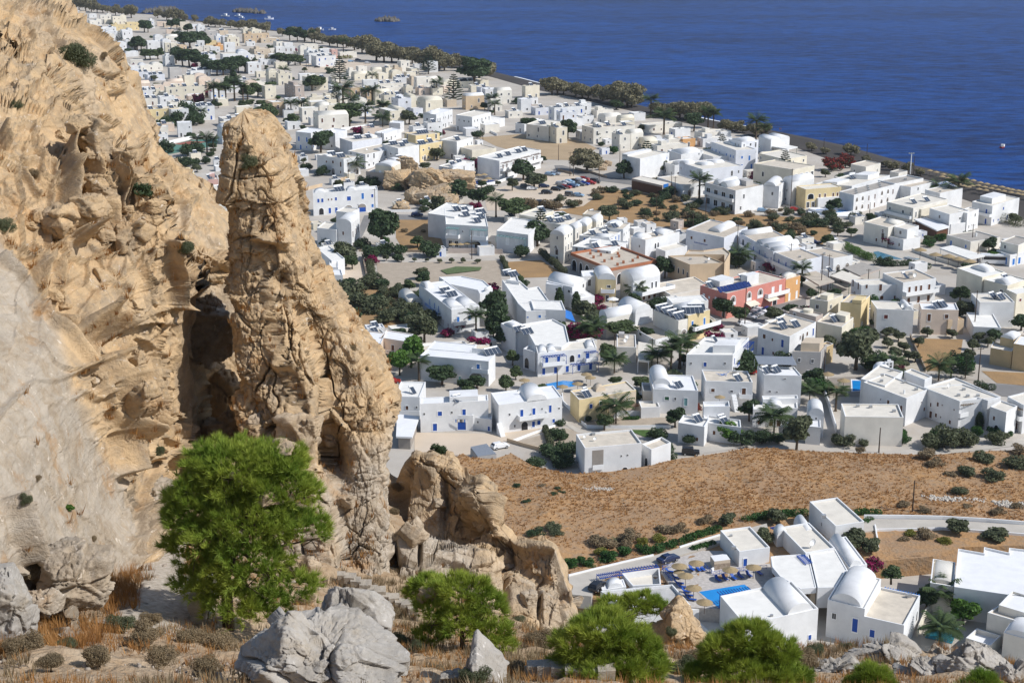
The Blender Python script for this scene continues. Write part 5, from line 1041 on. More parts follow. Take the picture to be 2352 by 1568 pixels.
add(h,'c',(2255,168),(2420,195),(2480,110),7.0,'ochre','white',None);add(h,'c',(2045,205),(2242,242),(2262,190),4.6,'ochre','cream',None)
h=Q('pale yellow hotel with arches above a raised oval pool','g',(262,100),(347,132),(674,106),6.8,'yellow','cream','yellow_hotel','hotel',None)
b=h.b;b.arch(1,.15,3.2,3.0,2.0,'dark').wins(1,(.4,.55,.78,.9),3.3,.9,1.6,'brown').wins(1,(.08,.22,.42,.6),.2,1.4,2.2,'dark').arch(1,.9,.3,2.6,2.8,'dark');mb=MB();p0,r_=b.place(1,.32);mb.box(0,b.ln(1)*.66,-1.2,-.003,0,4.3);h.child('white_front',mb.build('white_front',M_TRIM),(p0.x,p0.y,0),r_)
h=Q('long white hotel with two tiers of arched balconies and a grey roof with ventilators','g',(672,150),(790,184),(1190,80),6.6,'white','grey','white_hotel','hotel',None)
b=h.b
for u in(.07,.2,.64,.78):b.arch(1,u,3.1,2.0,2.6,'balcony').arch(1,u,.2,2.0,2.6,'balcony')
b.wins(1,(.34,.48,.9),3.2,.9,2.0,'brown').wins(1,(.34,.48),.2,.9,2.0,'brown')
for i in range(9):b.unit(.2+.3*(i%3),.12+.09*i,.9)
h=Q('white hotel wing with a roof terrace wall behind the arched hotel','g',(1195,92),(1312,112),(1535,60),5.8,'white','beige',p=.4)
h=Q('white house with open roof terrace beside the striped beach canopy','g',(1512,130),(1580,168),(1790,122),6.6,'white','sand',auto=None);h.b.unit(.3,.2)
h=Q('greyish white balconied house with a cluttered solar roof','g',(1092,245),(1335,305),(1520,205),6.6,'pale','cream',auto='dark',p=.9,solar=((.4,.3,2),(.3,.6,2)));h.b.rail(0,.02,.98,3.0,1.1)
h=Q('cream-sided house joined behind the greyish white balconied house','g',(1380,300),(1410,315),(1645,248),5.8,'cream','cream',p=.5)
h=Q('white cube house with upper terrace above a dark open shed','g',(1485,305),(1668,362),(1790,318),6.4,'white','cream',p=.7)
add(h,'g',(1790,328),(1832,350),(1938,312),6.2,'white','cream','dark',p=.5);add(h,'g',(1440,375),(1680,452),(1832,432),3.2,'white','cream',None)
h=House('canopy','white sheet canopy over a dark open shed among the white houses','canopy');b=h.polyt('g',[(1340,405),(1550,506),(1668,472),(1450,388)],3.2,3.05,col='white',roof='white',par=0);mb=MB();q=inset([tuple(p)for p in b.p],.6);mb.prism([(p[0]-h.root.location.x,p[1]-h.root.location.y)for p in q],0,b.zb-.02);link('shade_block',mb.build('shade_block',M_BROWN),h.root)  # solid brown block whose dark colour stands for the shade under the sheet
h=Q('white two-storey house with blue shutters near the beach parasols','g',(1912,240),(2062,285),(2310,210),6.6,'white','cream',auto='blue',p=.5);h.b.box(.3,.9,.2,.7,1.8).rail(0,0,1,3.0,1.0)
h=Q('pale house with arched windows at the far right edge behind the bus','g',(2240,602),(2300,645),(2430,590),6.0,'pale','grey',p=.6)
h=Q('low shop with a blue front at the right edge','g',(2120,688),(2225,735),(2400,700),3.5,'white','cream',auto=None,door='azure');h.b.wins(0,(.3,.7),.2,2.2,2.4,'azure').wins(1,(.2,.5),.2,1.4,2.2,'azure')
h=Q('long low house with a stained grey roof beside the palm thicket','g',(1642,548),(1862,612),(2132,572),3.4,'pale','grey',auto='azure',p=.6);h.b.chim(.5,.6)
h=House('canopy','long slatted white canopy shading straw umbrellas','canopy');b=h.polyt('g',[(1575,668),(1850,768),(1992,738),(1692,645)],3.0,2.85,col='white',roof='pale',par=0)
for i in range(4):mb=MB();mb.box(-.07,.07,-.07,.07,0,b.zb);p=b.p[i].lerp(b.p[(i+2)%4],.03);h.child('post',mb.build('post',M_TRIM),(p.x,p.y,0))
h=Q('pale grey house with a vault and an arched window beside the scrub','g',(885,430),(1105,482),(1215,425),6.2,'pale','sand',auto='brown',vaults=((.0,.5,.5,.95,'a',1.0,'pale'),),arches=((0,.8,2.6,1.8,2.2),),p=.6)
h=Q('white house with a shaded roof terrace beside the long pool','g',(1185,470),(1280,502),(1386,465),6.0,'white','cream',p=.6)
add(h,'g',(1052,548),(1245,592),(1402,565),3.4,'white','cream','dark',p=.3)
h=Q('white house with two big arched windows on its bright end','g',(325,690),(602,765),(780,735),5.2,'white','beige',auto=None,arches=((1,.25,.4,2.2,3.0),(1,.73,.4,2.2,3.0)));h.b.win(0,.5,1.0,.8,.9).unit(.5,.3)
for i,(pts,lab)in enumerate((([(690,850),(850,925),(1040,860),(860,800)],'grey ridged shed roof beside the long pool hedge'),([(570,925),(750,985),(860,940),(680,875)],'pale ridged shed roof below the white arched house'),([(300,910),(470,1010),(610,970),(440,880)],'tan tarpaulin canopy with a scalloped edge over green market frames'))):
 h=House('canopy',lab,'canopy');b=h.polyt('g',pts,3.6,3.45,col='taupe',roof=('grey','cream','beige')[i],par=0)
 for k in range(4):mb=MB();mb.box(-.07,.07,-.07,.07,0,b.zb);p=b.p[k].lerp(b.p[(k+2)%4],.04);h.child('post',mb.build('post',M_GREEN),(p.x,p.y,0))
h=Q('flat-roofed restaurant with a dark open veranda and a blue sign','j',(750,950),(1032,1015),(1090,988),4.0,'taupe','cream','restaurant','restaurant',None,par=.15)
mb=MB();p0,r_=h.b.place(0,0);mb.box(.3,h.b.ln(0)-.3,-.06,-.003,.4,4.4);h.child('veranda_shade_panel',mb.build('veranda_shade_panel',M_BROWN),(p0.x,p0.y,0),r_)  # brown panel on the wall paints the shade of the open veranda
mb=MB();p0,r_=h.b.place(1,.1);mb.box(0,4.0,-.12,-.004,4.0,5.6);h.child('sign',mb.build('sign',M_AZUR),(p0.x,p0.y,0),r_)
h=Q('white house with arched garage and a cluttered sand-coloured roof beside the restaurant','j',(985,938),(1222,1012),(1422,985),4.4,'white','sand',auto=None,arches=((1,.3,.2,2.4,2.6),(1,.75,.2,1.6,2.6)))
h=Q('big white hotel with three gabled roof vaults and rows of dark balconies','j',(1425,985),(1705,1062),(1960,1010),7.6,'white','beige','white_hotel','hotel',None,vaults=((.35,.6,.1,.9,'c',1.6),(.62,.82,.1,.8,'c',1.5)))
h.b.wins(0,(.12,.37,.62,.87),4.2,2.6,2.0,'dark').wins(0,(.12,.37,.62,.87),.8,2.6,2.2,'dark').rail(0,.02,.98,4.0,.9).win(1,.3,4.4,1.0,1.6).win(1,.2,1.0,1.0,1.4).unit(.6,.1,1.4).box(.2,.5,.6,.85,1.6,'grey')
h=Q('white double-gabled house with outside stairs beside the big vaulted hotel','j',(1962,1010),(2105,1022),(2170,965),7.2,'white','cream',auto='dark',vaults=((.25,1,0,1,'c',1.4),),p=.5)
h=Q('white gabled house standing next to the yellow hotel','j',(2140,960),(2225,985),(2300,935),7.6,'white','cream',auto='dark',vaults=((0,1,0,1,'c',1.4),),p=.5,par=.1)
h=Q('lavender-white hotel with twin roof lights and gabled balconies','j',(1188,800),(1400,866),(1772,832),6.6,'lav','cream','white_hotel','hotel','dark',vaults=((.45,.75,.25,.55,'c',.8),(.6,.85,.6,.9,'c',.8),(.75,1,0,.25,'c',1.0)),p=.85)
h=Q('tall white end house with stepped roof parapet at the dry lot','j',(662,735),(828,770),(852,700),7.8,'white','cream',auto=None);h.b.box(.7,1,0,.9,.8)
h=Q('white house with azure shutters and roof fans beside the tall end house','j',(862,740),(945,760),(1096,712),6.4,'white','cream',auto='azure',p=.8);h.b.unit(.4,.3).unit(.4,.6)
h=Q('small white vaulted house with an arched gable in the white cluster','j',(1045,798),(1145,830),(1232,790),4.6,'white','cream',vaults=((0,.6,.2,.9,'c',1.2),),p=.6)
h=Q('white house with a broad low vault in the middle of the white cluster','j',(1080,690),(1205,730),(1310,690),5.2,'white','white',vaults=((.05,.9,.1,.9,'c',1.1),),p=.5)
h=Q('low white house with a long cream roof behind the araucaria','j',(1302,690),(1500,752),(1696,738),4.4,'white','cream',p=.6)
h=Q('tall lavender house with azure shutters and arched roof parapets','j',(1482,612),(1708,692),(1892,680),7.4,'lav','cream',auto='azure',p=.9,vaults=((.5,.9,.5,.9,'c',.9),))
add(h,'j',(1640,588),(1760,620),(1872,592),9.0,'lav','cream','dark',vaults=((.1,.9,.1,.9,'c',.9),))
h=Q('cream hotel wing with glazed arched balconies facing the gardens','j',(1920,718),(2160,775),(2360,740),6.2,'cream','cream','cream_hotel','hotel','dark',p=.9)
h=Q('cream hotel front with a row of grey-glazed windows beside the second araucaria','j',(1870,812),(2232,868),(2430,830),6.8,'cream','sand','cream_hotel','hotel',None,faces=(1,));h.b.arch(0,.25,2.8,1.2,1.8,'dark').wins(1,(.15,.4,.65,.9),3.2,1.8,1.8,'dark').wins(1,(.15,.4,.65,.9),.2,1.8,2.0,'dark')
h=Q('white vaulted house right at the dark beach, beside two palms','j',(1915,570),(2030,600),(2092,565),5.6,'white','white',vaults=((0,1,.0,.5,'a',1.0),(0,1,.5,1,'a',1.0)),p=.3,par=.1)
h=House('beach_bar','open beach bar with a pale flat roof on dark posts','beach bar');b=h.polyt('j',[(2040,655),(2180,680),(2275,660),(2120,630)],3.2,3.0,roof='pale',par=0)
for i in range(4):mb=MB();mb.box(-.08,.08,-.08,.08,0,b.zb);p=b.p[i].lerp(b.p[(i+2)%4],.04);h.child('post',mb.build('post',M_GREEN),(p.x,p.y,0))
h=Q('white hotel complex with stepped cream roofs and solar panels behind the dark bougainvillea','k',(430,770),(770,790),(1120,690),6.4,'white','cream','white_hotel','hotel',None,solar=((.6,.6,3),(.7,.7,3)));h.b.box(.2,.6,.6,.9,1.6).box(.5,.9,.1,.4,.8)
h=Q('low grey hotel roof with a dark parapet facing the beach','k',(1010,735),(1160,770),(1428,718),6.6,'white','grey','white_hotel','hotel',None,par=.6);h.b.unit(.4,.6,1.2)
h=Q('beach house with dark glazed front under a cream roof','k',(790,585),(900,615),(1035,580),4.0,'pale','sand',auto='dark',p=.9)
h=Q('small beach house with a dark roof beside the lamp masts','k',(1120,655),(1200,672),(1265,650),3.4,'pale','grey',p=.6)
h=House('beach_canopy','white and blue striped canopy at the edge of the parasol beach','canopy');b=h.polyt('k',[(1525,765),(1580,800),(1735,790),(1640,745)],3.2,3.05,roof='white',par=0)
for i in range(4):mb=MB();mb.box(-.08,.08,-.08,.08,0,b.zb);p=b.p[i].lerp(b.p[(i+2)%4],.04);h.child('post',mb.build('post',M_AZUR),(p.x,p.y,0))
mb=MB();bl=h.root.location
for i in range(6):
 p,q=b.p[0].lerp(b.p[1],(i*2+.5)/12),b.p[3].lerp(b.p[2],(i*2+.5)/12);d=(b.p[1]-b.p[0])/13
 mb.quad(*[(v.x-bl.x,v.y-bl.y,b.top+.012)for v in(p,p+d,q+d,q)])
link('stripes',mb.build('stripes',M_AZUR),h.root)
h=Q('white hotel with blue shutters and two wide blue arches, right of the pinnacle','i',(118,742),(712,702),(705,672),7.0,'white','pale','white_hotel','hotel',None,vaults=((.05,.9,.02,.95,'c',.9),)if False else())
b=h.b;b.wins(0,(.08,.14),3.9,.9,1.4,'blue').wins(0,(.235,.285),4.4,.5,.7,'brown').win(0,.35,4.2,.8,1.2,'blue').win(0,.55,3.9,1.6,1.5,'blue').win(0,.765,4.0,1.0,2.2,'azure').wins(0,(.915,),4.4,.9,1.2,'blue').win(0,.915,1.3,.9,1.2,'azure')
b.arch(0,.54,.2,3.4,2.5,'blue').arch(0,.75,.2,3.6,2.7,'blue').wins(0,(.25,.35),.3,1.0,2.0,'blue').arch(0,.12,.2,2.0,2.2,'dark').solar(.6,.58,3).solar(.6,.28,3).vault(.82,.98,.05,.9,'c',.9).vault(.34,.48,.05,.9,'c',.9)
h=Q('white walled house with a vaulted tower below the blue-shuttered hotel','i',(155,1058),(332,1078),(350,1020),5.6,'white','cream',auto=None,arches=((0,.7,.2,1.8,2.4),))
b=add(h,'i',(330,1010),(470,1025),(490,960),7.4,'white','white','brown',vaults=((0,1,0,1,'c',1.3),),par=.1);b=add(h,'i',(330,905),(470,920),(545,880),6.6,'white','cream',None)
h=Q('small white terraces with a blue window at the foot of the pinnacle','i',(285,1490),(393,1492),(378,1440),3.4,'white','white',auto=None);h.b.win(0,.2,1.0,1.3,1.1,'blue')
add(h,'i',(150,1240),(290,1360),(350,1330),4.2,'white','pale',None);add(h,'i',(270,1420),(350,1420),(350,1330),3.8,'white','pale',None)
h=Q('white hotel with teal pergolas, straw parasols and many roof solar panels','i',(1340,1025),(1728,1048),(1660,900),6.6,'white','pale','white_hotel','hotel',None,solar=((.25,.25,2),(.15,.5,2),(.12,.8,3),(.5,.6,2),(.5,.9,2)))
h.b.wins(0,(.12,.2,.7,.85),3.2,1.0,2.0,'white').win(0,.4,4.6,.5,.5).pergola(0,.02,.33,5.6,1.4,M_TEAL,7).pergola(0,.6,.99,5.6,1.4,M_TEAL,8).rail(0,.02,.33,3.0,1.3).rail(0,.6,.99,3.0,1.3).arch(0,.75,.2,2.4,2.2,'dark').wins(0,(.1,.25),.2,1.2,2.0,'dark')
add(h,'i',(1312,905),(1420,960),(1590,858),6.8,'white','pale',None,solar=((.3,.5,2),))
b=add(h,'i',(1805,1085),(2095,1122),(2010,995),5.6,'white','pale',None);b.wins(0,(.35,.65),2.0,1.1,2.2,'white').pergola(0,.05,.98,4.4,1.2,M_TEAL,9)
h=Q('white arcaded house with tanks on its beige roof and an awning at the corner','i',(155,388),(400,425),(552,402),6.4,'white','sand',auto='brown',arches=((0,.3,.2,2.2,2.4),(0,.6,.2,2.2,2.4),(1,.3,.2,2.0,2.4),(1,.8,.2,2.0,2.4)),solar=((.7,.4,3),(.3,.3,3)),p=.8);h.b.vault(.6,.8,-.02,.3,'c',.7)
h=Q('white house with large bare side wall and sunken cream roof','i',(395,232),(480,272),(752,232),5.4,'lav','cream',auto=None,solar=((.5,.4,3),(.4,.7,2)),vaults=((.3,.9,.8,1.0,'a',.9),))
h=Q('white house with dishes and red creeper behind the arcaded house','i',(440,350),(600,385),(738,310),5.4,'white','sand',vaults=((.1,.5,.5,.7,'c',.7),),p=.6);h.b.dish(.5,.3,1.4)
h=Q('taupe blank wall building with a small vaulted cream house on top','i',(605,540),(838,565),(885,520),4.6,'taupe','cream',auto=None)
add(h,'i',(690,480),(840,500),(880,465),7.0,'cream','white','white',vaults=((.0,1,.0,1,'c',.9),),par=.1,p=.4);add(h,'i',(780,430),(900,452),(955,430),6.4,'peach','cream',None,vaults=((.2,.9,0,.7,'c',.9),),solar=((.4,.8,2),))
h=Q('tall white blank-fronted house with rooftop solar panels','i',(755,290),(900,330),(1042,292),7.2,'white','cream',auto='dark',faces=(0,),solar=((.7,.3,3),(.3,.4,2),(.6,.8,2)))
h=Q('yellow house with dark arches and solar panels on its roof','i',(1040,288),(1102,302),(1312,262),6.4,'yellow','cream',auto='dark',solar=((.5,.2,3),(.6,.6,2)),arches=((1,.2,.2,2.0,2.4),(1,.75,.2,2.0,2.4)))
h=Q('yellow house with overhanging roof slab and magenta creeper, behind the other yellow house','i',(958,188),(1062,212),(1282,188),5.4,'yellow','sand',auto='dark',solar=((.5,.5,5),))
h=Q('white house with tall side wall and magenta creeper beside the cream lot house','i',(1290,250),(1440,268),(1590,225),6.8,'white','cream',p=.4,solar=((.3,.3,2),))
h=Q('cream low house with teal doors at the dry lot','i',(1448,312),(1580,345),(1802,325),4.4,'cream','sand',auto='teal',p=.7)
h=Q('long white apartment row with brown pergolas and solar tanks facing the car park','i',(1640,405),(1832,445),(2212,345),6.6,'white','pale','apartment_row','apartment block',None,solar=((.4,.2,2),(.4,.4,2),(.4,.65,2),(.4,.8,2)))
for u in(.12,.36,.6,.85):h.b.wins(1,(u-.04,u+.05),3.2,.9,2.0,'brown').pergola(1,u-.1,u+.1,5.6,1.3,M_BROWN,6,False)
h.b.rail(1,.02,.98,3.0,1.2).wins(1,(.15,.45,.75),.2,1.2,2.0,'brown')
h=Q('white house with a solar roof and magenta creeper at the end of the apartment row','i',(1325,485),(1400,512),(1602,448),5.6,'white','cream',solar=((.5,.3,2),(.5,.6,2)),vaults=((.1,.4,.1,.7,'c',.9),),p=.5)
h=Q('white two-storey house with small dark windows and arched roof edge','i',(1150,5),(1250,20),(1400,-30),7.0,'white','white',vaults=((.4,1,0,.5,'c',.8),),p=.9)
h=Q('white stepped house with a roof canopy beside the curved garden wall','i',(1432,22),(1580,42),(1700,-5),6.6,'white','cream',p=.8)
add(h,'i',(1560,60),(1690,85),(1815,45),3.6,'white','pale','dark',p=.4)
h=Q('tall blue-white house with arched and square windows at the road bend','i',(-40,175),(100,190),(165,150),7.0,'white','white',auto='azure',p=.8)
h=Q('white house with plain bright end wall beside the dark tree','i',(225,170),(322,190),(432,160),6.8,'white','white',auto='dark',p=.4,vaults=((.3,1,0,.4,'c',.8),))
h=Q('low white house with a long garden wall behind the yellow houses','i',(715,180),(770,195),(930,150),3.8,'white','white',p=.5)
h=Q('white cube house with a white vault beside the garden palm','i',(885,85),(920,100),(955,80),4.2,'white','white',auto=None)
h=Q('low white roofs with a blue pool corner at the brown lot','i',(1978,95),(2060,110),(2140,60),4.0,'white','white',p=.4)
h=Q('grey house with solar panels and arches at the brown lot','i',(2210,95),(2285,130),(2420,80),6.0,'pale','cream',arches=((1,.3,.2,2.2,2.6),),solar=((.5,.3,3),),p=.4)
h=Q('cream villa with a white roof terrace left of the araucaria, right of the teal-pergola hotel','i',(2085,925),(2170,965),(2330,900),6.4,'cream','cream',auto='white',p=.7,solar=((.4,.7,2),))
CN=dict(w='white',c='cream',p='pale',y='yellow',t='tan',b='beige',o='orange',k='peach',l='lav',g='grey',u='taupe',r='rose')
CW=dict(w='white',c='cream',p='off-white',y='yellow',t='tan',b='beige',o='orange',k='pale peach',l='white',g='grey',u='brown',r='red')
ORD=['first','second','third','fourth','fifth','sixth','seventh','eighth','ninth','tenth','eleventh','twelfth','thirteenth','fourteenth','fifteenth','sixteenth','17th','18th','19th','20th','21st','22nd','23rd','24th','25th','26th','27th','28th','29th','30th']
def row(t,phrase,items,r=24,group=None):
 items=sorted(items,key=lambda q:q[0])
 for i,(x,y,wr,wl,st,c,f)in enumerate(items):
  wr,wl=wr*1.28,wl*1.5;top=3.5 if st==1 else 6.5
  lab=f"{'vaulted ' if 'v' in f.lower() else ''}{CW[c]} house, {ORD[i]} from the left {phrase}"
  h=House(('vaulted_' if 'v' in f.lower()else '')+('white' if c in 'wl' else CW[c].replace('off-white','pale').replace('pale peach','peach').replace(' ','_'))+'_house',lab,'house',group or 'houses '+phrase)
  rg=random.Random(int(x*7+y*3));roof=rg.choice(('cream','pale','sand','pale','cream'))if c!='w' else rg.choice(('white','white','pale','cream'))
  b=h.corner(t,x,y,R(r+rg.uniform(-5,5)),wr,wl,top,0,col=CN[c],roof=roof,par=.1 if f in('v','V')else.4)
  if 'v' in f:b.vault(.02,.98,.55 if wr>9 else.02,.98,'a',1.3,CN[c]if c in 'ckp' else 'white',10)
  if 'V' in f:b.vault(.02,.98,.02,.98,'c',1.3,CN[c]if c in 'ckp' else 'white',10)
  if 's' in f:
   for k in range(2 if wr<9 else 3):b.solar(.3+.3*(k%2),.2+.3*k,2)
  if 'v' not in f.lower()and rg.random()<.45:b.box(.3,.8,.2,.2+min(.5,3/wr),1.6)
  if rg.random()<.5:b.unit(rg.uniform(.2,.8),rg.uniform(.1,.9),1.0)
  b.auto(rg.choice(('dark','dark','dark','brown','blue' if c in 'wl' else 'brown','azure' if c in 'wl' else 'dark')),(0,1),gap=3.6,p=.85,seed=int(x+y))
row('l','in the cream cluster by the seaside cars',[(640,580,9,5,1,'c','V'),(790,575,5,5,1,'c','v'),(925,570,6,5,1,'c',''),(1085,562,6,6,1,'c','v'),(850,528,6,4,1,'c','V'),(1010,505,6,5,1,'c','s'),(1110,505,5,5,1,'b',''),(1310,515,5,7,1,'c',''),(575,535,5,4,1,'p','')])
row('l','in the row below the beach tamarisks',[(905,690,15,6,1,'p','s'),(1310,640,5,7,1,'b',''),(1480,640,8,5,1,'p','V'),(1610,665,6,5,1,'p',''),(1690,672,8,4,1,'c','V'),(1880,665,8,5,1,'c','s'),(2120,650,5,8,1,'c',''),(1130,620,10,5,1,'w','s')])
row('l','in the low row behind green awning',[(1245,740,4,5,1,'c','v'),(1010,735,10,5,1,'p',''),(1400,745,6,5,1,'k','s'),(1560,745,6,5,1,'c','s'),(1690,722,5,5,1,'k','')])
row('l','in the tan row by the tall araucaria',[(600,742,5,11,2,'t','s'),(770,762,4,8,2,'t','s'),(885,790,8,4,2,'c','V'),(990,825,9,5,2,'c','s'),(1155,868,7,7,2,'l','s')])
row('l','in the pale row by the roadside palms',[(115,850,9,4,1,'c',''),(295,878,6,4,1,'c','s'),(600,895,8,5,2,'p','v'),(330,945,7,7,2,'c',''),(230,950,5,5,2,'p','V'),(470,870,6,5,1,'p','v')])
row('l','in the garden row above the long wall',[(215,1065,14,8,2,'p','V'),(725,985,5,8,1,'w','v'),(1055,1012,8,11,2,'c','v')])
row('l','in the gabled row facing the village road',[(1300,850,3,8,2,'c','v'),(1478,892,9,9,2,'c','V'),(1950,840,10,4,2,'t','V'),(1730,880,5,6,1,'b',''),(2215,855,6,6,1,'w',''),(2320,775,8,5,2,'p','V'),(2180,755,7,5,1,'w','')])
row('l','at the left of the seaside car park',[(190,370,13,8,2,'w','s'),(80,300,8,5,2,'w',''),(372,290,4,5,2,'r',''),(50,230,10,5,1,'p',''),(470,325,12,4,1,'p','')])
row('j','in the white row below the big tamarisks',[(95,345,8,4,2,'l',''),(40,300,16,5,2,'w','s'),(275,262,6,4,2,'w',''),(175,405,8,5,1,'w',''),(300,380,6,5,1,'w',''),(510,388,9,6,1,'p','V'),(650,400,7,4,1,'c','V'),(430,325,9,6,1,'p',''),(770,352,6,5,1,'w','')])
row('j','in the cream row above the brown lot',[(60,485,5,9,2,'c','s'),(400,488,20,9,2,'p','s'),(640,548,5,6,2,'p','s'),(745,535,6,4,2,'p','V'),(905,462,18,6,1,'p',''),(1150,500,8,4,1,'w','')])
row('j','in the low row with the orange gable',[(870,612,6,6,1,'c','V'),(970,602,6,5,1,'w',''),(1090,592,6,5,1,'p',''),(1220,588,6,5,1,'o',''),(1405,585,14,4,1,'w',''),(1400,530,14,5,1,'p',''),(1570,522,5,4,1,'w',''),(985,650,14,5,1,'p',''),(1500,640,10,5,1,'l','')])
row('m','in the row nearest the breakwater rocks',[(780,292,7,4,1,'l',''),(850,305,6,5,2,'w',''),(460,275,14,8,1,'b',''),(1110,360,7,8,1,'b','s'),(920,370,12,8,1,'g',''),(1390,345,8,6,1,'c',''),(1490,352,8,9,1,'c','')])
row('m','in the second row behind the breakwater',[(1070,425,6,6,1,'w',''),(1200,440,9,6,2,'c',''),(1400,402,19,6,2,'t',''),(480,430,9,5,1,'p','V'),(650,390,4,5,1,'p','v'),(350,432,6,5,2,'w','v'),(1600,450,14,8,1,'b','')])
row('m','in the row of the orange houses',[(1070,532,9,6,1,'o',''),(1170,520,6,5,1,'o',''),(950,482,8,4,1,'y',''),(1520,580,11,9,2,'b',''),(640,535,5,6,2,'t',''),(262,490,9,5,2,'w',''),(440,485,6,6,2,'w','v'),(540,515,5,5,2,'c','')])
row('m','in the white row above the dark garden',[(720,660,7,5,1,'w',''),(890,645,10,6,1,'w','s'),(1150,640,18,6,2,'w','v'),(1340,612,6,8,2,'w','v'),(1775,552,13,4,2,'w',''),(1720,642,6,6,1,'w',''),(2010,610,4,5,1,'c',''),(2060,562,5,4,2,'p','v'),(2160,625,12,6,2,'w','s'),(470,662,6,5,2,'w','')])
row('m','in the blue-shuttered row behind the garden',[(1010,722,8,7,2,'l',''),(1140,732,9,5,2,'l',''),(1445,742,8,6,2,'w',''),(1590,702,10,6,1,'w','')])
row('m','in the row with the bare concrete frame',[(60,775,10,6,1,'w','v'),(180,772,14,8,1,'p','v'),(525,800,7,4,2,'g',''),(770,832,12,6,1,'w','s'),(1545,842,12,4,1,'c','v'),(1690,850,5,6,2,'c','v'),(1800,865,8,6,2,'c','')])
row('m','in the vaulted row beside the dark garden',[(80,852,10,5,1,'l','s'),(265,882,10,6,1,'l','s'),(640,902,16,5,1,'k','v'),(870,930,7,5,1,'k','v'),(500,962,9,4,1,'k','V')])
row('m','in the peach row above the long terrace',[(100,985,9,6,1,'k','V'),(340,1002,9,5,1,'k','v'),(960,965,8,4,1,'k','v'),(1070,1000,8,4,1,'k','v'),(1410,975,7,4,1,'k','v'),(1510,968,7,5,1,'p',''),(1645,1015,6,5,2,'c',''),(1470,1042,6,3,1,'p','V')])
row('m','in the long cream terrace row',[(200,1062,8,6,1,'w','s'),(345,1085,6,5,1,'c',''),(480,1028,20,5,2,'c','s'),(890,1062,9,6,1,'t',''),(1010,1085,8,5,1,'w','')])
row('m','in the pinkish row above the yellow hotel',[(470,1145,8,7,1,'k',''),(745,1132,8,6,1,'k',''),(155,1165,10,8,1,'p','s')])
row('m','near the windowless brown gable wall',[(2000,1012,5,14,2,'u',''),(2180,922,10,12,2,'c','s'),(1735,1205,6,9,2,'t',''),(1965,1195,8,8,1,'c','s'),(2185,1202,9,8,1,'c','')])
row('m','in the row behind the tennis court',[(225,1290,16,5,2,'y','s'),(545,1290,8,6,2,'w',''),(825,1255,9,8,2,'w','s'),(140,1300,5,4,2,'y',''),(1160,1405,16,9,1,'w','s'),(1140,1515,5,8,2,'w','v'),(1910,1435,6,5,1,'w','')])
row('n','in the row farthest up the shore',[(165,150,4,5,2,'p','v'),(300,172,10,5,1,'w',''),(455,182,6,4,1,'b',''),(610,222,7,4,1,'w',''),(785,242,10,5,1,'p','v'),(980,262,12,5,2,'c','v'),(230,212,5,5,1,'w','')])
row('n','in the second row along the upper shore',[(255,312,3,4,2,'w',''),(620,325,10,6,2,'p','v'),(850,312,9,6,1,'c',''),(970,392,12,6,2,'y',''),(1205,355,10,5,2,'y',''),(1560,322,4,6,2,'w','')])
row('n','in the row of the blue-windowed hotel',[(600,442,22,7,2,'w','s'),(450,432,4,4,2,'w',''),(870,512,7,6,2,'w','v'),(1130,472,8,5,2,'w','v'),(1010,520,6,5,1,'w','')])
row('n','in the white row beside the upper cliff',[(640,615,6,5,1,'p','v'),(800,645,7,5,1,'w','v'),(880,692,14,6,2,'w','v'),(1145,655,10,5,2,'w','')])
row('n','between the garden trees and the cliff edge',[(910,842,12,5,1,'w',''),(1195,812,8,5,1,'w',''),(1010,1010,9,6,1,'p','v')])
row('q','between the cliff edge and the rock pinnacle',[(1130,1085,4.5,4,2,'y',''),(1305,1125,3.5,7,1,'r','s'),(1290,1205,8,6,2,'p','s')],r=10)
KO=[]
def sheet(name,t,P,z,m,kind='structure',skirt=0.0):
 KO.append([tuple(at(t,x,y,z).xy)for x,y in P]);return flat(name,[tuple(at(t,x,y,z).xy)for x,y in P],z,m,kind,skirt)
M_FIELD=mat('dry grass field',(0.47,0.27,0.12),0.95,0.2,0.09,0.25,1.6,0.05,col2=(0.33,0.215,0.13),detail=13,col3=(0.335,0.235,0.15))
M_DIRT=mat('light dirt',(0.60,0.50,0.39),0.95,0.1,0.08,spec=.1,detail=8)
M_GARD=mat('tilled garden soil',(0.43,0.36,0.28),0.95,0.15,0.4,0.1,2.0,.1,detail=9)
M_LOT=mat('brown dry lot',(0.40,0.25,0.12),0.95,0.2,0.15,0.15,2.0,.1,col2=(0.29,0.19,0.10),detail=9)
M_ASPH=mat('worn asphalt',(0.23,0.22,0.21),0.9,0.15,0.15,spec=.2,detail=8)
M_CONC=mat('pale concrete paving',(0.50,0.46,0.40),0.9,0.15,0.3,spec=.2,detail=8)
M_PAVE=mat('crazy paving',(0.52,0.48,0.44),0.85,0.25,1.6,0.01,6,.2)
M_SAND=mat('black volcanic sand',(0.075,0.067,0.062),0.95,0.2,0.06,spec=.1,detail=9)
def pool_mat(n,c):return mat(n,c,0.08,0.12,0.35,0.02,2.5,0.5)
M_POOL,M_POOL2=pool_mat('bright pool water',(0.015,0.27,0.68)),pool_mat('teal pool water',(0.02,0.17,0.24))
sh2=SH0;inl=[p+v*float(np.interp(p.y,[300,560,700,900,1500],[60,52,40,26,14]))for p,v in zip(SH0,SHN)]
mb=MB()
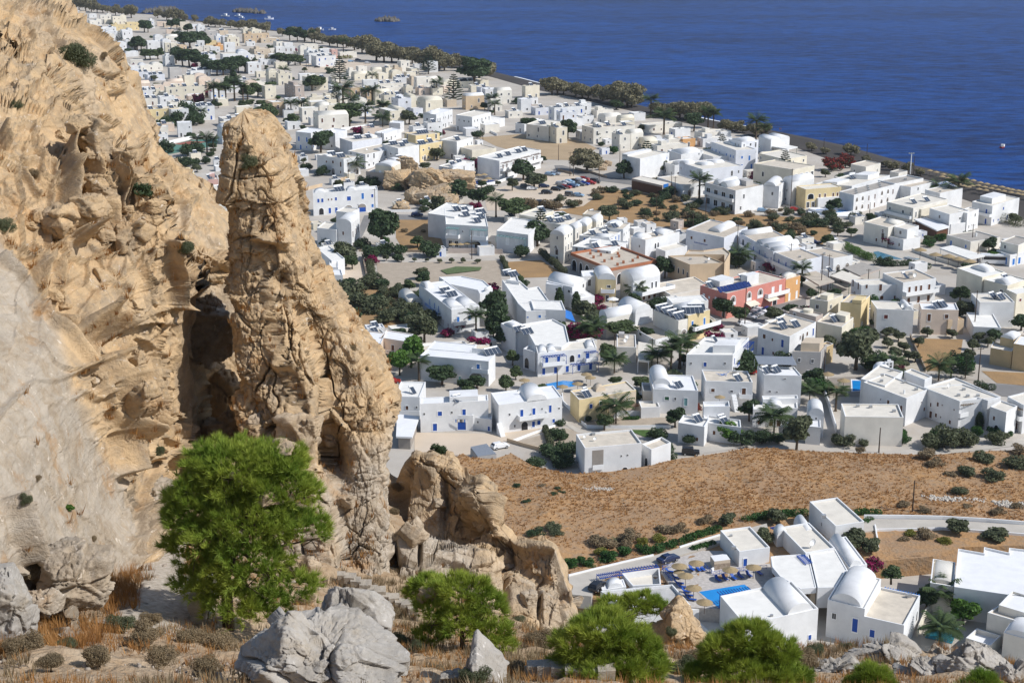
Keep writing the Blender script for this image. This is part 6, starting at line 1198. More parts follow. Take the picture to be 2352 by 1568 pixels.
for i in range(len(sh2)-1):
 R_=[[(q+v*o,z)for o,z in((-14,-2.4),(0,-.9),(7,.06),(10,.3))]+[(k_,.12)]for q,v,k_ in((sh2[i],SHN[i],inl[i]),(sh2[i+1],SHN[i+1],inl[i+1]))]
 for(a,za),(b_,zb_),(c,zc),(d,zd)in zip(R_[0],R_[0][1:],R_[1],R_[1][1:]):mb.quad((a.x,a.y,za),(c.x,c.y,zc),(d.x,d.y,zd),(b_.x,b_.y,zb_))
tag(link('beach',mb.build('beach',M_SAND)),kind='structure')
mb=MB();rg=random.Random(4)
for i in range(len(sh2)-1):
 a,c=sh2[i],sh2[i+1];n_=max(1,int((c-a).length/4))
 for k in range(n_):
  p,q=a.lerp(c,k/n_),a.lerp(c,(k+1)/n_);f0,f1=vnoise(np.array([[p.x*.03,p.y*.03,1.5],[q.x*.03,q.y*.03,1.5]]))
  if f0<.22 or f1<.22:continue
  nn=-SHN[i];mb.quad((p.x+nn.x*(1+1.6*f0),p.y+nn.y*(1+1.6*f0),-.86),(q.x+nn.x*(1+1.6*f1),q.y+nn.y*(1+1.6*f1),-.86),(q.x-nn.x*.4,q.y-nn.y*.4,-.78),(p.x-nn.x*.4,p.y-nn.y*.4,-.78))
tag(link('surf_foam',mb.build('surf_foam',mat('foam',(.8,.82,.84),.8,.05))),kind='stuff')
edge=[('h',1400,830),('h',1480,870),('h',1700,880),('h',1850,830),('h',2050,950),('h',2350,1010),('d',230,1362),('d',400,1352),('d',560,1342),('d',700,1322),('d',930,1285),('d',1050,1250),('d',1200,1222),('d',1400,1195),('d',1600,1165),('d',1800,1128),('d',2100,1126),('c',0,1132),('c',500,1160),('c',1000,1178),('c',1500,1190),('c',1900,1160),('c',2351,1140),('c',2700,1120)]
fe=[at(t,x,y,FZ).xy for t,x,y in edge]
fp=[tuple(p)for p in fe]+[tuple(at(t,x,y,FZ).xy)for t,x,y in(('b',2700,640),('b',1740,650),('b',1500,760),('b',900,830),('b',735,880),('b',430,1040),('a',1300,1200),('a',1015,1010),('a',400,1120),('a',100,1120),('a',-700,1000))]+[(-45,260)]
flat('field',fp,FZ-.02,M_FIELD,skirt=4.0)
me_pts=np.array(fp);from mathutils.geometry import intersect_point_line
def inside(P,X):
 x,y=X[:,0],X[:,1];c=np.zeros(len(X),bool);n=len(P)
 for i in range(n):
  (x0,y0),(x1,y1)=P[i],P[i-1];m_=((y0>y)!=(y1>y))&(x<(x1-x0)*(y-y0)/(y1-y0+1e-12)+x0);c^=m_
 return c
def edge_dist(P,X,n_edges):
 d=np.full(len(X),1e9)
 for i in range(n_edges):
  a,b_=np.array(P[i]),np.array(P[i+1]);v=b_-a;t=np.clip(((X-a)@v)/(v@v),0,1);d=np.minimum(d,np.hypot(*(X-a-t[:,None]*v).T))
 return d
gx,gy=np.arange(-45,150,1.0),np.arange(140,345,1.0);GX,GY=np.meshgrid(gx,gy);G2=np.stack([GX.ravel(),GY.ravel()],1)
ins=inside(fp,G2);dE=edge_dist(fp,G2,len(fe)-1);P3_=np.stack([G2[:,0],G2[:,1],np.zeros(len(G2))],1)
hgt=FZ+.02+(0.35*fbm(P3_/9,3,4)+.35+.25*np.abs(fbm(P3_/2.2,2,9)))*sstep(.5,8,dE)
idx=np.full(len(G2),-1);idx[ins]=np.arange(ins.sum());gq=grid_quads(len(gy),len(gx));ok=(idx[gq]>=0).all(1)
tag(link('field_turf',npmesh('field_turf',np.stack([G2[ins,0],G2[ins,1],hgt[ins]],1),idx[gq[ok]],M_FIELD)),kind='structure')
def field_h(x,y):
 i=int(round(x+45));j=int(round(y-140));return float(hgt[min(max(j,0),len(gy)-1)*len(gx)+min(max(i,0),len(gx)-1)])
keep=[[tuple(at('a',x,y,FZ).xy)for x,y in((150,940),(950,720),(1560,540),(2351,330),(2900,330),(2900,1700),(150,1700))],[tuple(at('b',x,y,FZ).xy)for x,y in((300,380),(860,380),(1600,390),(2600,440),(2600,1600),(-100,1600),(-100,600))]]
bare=[[tuple(at('a',x,y,FZ).xy)for x,y in((40,700),(300,690),(300,770),(90,830))]]
rg=np.random.default_rng(5);n_=90000;X=np.stack([rg.uniform(-40,125,n_),rg.uniform(180,340,n_)],1)
kk=inside(fp,X);
for poly in keep+bare:kk&=~inside(poly,X)
dn=vnoise(np.stack([X[:,0]/14,X[:,1]/14,X[:,0]*0],1),3);kk&=rg.random(n_)<.35+.6*sstep(-.35,.4,dn)
X=X[kk];zi=np.array([field_h(x,y)for x,y in X]);n_=len(X);a=rg.uniform(0,6.28,(n_,5));hh=rg.uniform(.10,.38,n_)[:,None]*(.7+.3*rg.random((n_,5)));wd=.07+.08*rg.random((n_,5));ln=rg.uniform(.05,.4,(n_,5))
bx=X[:,:1]+np.cos(a)*.10;by=X[:,1:]+np.sin(a)*.10
V=np.stack([np.stack([bx-np.sin(a)*wd,by+np.cos(a)*wd,zi[:,None]-.05+0*a],2),np.stack([bx+np.sin(a)*wd,by-np.cos(a)*wd,zi[:,None]-.05+0*a],2),np.stack([bx+np.cos(a)*ln,by+np.sin(a)*ln,zi[:,None]+hh],2)],2).reshape(-1,3)
tag(link('dry_grass',npmesh('dry_grass',V,np.arange(len(V)).reshape(-1,3),LEAF['grass'],smooth=False)),kind='stuff')
def rubble(name,t,P,n_,smin,smax,z,m,seed):
 rg=np.random.default_rng(seed);pl=np.array([tuple(at(t,x,y,z).xy)for x,y in P]);lo,hi=pl.min(0),pl.max(0);vs,fs=[],[];k=0
 base=np.array([(1,0,0),(-1,0,0),(0,1,0),(0,-1,0),(0,0,1),(0,0,-1)],float);tri=np.array([(0,2,4),(2,1,4),(1,3,4),(3,0,4),(2,0,5),(1,2,5),(3,1,5),(0,3,5)])
 while k<n_:
  x=rg.uniform(lo,hi)
  if not inside([tuple(q)for q in pl],x[None])[0]:continue
  s=smin+(smax-smin)*rg.random()**3;vs.append(base*rg.uniform(.6,1.3,(6,3))*s+np.array([x[0],x[1],z+.3*s]));fs.append(tri+6*k);k+=1
 return tag(link(name,npmesh(name,np.vstack(vs),np.vstack(fs),m,smooth=False)),kind='stuff')
M_RUB=mat('white rubble',(0.50,0.46,0.40),.95,.2,2.0)
rubble('rubble','b',[(1380,190),(2000,225),(1980,260),(1500,245)],500,.1,.5,FZ+.3,M_RUB,1);rubble('rubble','b',[(2050,240),(2351,250),(2351,310),(2100,290)],300,.1,.5,FZ+.3,M_RUB,2)
rubble('rubble','a',[(290,120),(440,108),(590,125),(560,145),(380,160)],400,.08,.35,FZ+.3,M_RUB,3)
sheet('driveway','a',[(170,925),(950,738),(1560,553),(1990,440),(2000,480),(1560,620),(1170,740),(1120,790),(600,875),(420,1000),(380,1110),(180,1090)],FZ+.9,M_CONC,skirt=2.5)
sheet('lane','b',[(880,398),(1600,408),(2420,460),(2420,545),(1600,490),(990,500),(870,520)],FZ+.9,M_CONC,skirt=2.5)
sheet('garden_soil','b',[(990,505),(1600,497),(2420,550),(2420,640),(1760,660),(1520,745),(920,800),(800,640)],FZ+.6,M_FIELD,skirt=4)
sheet('yard','b',[(-400,1700),(-200,1100),(430,1060),(740,890),(920,840),(1500,780),(1720,1040),(2420,1140),(2420,1800)],.05,M_CONC)
sheet('pool_terrace','a',[(1015,880),(1160,760),(1400,690),(1990,700),(2060,960),(1900,1120),(1560,1230),(1290,1210),(1100,1000)],FZ+.64,M_PAVE,skirt=4)
sheet('pool_rim','a',[(1345,1062),(1800,985),(1880,1060),(1580,1235),(1480,1190)],FZ+.70,M_PAVE)
sheet('pool_water','a',[(1368,1068),(1785,1000),(1850,1050),(1560,1225)],FZ+.72,M_POOL)
sheet('pool_water','b',[(1505,1330),(1760,1380),(1690,1545),(1440,1490)],.3,M_POOL2)
sheet('pool_terrace','b',[(1540,1210),(2010,1290),(2010,1500),(1800,1600),(1400,1560),(1400,1480)],.22,M_CONC,skirt=1)
sheet('yard','h',[(960,640),(1720,650),(2300,545),(2340,570),(1880,720),(1800,760),(1420,850),(960,820)],.05,M_DIRT)
sheet('garden_plot','h',[(1870,730),(2351,600),(2700,700),(2351,860),(2200,850)],.06,M_GARD)
sheet('lane','d',[(110,770),(170,900),(290,960),(600,985),(1100,1110),(1700,1090),(1720,1130),(1250,1200),(1080,1190),(900,1080),(250,985),(60,860)],.08,M_CONC)
sheet('lane','c',[(-100,1090),(500,1165),(1000,1165),(1500,1130),(2000,1110),(2420,1020),(2420,1090),(1900,1150),(1500,1195),(1000,1200),(400,1200)],.09,M_CONC)
sheet('road','c',[(1890,520),(2420,560),(2420,680),(2150,650)],.08,M_ASPH)
sheet('garden_plot','d',[(310,880),(800,840),(1100,850),(1110,925),(330,930)],.07,M_GARD)
sheet('lawn','d',[(710,960),(1040,960),(990,1025),(870,1025)],.1,mat('lawn grass',(.07,.13,.03),.95,.3,.8))
sheet('pool_terrace','d',[(-30,520),(330,460),(420,500),(250,590),(-30,640)],.08,M_CONC)
sheet('pool_water','d',[(-60,545),(120,508),(240,520),(290,545),(60,590),(-60,600)],.12,M_POOL)
sheet('pool_terrace','c',[(500,520),(560,480),(900,470),(900,600),(830,660),(550,640)],.08,mat('brown paving',(.30,.26,.22),.9,.15,.5))
sheet('pool_rim','c',[(760,495),(925,500),(905,600),(765,612)],.12,M_TRIM);sheet('pool_water','c',[(772,507),(915,510),(890,597),(778,605)],.14,M_POOL)
sheet('olive_garden','c',[(1050,80),(1300,110),(1450,430),(1130,430),(1050,330)],.05,mat('pale garden soil',(.50,.44,.34),.95,.2,.3,detail=8))
sheet('dry_lot','c',[(1320,120),(1790,130),(1760,330),(1600,420),(1460,420)],.05,M_LOT)
sheet('dry_lot','c',[(1960,420),(2420,440),(2420,560),(2100,530)],.05,M_LOT)
sheet('garden_plot','e',[(610,120),(1750,95),(1760,330),(1000,330),(640,360)],.05,M_GARD)
sheet('garden_plot','e',[(1800,110),(2120,90),(2351,240),(1840,260)],.06,M_LOT)
sheet('thicket_ground','e',[(220,330),(620,330),(1000,420),(1150,700),(350,720),(220,480)],.05,M_LOT)
sheet('vegetable_bed','e',[(1200,185),(1340,150),(1580,155),(1560,185),(1260,220)],.3,mat('crop rows',(.11,.15,.06),.95,.3,1.2,.1,3))
sheet('dirt_lane','e',[(330,110),(470,60),(520,330),(220,400),(210,330)],.06,M_DIRT)
sheet('dry_lot','i',[(880,960),(1230,975),(1340,1280),(960,1280),(880,1150)],.05,M_LOT)
sheet('road','i',[(590,945),(840,935),(1330,945),(1330,985),(850,985),(640,1000),(540,1200),(480,1230),(560,1020)],.07,M_ASPH)
sheet('car_park','i',[(1690,770),(1800,700),(2000,640),(2351,540),(2560,560),(2820,700),(2600,860),(2351,900),(1720,900)],.06,M_DIRT)
sheet('car_park','l',[(0,470),(450,430),(760,400),(840,470),(560,560),(100,560)],.06,M_DIRT)
sheet('dry_lot','i',[(1640,230),(2000,200),(2351,220),(2600,270),(2730,330),(2500,440),(2230,430),(1800,310)],.05,mat('pale straw lot',(.42,.31,.19),.95,.15,.1,detail=8))
sheet('scrub_field','j',[(420,1050),(1100,1070),(1300,1170),(1480,1240),(1900,1290),(2420,1310),(2600,1420),(2500,1560),(2100,1500),(1250,1420),(600,1340),(-100,1230),(60,1160)],.05,M_LOT)
sheet('road','j',[(40,830),(110,830),(500,930),(780,975),(760,1010),(480,975),(60,880)],.07,M_ASPH)
sheet('road','j',[(1120,1090),(1290,1150),(1600,1225),(2340,1240),(2600,1330),(2560,1370),(2300,1290),(1500,1270),(1240,1190)],.08,M_CONC)
sheet('street','f',[(1660,1210),(1800,1010),(2080,960),(2351,900),(2351,960),(2080,1060),(1900,1130),(1700,1240)],.08,M_ASPH)
sheet('tennis_court','q',[(920,950),(1190,880),(1370,870),(1360,915),(960,985)],.06,mat('green court',(.10,.22,.17),.9,.1));sheet('tennis_court_surround','q',[(1090,905),(1190,885),(1300,890),(1180,912)],.10,mat('red court',(.30,.10,.07),.9,.1))
sheet('hotel_forecourt','g',[(370,300),(640,290),(790,330),(780,380),(370,370)],.9,M_TRIM,skirt=.9)
mb=MB();c0,c1,c2=at('g',575,330,1),at('g',740,330,1),at('g',575,312,1)
mb.poly([tuple(c0+(c1-c0)*math.cos(t)+Vector((0,(c2-c0).y,0))*math.sin(t))for t in np.linspace(0,6.283,28,endpoint=False)]);tag(link('pool_water',mb.build('pool_water',M_POOL)),kind='structure')
sheet('pool_terrace','g',[(870,690),(1000,660),(1490,770),(1430,820),(1000,775)],.06,M_CONC)
sheet('pool_water','g',[(968,705),(1010,700),(1245,775),(1000,768)],.1,pool_mat('pale pool',(.06,.22,.32)));sheet('pool_water','g',[(1248,752),(1290,748),(1400,772),(1340,780)],.1,pool_mat('pale pool',(.06,.22,.32)))
sheet('pool_terrace','f',[(480,960),(700,940),(730,1000),(560,1030)],.1,M_CONC);sheet('pool_water','f',[(565,1000),(610,978),(690,965),(710,985),(620,1003)],.14,pool_mat('pale pool',(.06,.22,.32)))
sheet('pool_water','i',[(1595,640),(1640,620),(1800,620),(1750,645),(1620,662)],.1,mat('dark pool',(.01,.05,.22),.1,0));sheet('pool_water','i',[(1560,1262),(1720,1262),(1730,1275),(1550,1275)],.1,M_POOL)
def wall(t,P,hgt,label,z=0.0,m=None,th=.25,name='garden_wall',cat='wall'):
 pts=[at(t,x,y,z)for x,y in P];o=pts[0];mb=MB();L,Rr=[],[]
 for i,p in enumerate(pts):
  d=(pts[min(i+1,len(pts)-1)]-pts[max(0,i-1)]).xy.normalized();nv=Vector((-d.y,d.x))*th/2;L.append(p.xy+nv-o.xy);Rr.append(p.xy-nv-o.xy)
 for i in range(len(pts)-1):
  a,b_,c,d=L[i],L[i+1],Rr[i+1],Rr[i]
  mb.quad((a.x,a.y,hgt),(d.x,d.y,hgt),(c.x,c.y,hgt),(b_.x,b_.y,hgt));mb.quad((a.x,a.y,-.3),(a.x,a.y,hgt),(b_.x,b_.y,hgt),(b_.x,b_.y,-.3));mb.quad((d.x,d.y,-.3),(c.x,c.y,-.3),(c.x,c.y,hgt),(d.x,d.y,hgt))
 for a,d in((L[0],Rr[0]),(Rr[-1],L[-1])):mb.quad((a.x,a.y,-.3),(d.x,d.y,-.3),(d.x,d.y,hgt),(a.x,a.y,hgt))
 ob=link(name,mb.build(name,m or M_TRIM),loc=o);return tag(ob,label,cat)
LZ=FZ+.9
wall('a',[(170,925),(400,868),(680,800),(950,738)],.3,'low white kerb wall along the driveway beside the round shrubs',LZ)
wall('a',[(1190,665),(1380,605),(1560,553)],.3,'low white kerb wall along the driveway beneath the long hedge',LZ)
wall('b',[(880,392),(1250,394),(1600,402),(2000,425),(2420,458)],.7,'long low white wall on the field side of the curving lane',LZ)
wall('b',[(990,500),(1300,495),(1600,488),(1900,508),(2420,548)],.2,'thin white kerb on the near side of the curving lane',LZ)
wall('b',[(980,500),(1005,650),(1010,720)],1.2,'short tall white wall running down from the lane to the bushes',FZ)
wall('b',[(1370,1480),(1445,1300),(1500,1250)],1.6,'stone-coloured wall beside the teal pool',0,MW['cream'])
wall('d',[(290,905),(340,945),(720,950),(1110,945)],.8,'long white retaining wall below the dry flower bed',0)
wall('d',[(110,640),(120,720),(285,880)],.8,'white wall edging the lane beside the yellow house',0)
wall('d',[(590,860),(640,830),(840,830),(1010,835)],1.3,'white garden wall under the palm beside the yellow house',0)
wall('h',[(1810,725),(1960,770),(2250,845)],.9,'brown boundary wall above the fallow garden plot',0,MW['tan'])
wall('h',[(1860,730),(2100,640),(2330,560)],.6,'white parapet of the lane beside the gravel yard',0)
wall('c',[(488,452),(490,560),(560,760),(625,985)],1.6,'long tall white wall running down beside the brown pool terrace',0)
wall('c',[(1305,115),(1370,270),(1445,430)],1.2,'stone wall between the olive garden and the dry lot',0,M_STONE)
wall('c',[(540,640),(735,645)],.9,'cream wall with yellow pillars below the brown pool terrace',0,MW['cream'])
wall('e',[(482,60),(520,240),(545,315)],1.2,'dark earth wall beside the lane and the row of olive bushes',0,M_STONE,.5)
wall('i',[(540,1278),(900,1280),(1340,1290)],.9,'grey wall dividing the dry lot from the tilled garden',0,M_STONE)
wall('i',[(1360,1292),(1600,1290),(1860,1300)],1.8,'beige wall behind the pool of the teal-pergola hotel',0,MW['taupe'])
wall('i',[(825,915),(1240,910)],1.0,'white roadside wall below the rocky hill',0)
wall('i',[(278,655),(450,610)],1.4,'beige wall at the corner of the lane near the arcaded house',0,MW['tan']);wall('i',[(55,715),(205,678)],1.4,'beige wall stub above the blue-shuttered hotel',0,MW['tan'])
wall('i',[(1600,690),(1800,655),(1990,590)],1.2,'white scalloped wall between the dark pool and the car park',0)
wall('i',[(1380,130),(1580,150),(1750,185),(1810,215)],1.2,'curved white garden wall around the planted plot',0)
wall('l',[(480,1245),(800,1200),(960,1170)],1.6,'long white wall in front of the garden trees',0)
wall('j',[(230,868),(380,905),(520,948)],1.1,'dark stone roadside wall by the tamarisk',0,M_STONE);wall('j',[(75,880),(200,915)],1.1,'dark stone wall at the edge of the car park',0,M_STONE)
wall('q',[(925,945),(1100,895),(1260,860)],1.8,'white wall around the tennis court',0)
wall('g',[(370,345),(560,390),(790,370)],1.8,'white curved wall holding up the oval pool',0)
wall('g',[(1320,700),(1560,790),(1780,850)],1.2,'pale wall between the pool terrace and the straw umbrellas',0,MW['pale'])
wall('a',[(1480,905),(1500,890)],1.0,'white post at the pool terrace fence',FZ+.6)
def rail_fence(t,P,label,z):
 pts=[at(t,x,y,z)for x,y in P];o=pts[0];mb=MB()
 for a,b_ in zip(pts,pts[1:]):
  d=(b_-a);n_=max(1,int(d.length/.9))
  for zz in(.25,.85):mb.tube([tuple(a-o+Vector((0,0,zz))),tuple(b_-o+Vector((0,0,zz)))],[.035,.035],4)
  for i in range(n_+1):p=a.lerp(b_,i/n_)-o;mb.tube([(p.x,p.y,0),(p.x,p.y,.9)],[.035,.035],4)
  for i in range(n_):p,q=a.lerp(b_,i/n_)-o,a.lerp(b_,(i+1)/n_)-o;mb.tube([(p.x,p.y,.25),(q.x,q.y,.85)],[.02,.02],4);mb.tube([(p.x,p.y,.85),(q.x,q.y,.25)],[.02,.02],4)
 return tag(link('railing',mb.build('railing',M_BLUE),loc=o),label,'railing')
rail_fence('a',[(1030,870),(1120,985)],'blue lattice railing at the left end of the pool terrace',FZ+.64);rail_fence('a',[(1035,868),(1130,845)],'short blue railing behind the leftmost sun umbrella',FZ+.64)
rail_fence('a',[(1420,845),(1490,915)],'blue railing beside the steps to the barbecue block',FZ+.64);rail_fence('a',[(1500,920),(1610,905),(1820,875),(1990,860)],'long blue lattice railing behind the right-hand sun loungers',FZ+.64)
mb=MB();A,Bp=at('a',1560,1095,FZ+3.2),at('a',1840,1050,FZ+3.2);d=(Bp-A)
for i in range(12):p=A.lerp(Bp,i/11)-A;mb.obox(tuple(p),(.12,0,0),tuple(Vector((-d.y,d.x,0)).normalized()*1.2),(0,0,.12))
mb.obox((0,0,-.16),tuple(d),tuple(Vector((-d.y,d.x,0)).normalized()*.1),(0,0,.12))
for k in(0,1):p=A.lerp(Bp,k)-A;mb.box(p.x-.06,p.x+.06,p.y-.06,p.y+.06,-2.6,-.16)
tag(link('pergola',mb.build('pergola',M_BLUE),loc=A),'dark blue pergola standing at the edge of the bright pool','pergola')
M_STRAW=mat('straw thatch',(0.36,0.27,0.15),.95,.3,5.0,.03,30)
_u=MB();_u.lathe([(1.45,-.02),(1.42,.05),(1.0,.22),(.5,.42),(.08,.58),(.02,.62)],22);ME_CAN=_u.build('thatch',M_STRAW)
_u=MB();_u.tube([(0,0,0),(0,0,2.35)],[.05,.045],8);ME_UP=_u.build('pole',M_WOOD)
_u=MB();_u.lathe([(1.45,0),(1.0,.25),(.05,.55),(0.01,.56)],8);ME_CANW=_u.build('canopy',M_TRIM)
def umbrella(t,x,y,label,z=0.0,s=1.0,group=None,white=False):
 """x, y: middle of the canopy"""
 p=at(t,x,y,z+2.4*s);o=empty('straw_umbrella' if not white else 'parasol',(p.x,p.y,z),label,'umbrella',group)
 s*=HF.get(t,1)**.6;link('pole',ME_UP,o,scale=s);link('canopy' if white else 'thatch',ME_CANW if white else ME_CAN,o,(0,0,2.15*s),scale=s);return o
G='straw umbrellas around the pool'
for x,y,lab in((1188,825,'straw umbrella at the left corner of the pool terrace, above the other left-hand one'),(1345,797,'straw umbrella nearest the parked car and the wooden gate'),(1245,912,'straw umbrella over the row of left-hand blue loungers'),(1320,1025,'straw umbrella beside the corner of the bright pool'),(1655,858,'straw umbrella in front of the barbecue block terrace'),(1870,835,'straw umbrella in front of the blue door of the white cube house'),(1420,1155,'straw umbrella half hidden at the near end of the bright pool'),(1185,880,'small straw umbrella tucked between two larger ones')):
 umbrella('a',x,y,lab,FZ+.64,1.0 if 'small' not in lab else.7,G)
_l=MB();_l.box(-.3,.3,-.95,.35,.30,.36);_l.obox((-.3,.35,.30),(.6,0,0),(0,.5,.48),(0,-.05,.05));ME_LB=_l.build('sling',M_BLUE)
_l=MB()
for x in(-.32,.3):
 _l.box(x,x+.04,-1.0,.4,.27,.31)
 for y in(-.9,.3):_l.box(x,x+.04,y,y+.04,0,.27)
ME_LF=_l.build('frame',M_BROWN)
def lounger(t,x,y,rz,label,z,group):
 o=empty('sun_lounger',at(t,x,y,z),label,'sun lounger',group,rz);link('frame',ME_LF,o);link('sling',ME_LB,o)
G='blue sun loungers on the pool terrace'
for i,(x,y,rz)in enumerate(((1100,895,1.2),(1160,950,1.25),(1180,1000,1.25),(1210,1035,1.25),(1250,1075,1.25),(1265,1112,1.25),(1295,1150,1.25))):lounger('a',x,y,rz,f'blue sun lounger, {ORD[i]} from the back in the left-hand line of the pool terrace',FZ+.64,G)
for i,(x,y)in enumerate(((1300,870),(1360,872),(1400,868))):lounger('a',x,y,.35,f'blue sun lounger, {ORD[i]} from the left under the straw umbrella nearest the gate',FZ+.64,G)
for i,(x,y)in enumerate(((1540,965),(1605,955),(1685,950),(1745,935),(1825,925),(1920,905))):lounger('a',x,y,.4,f'blue sun lounger, {ORD[i]} from the left in the right-hand line of the pool terrace',FZ+.64,G)
for x,y,lab in((550,445,'straw umbrella over the table on the brown pool terrace'),(695,503,'small straw umbrella standing alone on the brown pool terrace'),(610,570,'wide straw umbrella at the near end of the brown pool terrace')):umbrella('c',x,y,lab,0,1.15,'straw umbrellas on the brown pool terrace')
for x,y,lab in((335,447,'straw umbrella at the far side of the yellow house pool'),(371,477,'straw umbrella next to the brown vault of the yellow house'),(253,533,'straw umbrella on the pool edge left of the brown vault'),(115,560,'straw umbrella on the pool edge beside the dark utility pole'),(-235,500,'straw umbrella beside the hedge of the small pool'),(-215,540,'straw umbrella beneath the hedge of the small pool, the nearer one')):umbrella('d',x,y,lab,0,1.0,'straw umbrellas around the yellow house pool')
umbrella('d',1560,655,'straw umbrella on the roof terrace of the white house with outside stairs',4.0,.9);umbrella('f',578,910,'white parasol by the shallow turquoise pool',0,1.2,None,True)
for i,(x,y)in enumerate(((1400,1215),(1470,1215),(1537,1207),(1605,1205),(1675,1200),(1720,1198))):umbrella('i',x,y,f'straw umbrella, {ORD[i]} from the left by the teal-pergola hotel',0,.9,'straw umbrellas of the teal-pergola hotel')
for i,(x,y)in enumerate(((1640,580),(1690,575),(1730,610),(1690,630))):umbrella('i',x,y,f'straw umbrella, {ORD[i]} of the four by the dark pool',0,1.0,'straw umbrellas by the dark pool')
for i,(x,y)in enumerate(((1540,735),(1660,750),(1750,775),(1850,795),(1400,690))):umbrella('g',x,y,f'wide straw umbrella, {("second", "third", "fourth", "fifth", "first")[i]} from the left near the slatted canopy',0,1.4,'straw umbrellas near the slatted canopy')
bp=[(1485,650),(1545,665),(1610,685),(1665,695),(1725,710),(1785,722),(1825,730),(1885,740),(1950,760),(2010,772),(2080,790),(2150,800),(2200,815),(2240,825),(2300,835),(2345,845),(1600,705),(1655,720),(1720,735),(1700,757),(1760,750),(1810,760),(1750,775),(1800,790),(1850,765),(1880,790),(1840,800),(1930,785),(1990,800),(2050,812),(2110,825),(2165,838),(2230,850),(2290,860),(2000,830),(1940,820),(2335,870),(2400,880)]
for i,(x,y)in enumerate(sorted(bp)):umbrella('k',x,y,'pale straw umbrella in the rows on the dark sand beach',0,.9,'straw umbrellas on the dark beach')
M_TYRE=mat('tyre rubber',(.02,.02,.02),.8,0);M_HEAD=mat('lamp glass',(.7,.7,.68),.1,0)
CARC=dict(black=(.012,.012,.015),silver=(.42,.43,.45),red=(.33,.02,.015),blue=(.015,.05,.3),navy=(.01,.02,.07),white=(.78,.78,.78),grey=(.10,.11,.12),azure=(.25,.38,.52))
def paint(c):return mat('car paint '+c,CARC[c],.25,0,spec=.6)
_cm={}
def carparts(c,kind):
 if(c,kind)in _cm:return _cm[(c,kind)]
 prof=dict(hatch=[(-1.95,.35),(-2.0,.75),(-1.85,1.0),(-1.55,1.42),(.1,1.46),(.95,1.0),(1.8,.85),(2.0,.62),(1.98,.35)],sedan=[(-2.2,.35),(-2.25,.8),(-2.1,.98),(-1.5,1.02),(-.95,1.42),(.35,1.44),(1.15,.98),(2.05,.85),(2.25,.6),(2.22,.35)],jeep=[(-2.0,.45),(-2.02,1.0),(-1.95,1.05),(-1.9,1.78),(.45,1.8),(.7,1.12),(1.85,1.08),(1.95,.8),(1.95,.45)],truck=[(-2.4,.5),(-2.4,1.0),(-.4,1.0),(-.35,1.65),(.8,1.65),(1.3,1.05),(2.3,.98),(2.4,.5)],bus=[(-5.2,.4),(-5.25,2.9),(-5.1,3.1),(4.9,3.1),(5.2,2.7),(5.3,.4)])[kind]
 hw=.86 if kind!='bus' else 1.25;mb=MB();n=len(prof)
 V=[(x,-hw*(1 if z<1.05 or kind in('jeep','bus')else.80),z)for x,z in prof]+[(x,hw*(1 if z<1.05 or kind in('jeep','bus')else.80),z)for x,z in prof]
 mb.v=V
 for i in range(n):j=(i+1)%n;mb.f.append((i,n+i,n+j,j));mb.m.append(0)
 mb.f.append(tuple(range(n)));mb.m.append(0);mb.f.append(tuple(range(2*n-1,n-1,-1)));mb.m.append(0)
 me=mb.build('body',paint(c));bm=bmesh.new();bm.from_mesh(me);bmesh.ops.recalc_face_normals(bm,faces=bm.faces);bmesh.ops.bevel(bm,geom=[e for e in bm.edges],offset=.06,segments=2,affect='EDGES',profile=.6);bm.to_mesh(me);bm.free()
 g=MB();zt,zb_=(1.36,1.05)if kind in('hatch','sedan')else((1.66,1.18)if kind=='jeep' else((1.56,1.1)if kind=='truck' else(2.6,1.6)))
 x0,x1=dict(hatch=(-1.45,.45),sedan=(-1.0,.55),jeep=(-1.8,.35),truck=(-.25,.8),bus=(-4.9,4.8))[kind]
 for s in(-1,1):
  y=s*(hw+.012 if kind in('jeep','bus')else hw*.90+.03);y2=s*(hw+.012 if kind in('jeep','bus')else hw*.815+.012)
  g.quad((x0,y,zb_),(x1+.25*(kind!='bus'),y,zb_),(x1-.15,y2,zt),(x0+.12,y2,zt))
 if kind in('hatch','sedan'):g.quad((.20,-.66,1.43),(.92,-.74,1.04),(.92,.74,1.04),(.20,.66,1.43));g.quad((x0-.12,-.66,zt+.02),(x0-.42,-.74,1.06),(x0-.42,.74,1.06),(x0-.12,.66,zt+.02))
 else:xx=dict(jeep=.60,truck=1.05,bus=5.22)[kind];g.quad((xx-.1,-hw*.8,zt),(xx+.1,-hw*.85,zb_+.02),(xx+.1,hw*.85,zb_+.02),(xx-.1,hw*.8,zt))
 gm=g.build('windows',M_DARK);w_=MB();rr=.33 if kind!='bus' else.48
 w_.tube([(0,-.1,0),(0,.1,0)],[rr,rr],14,0);w_.tube([(0,-.11,0),(0,.11,0)],[rr*.55,rr*.55],10,1);wm=w_.build('wheel',[M_TYRE,M_STEEL])
 hl=MB();hl.box(-.03,.03,-.16,.16,-.07,.07);hm=hl.build('headlight',M_HEAD)
 _cm[(c,kind)]=(me,gm,wm,hm,hw,dict(hatch=1.25,sedan=1.35,jeep=1.25,truck=1.5,bus=3.4)[kind],prof[-2][0]if kind!='bus' else 5.2,rr);return _cm[(c,kind)]
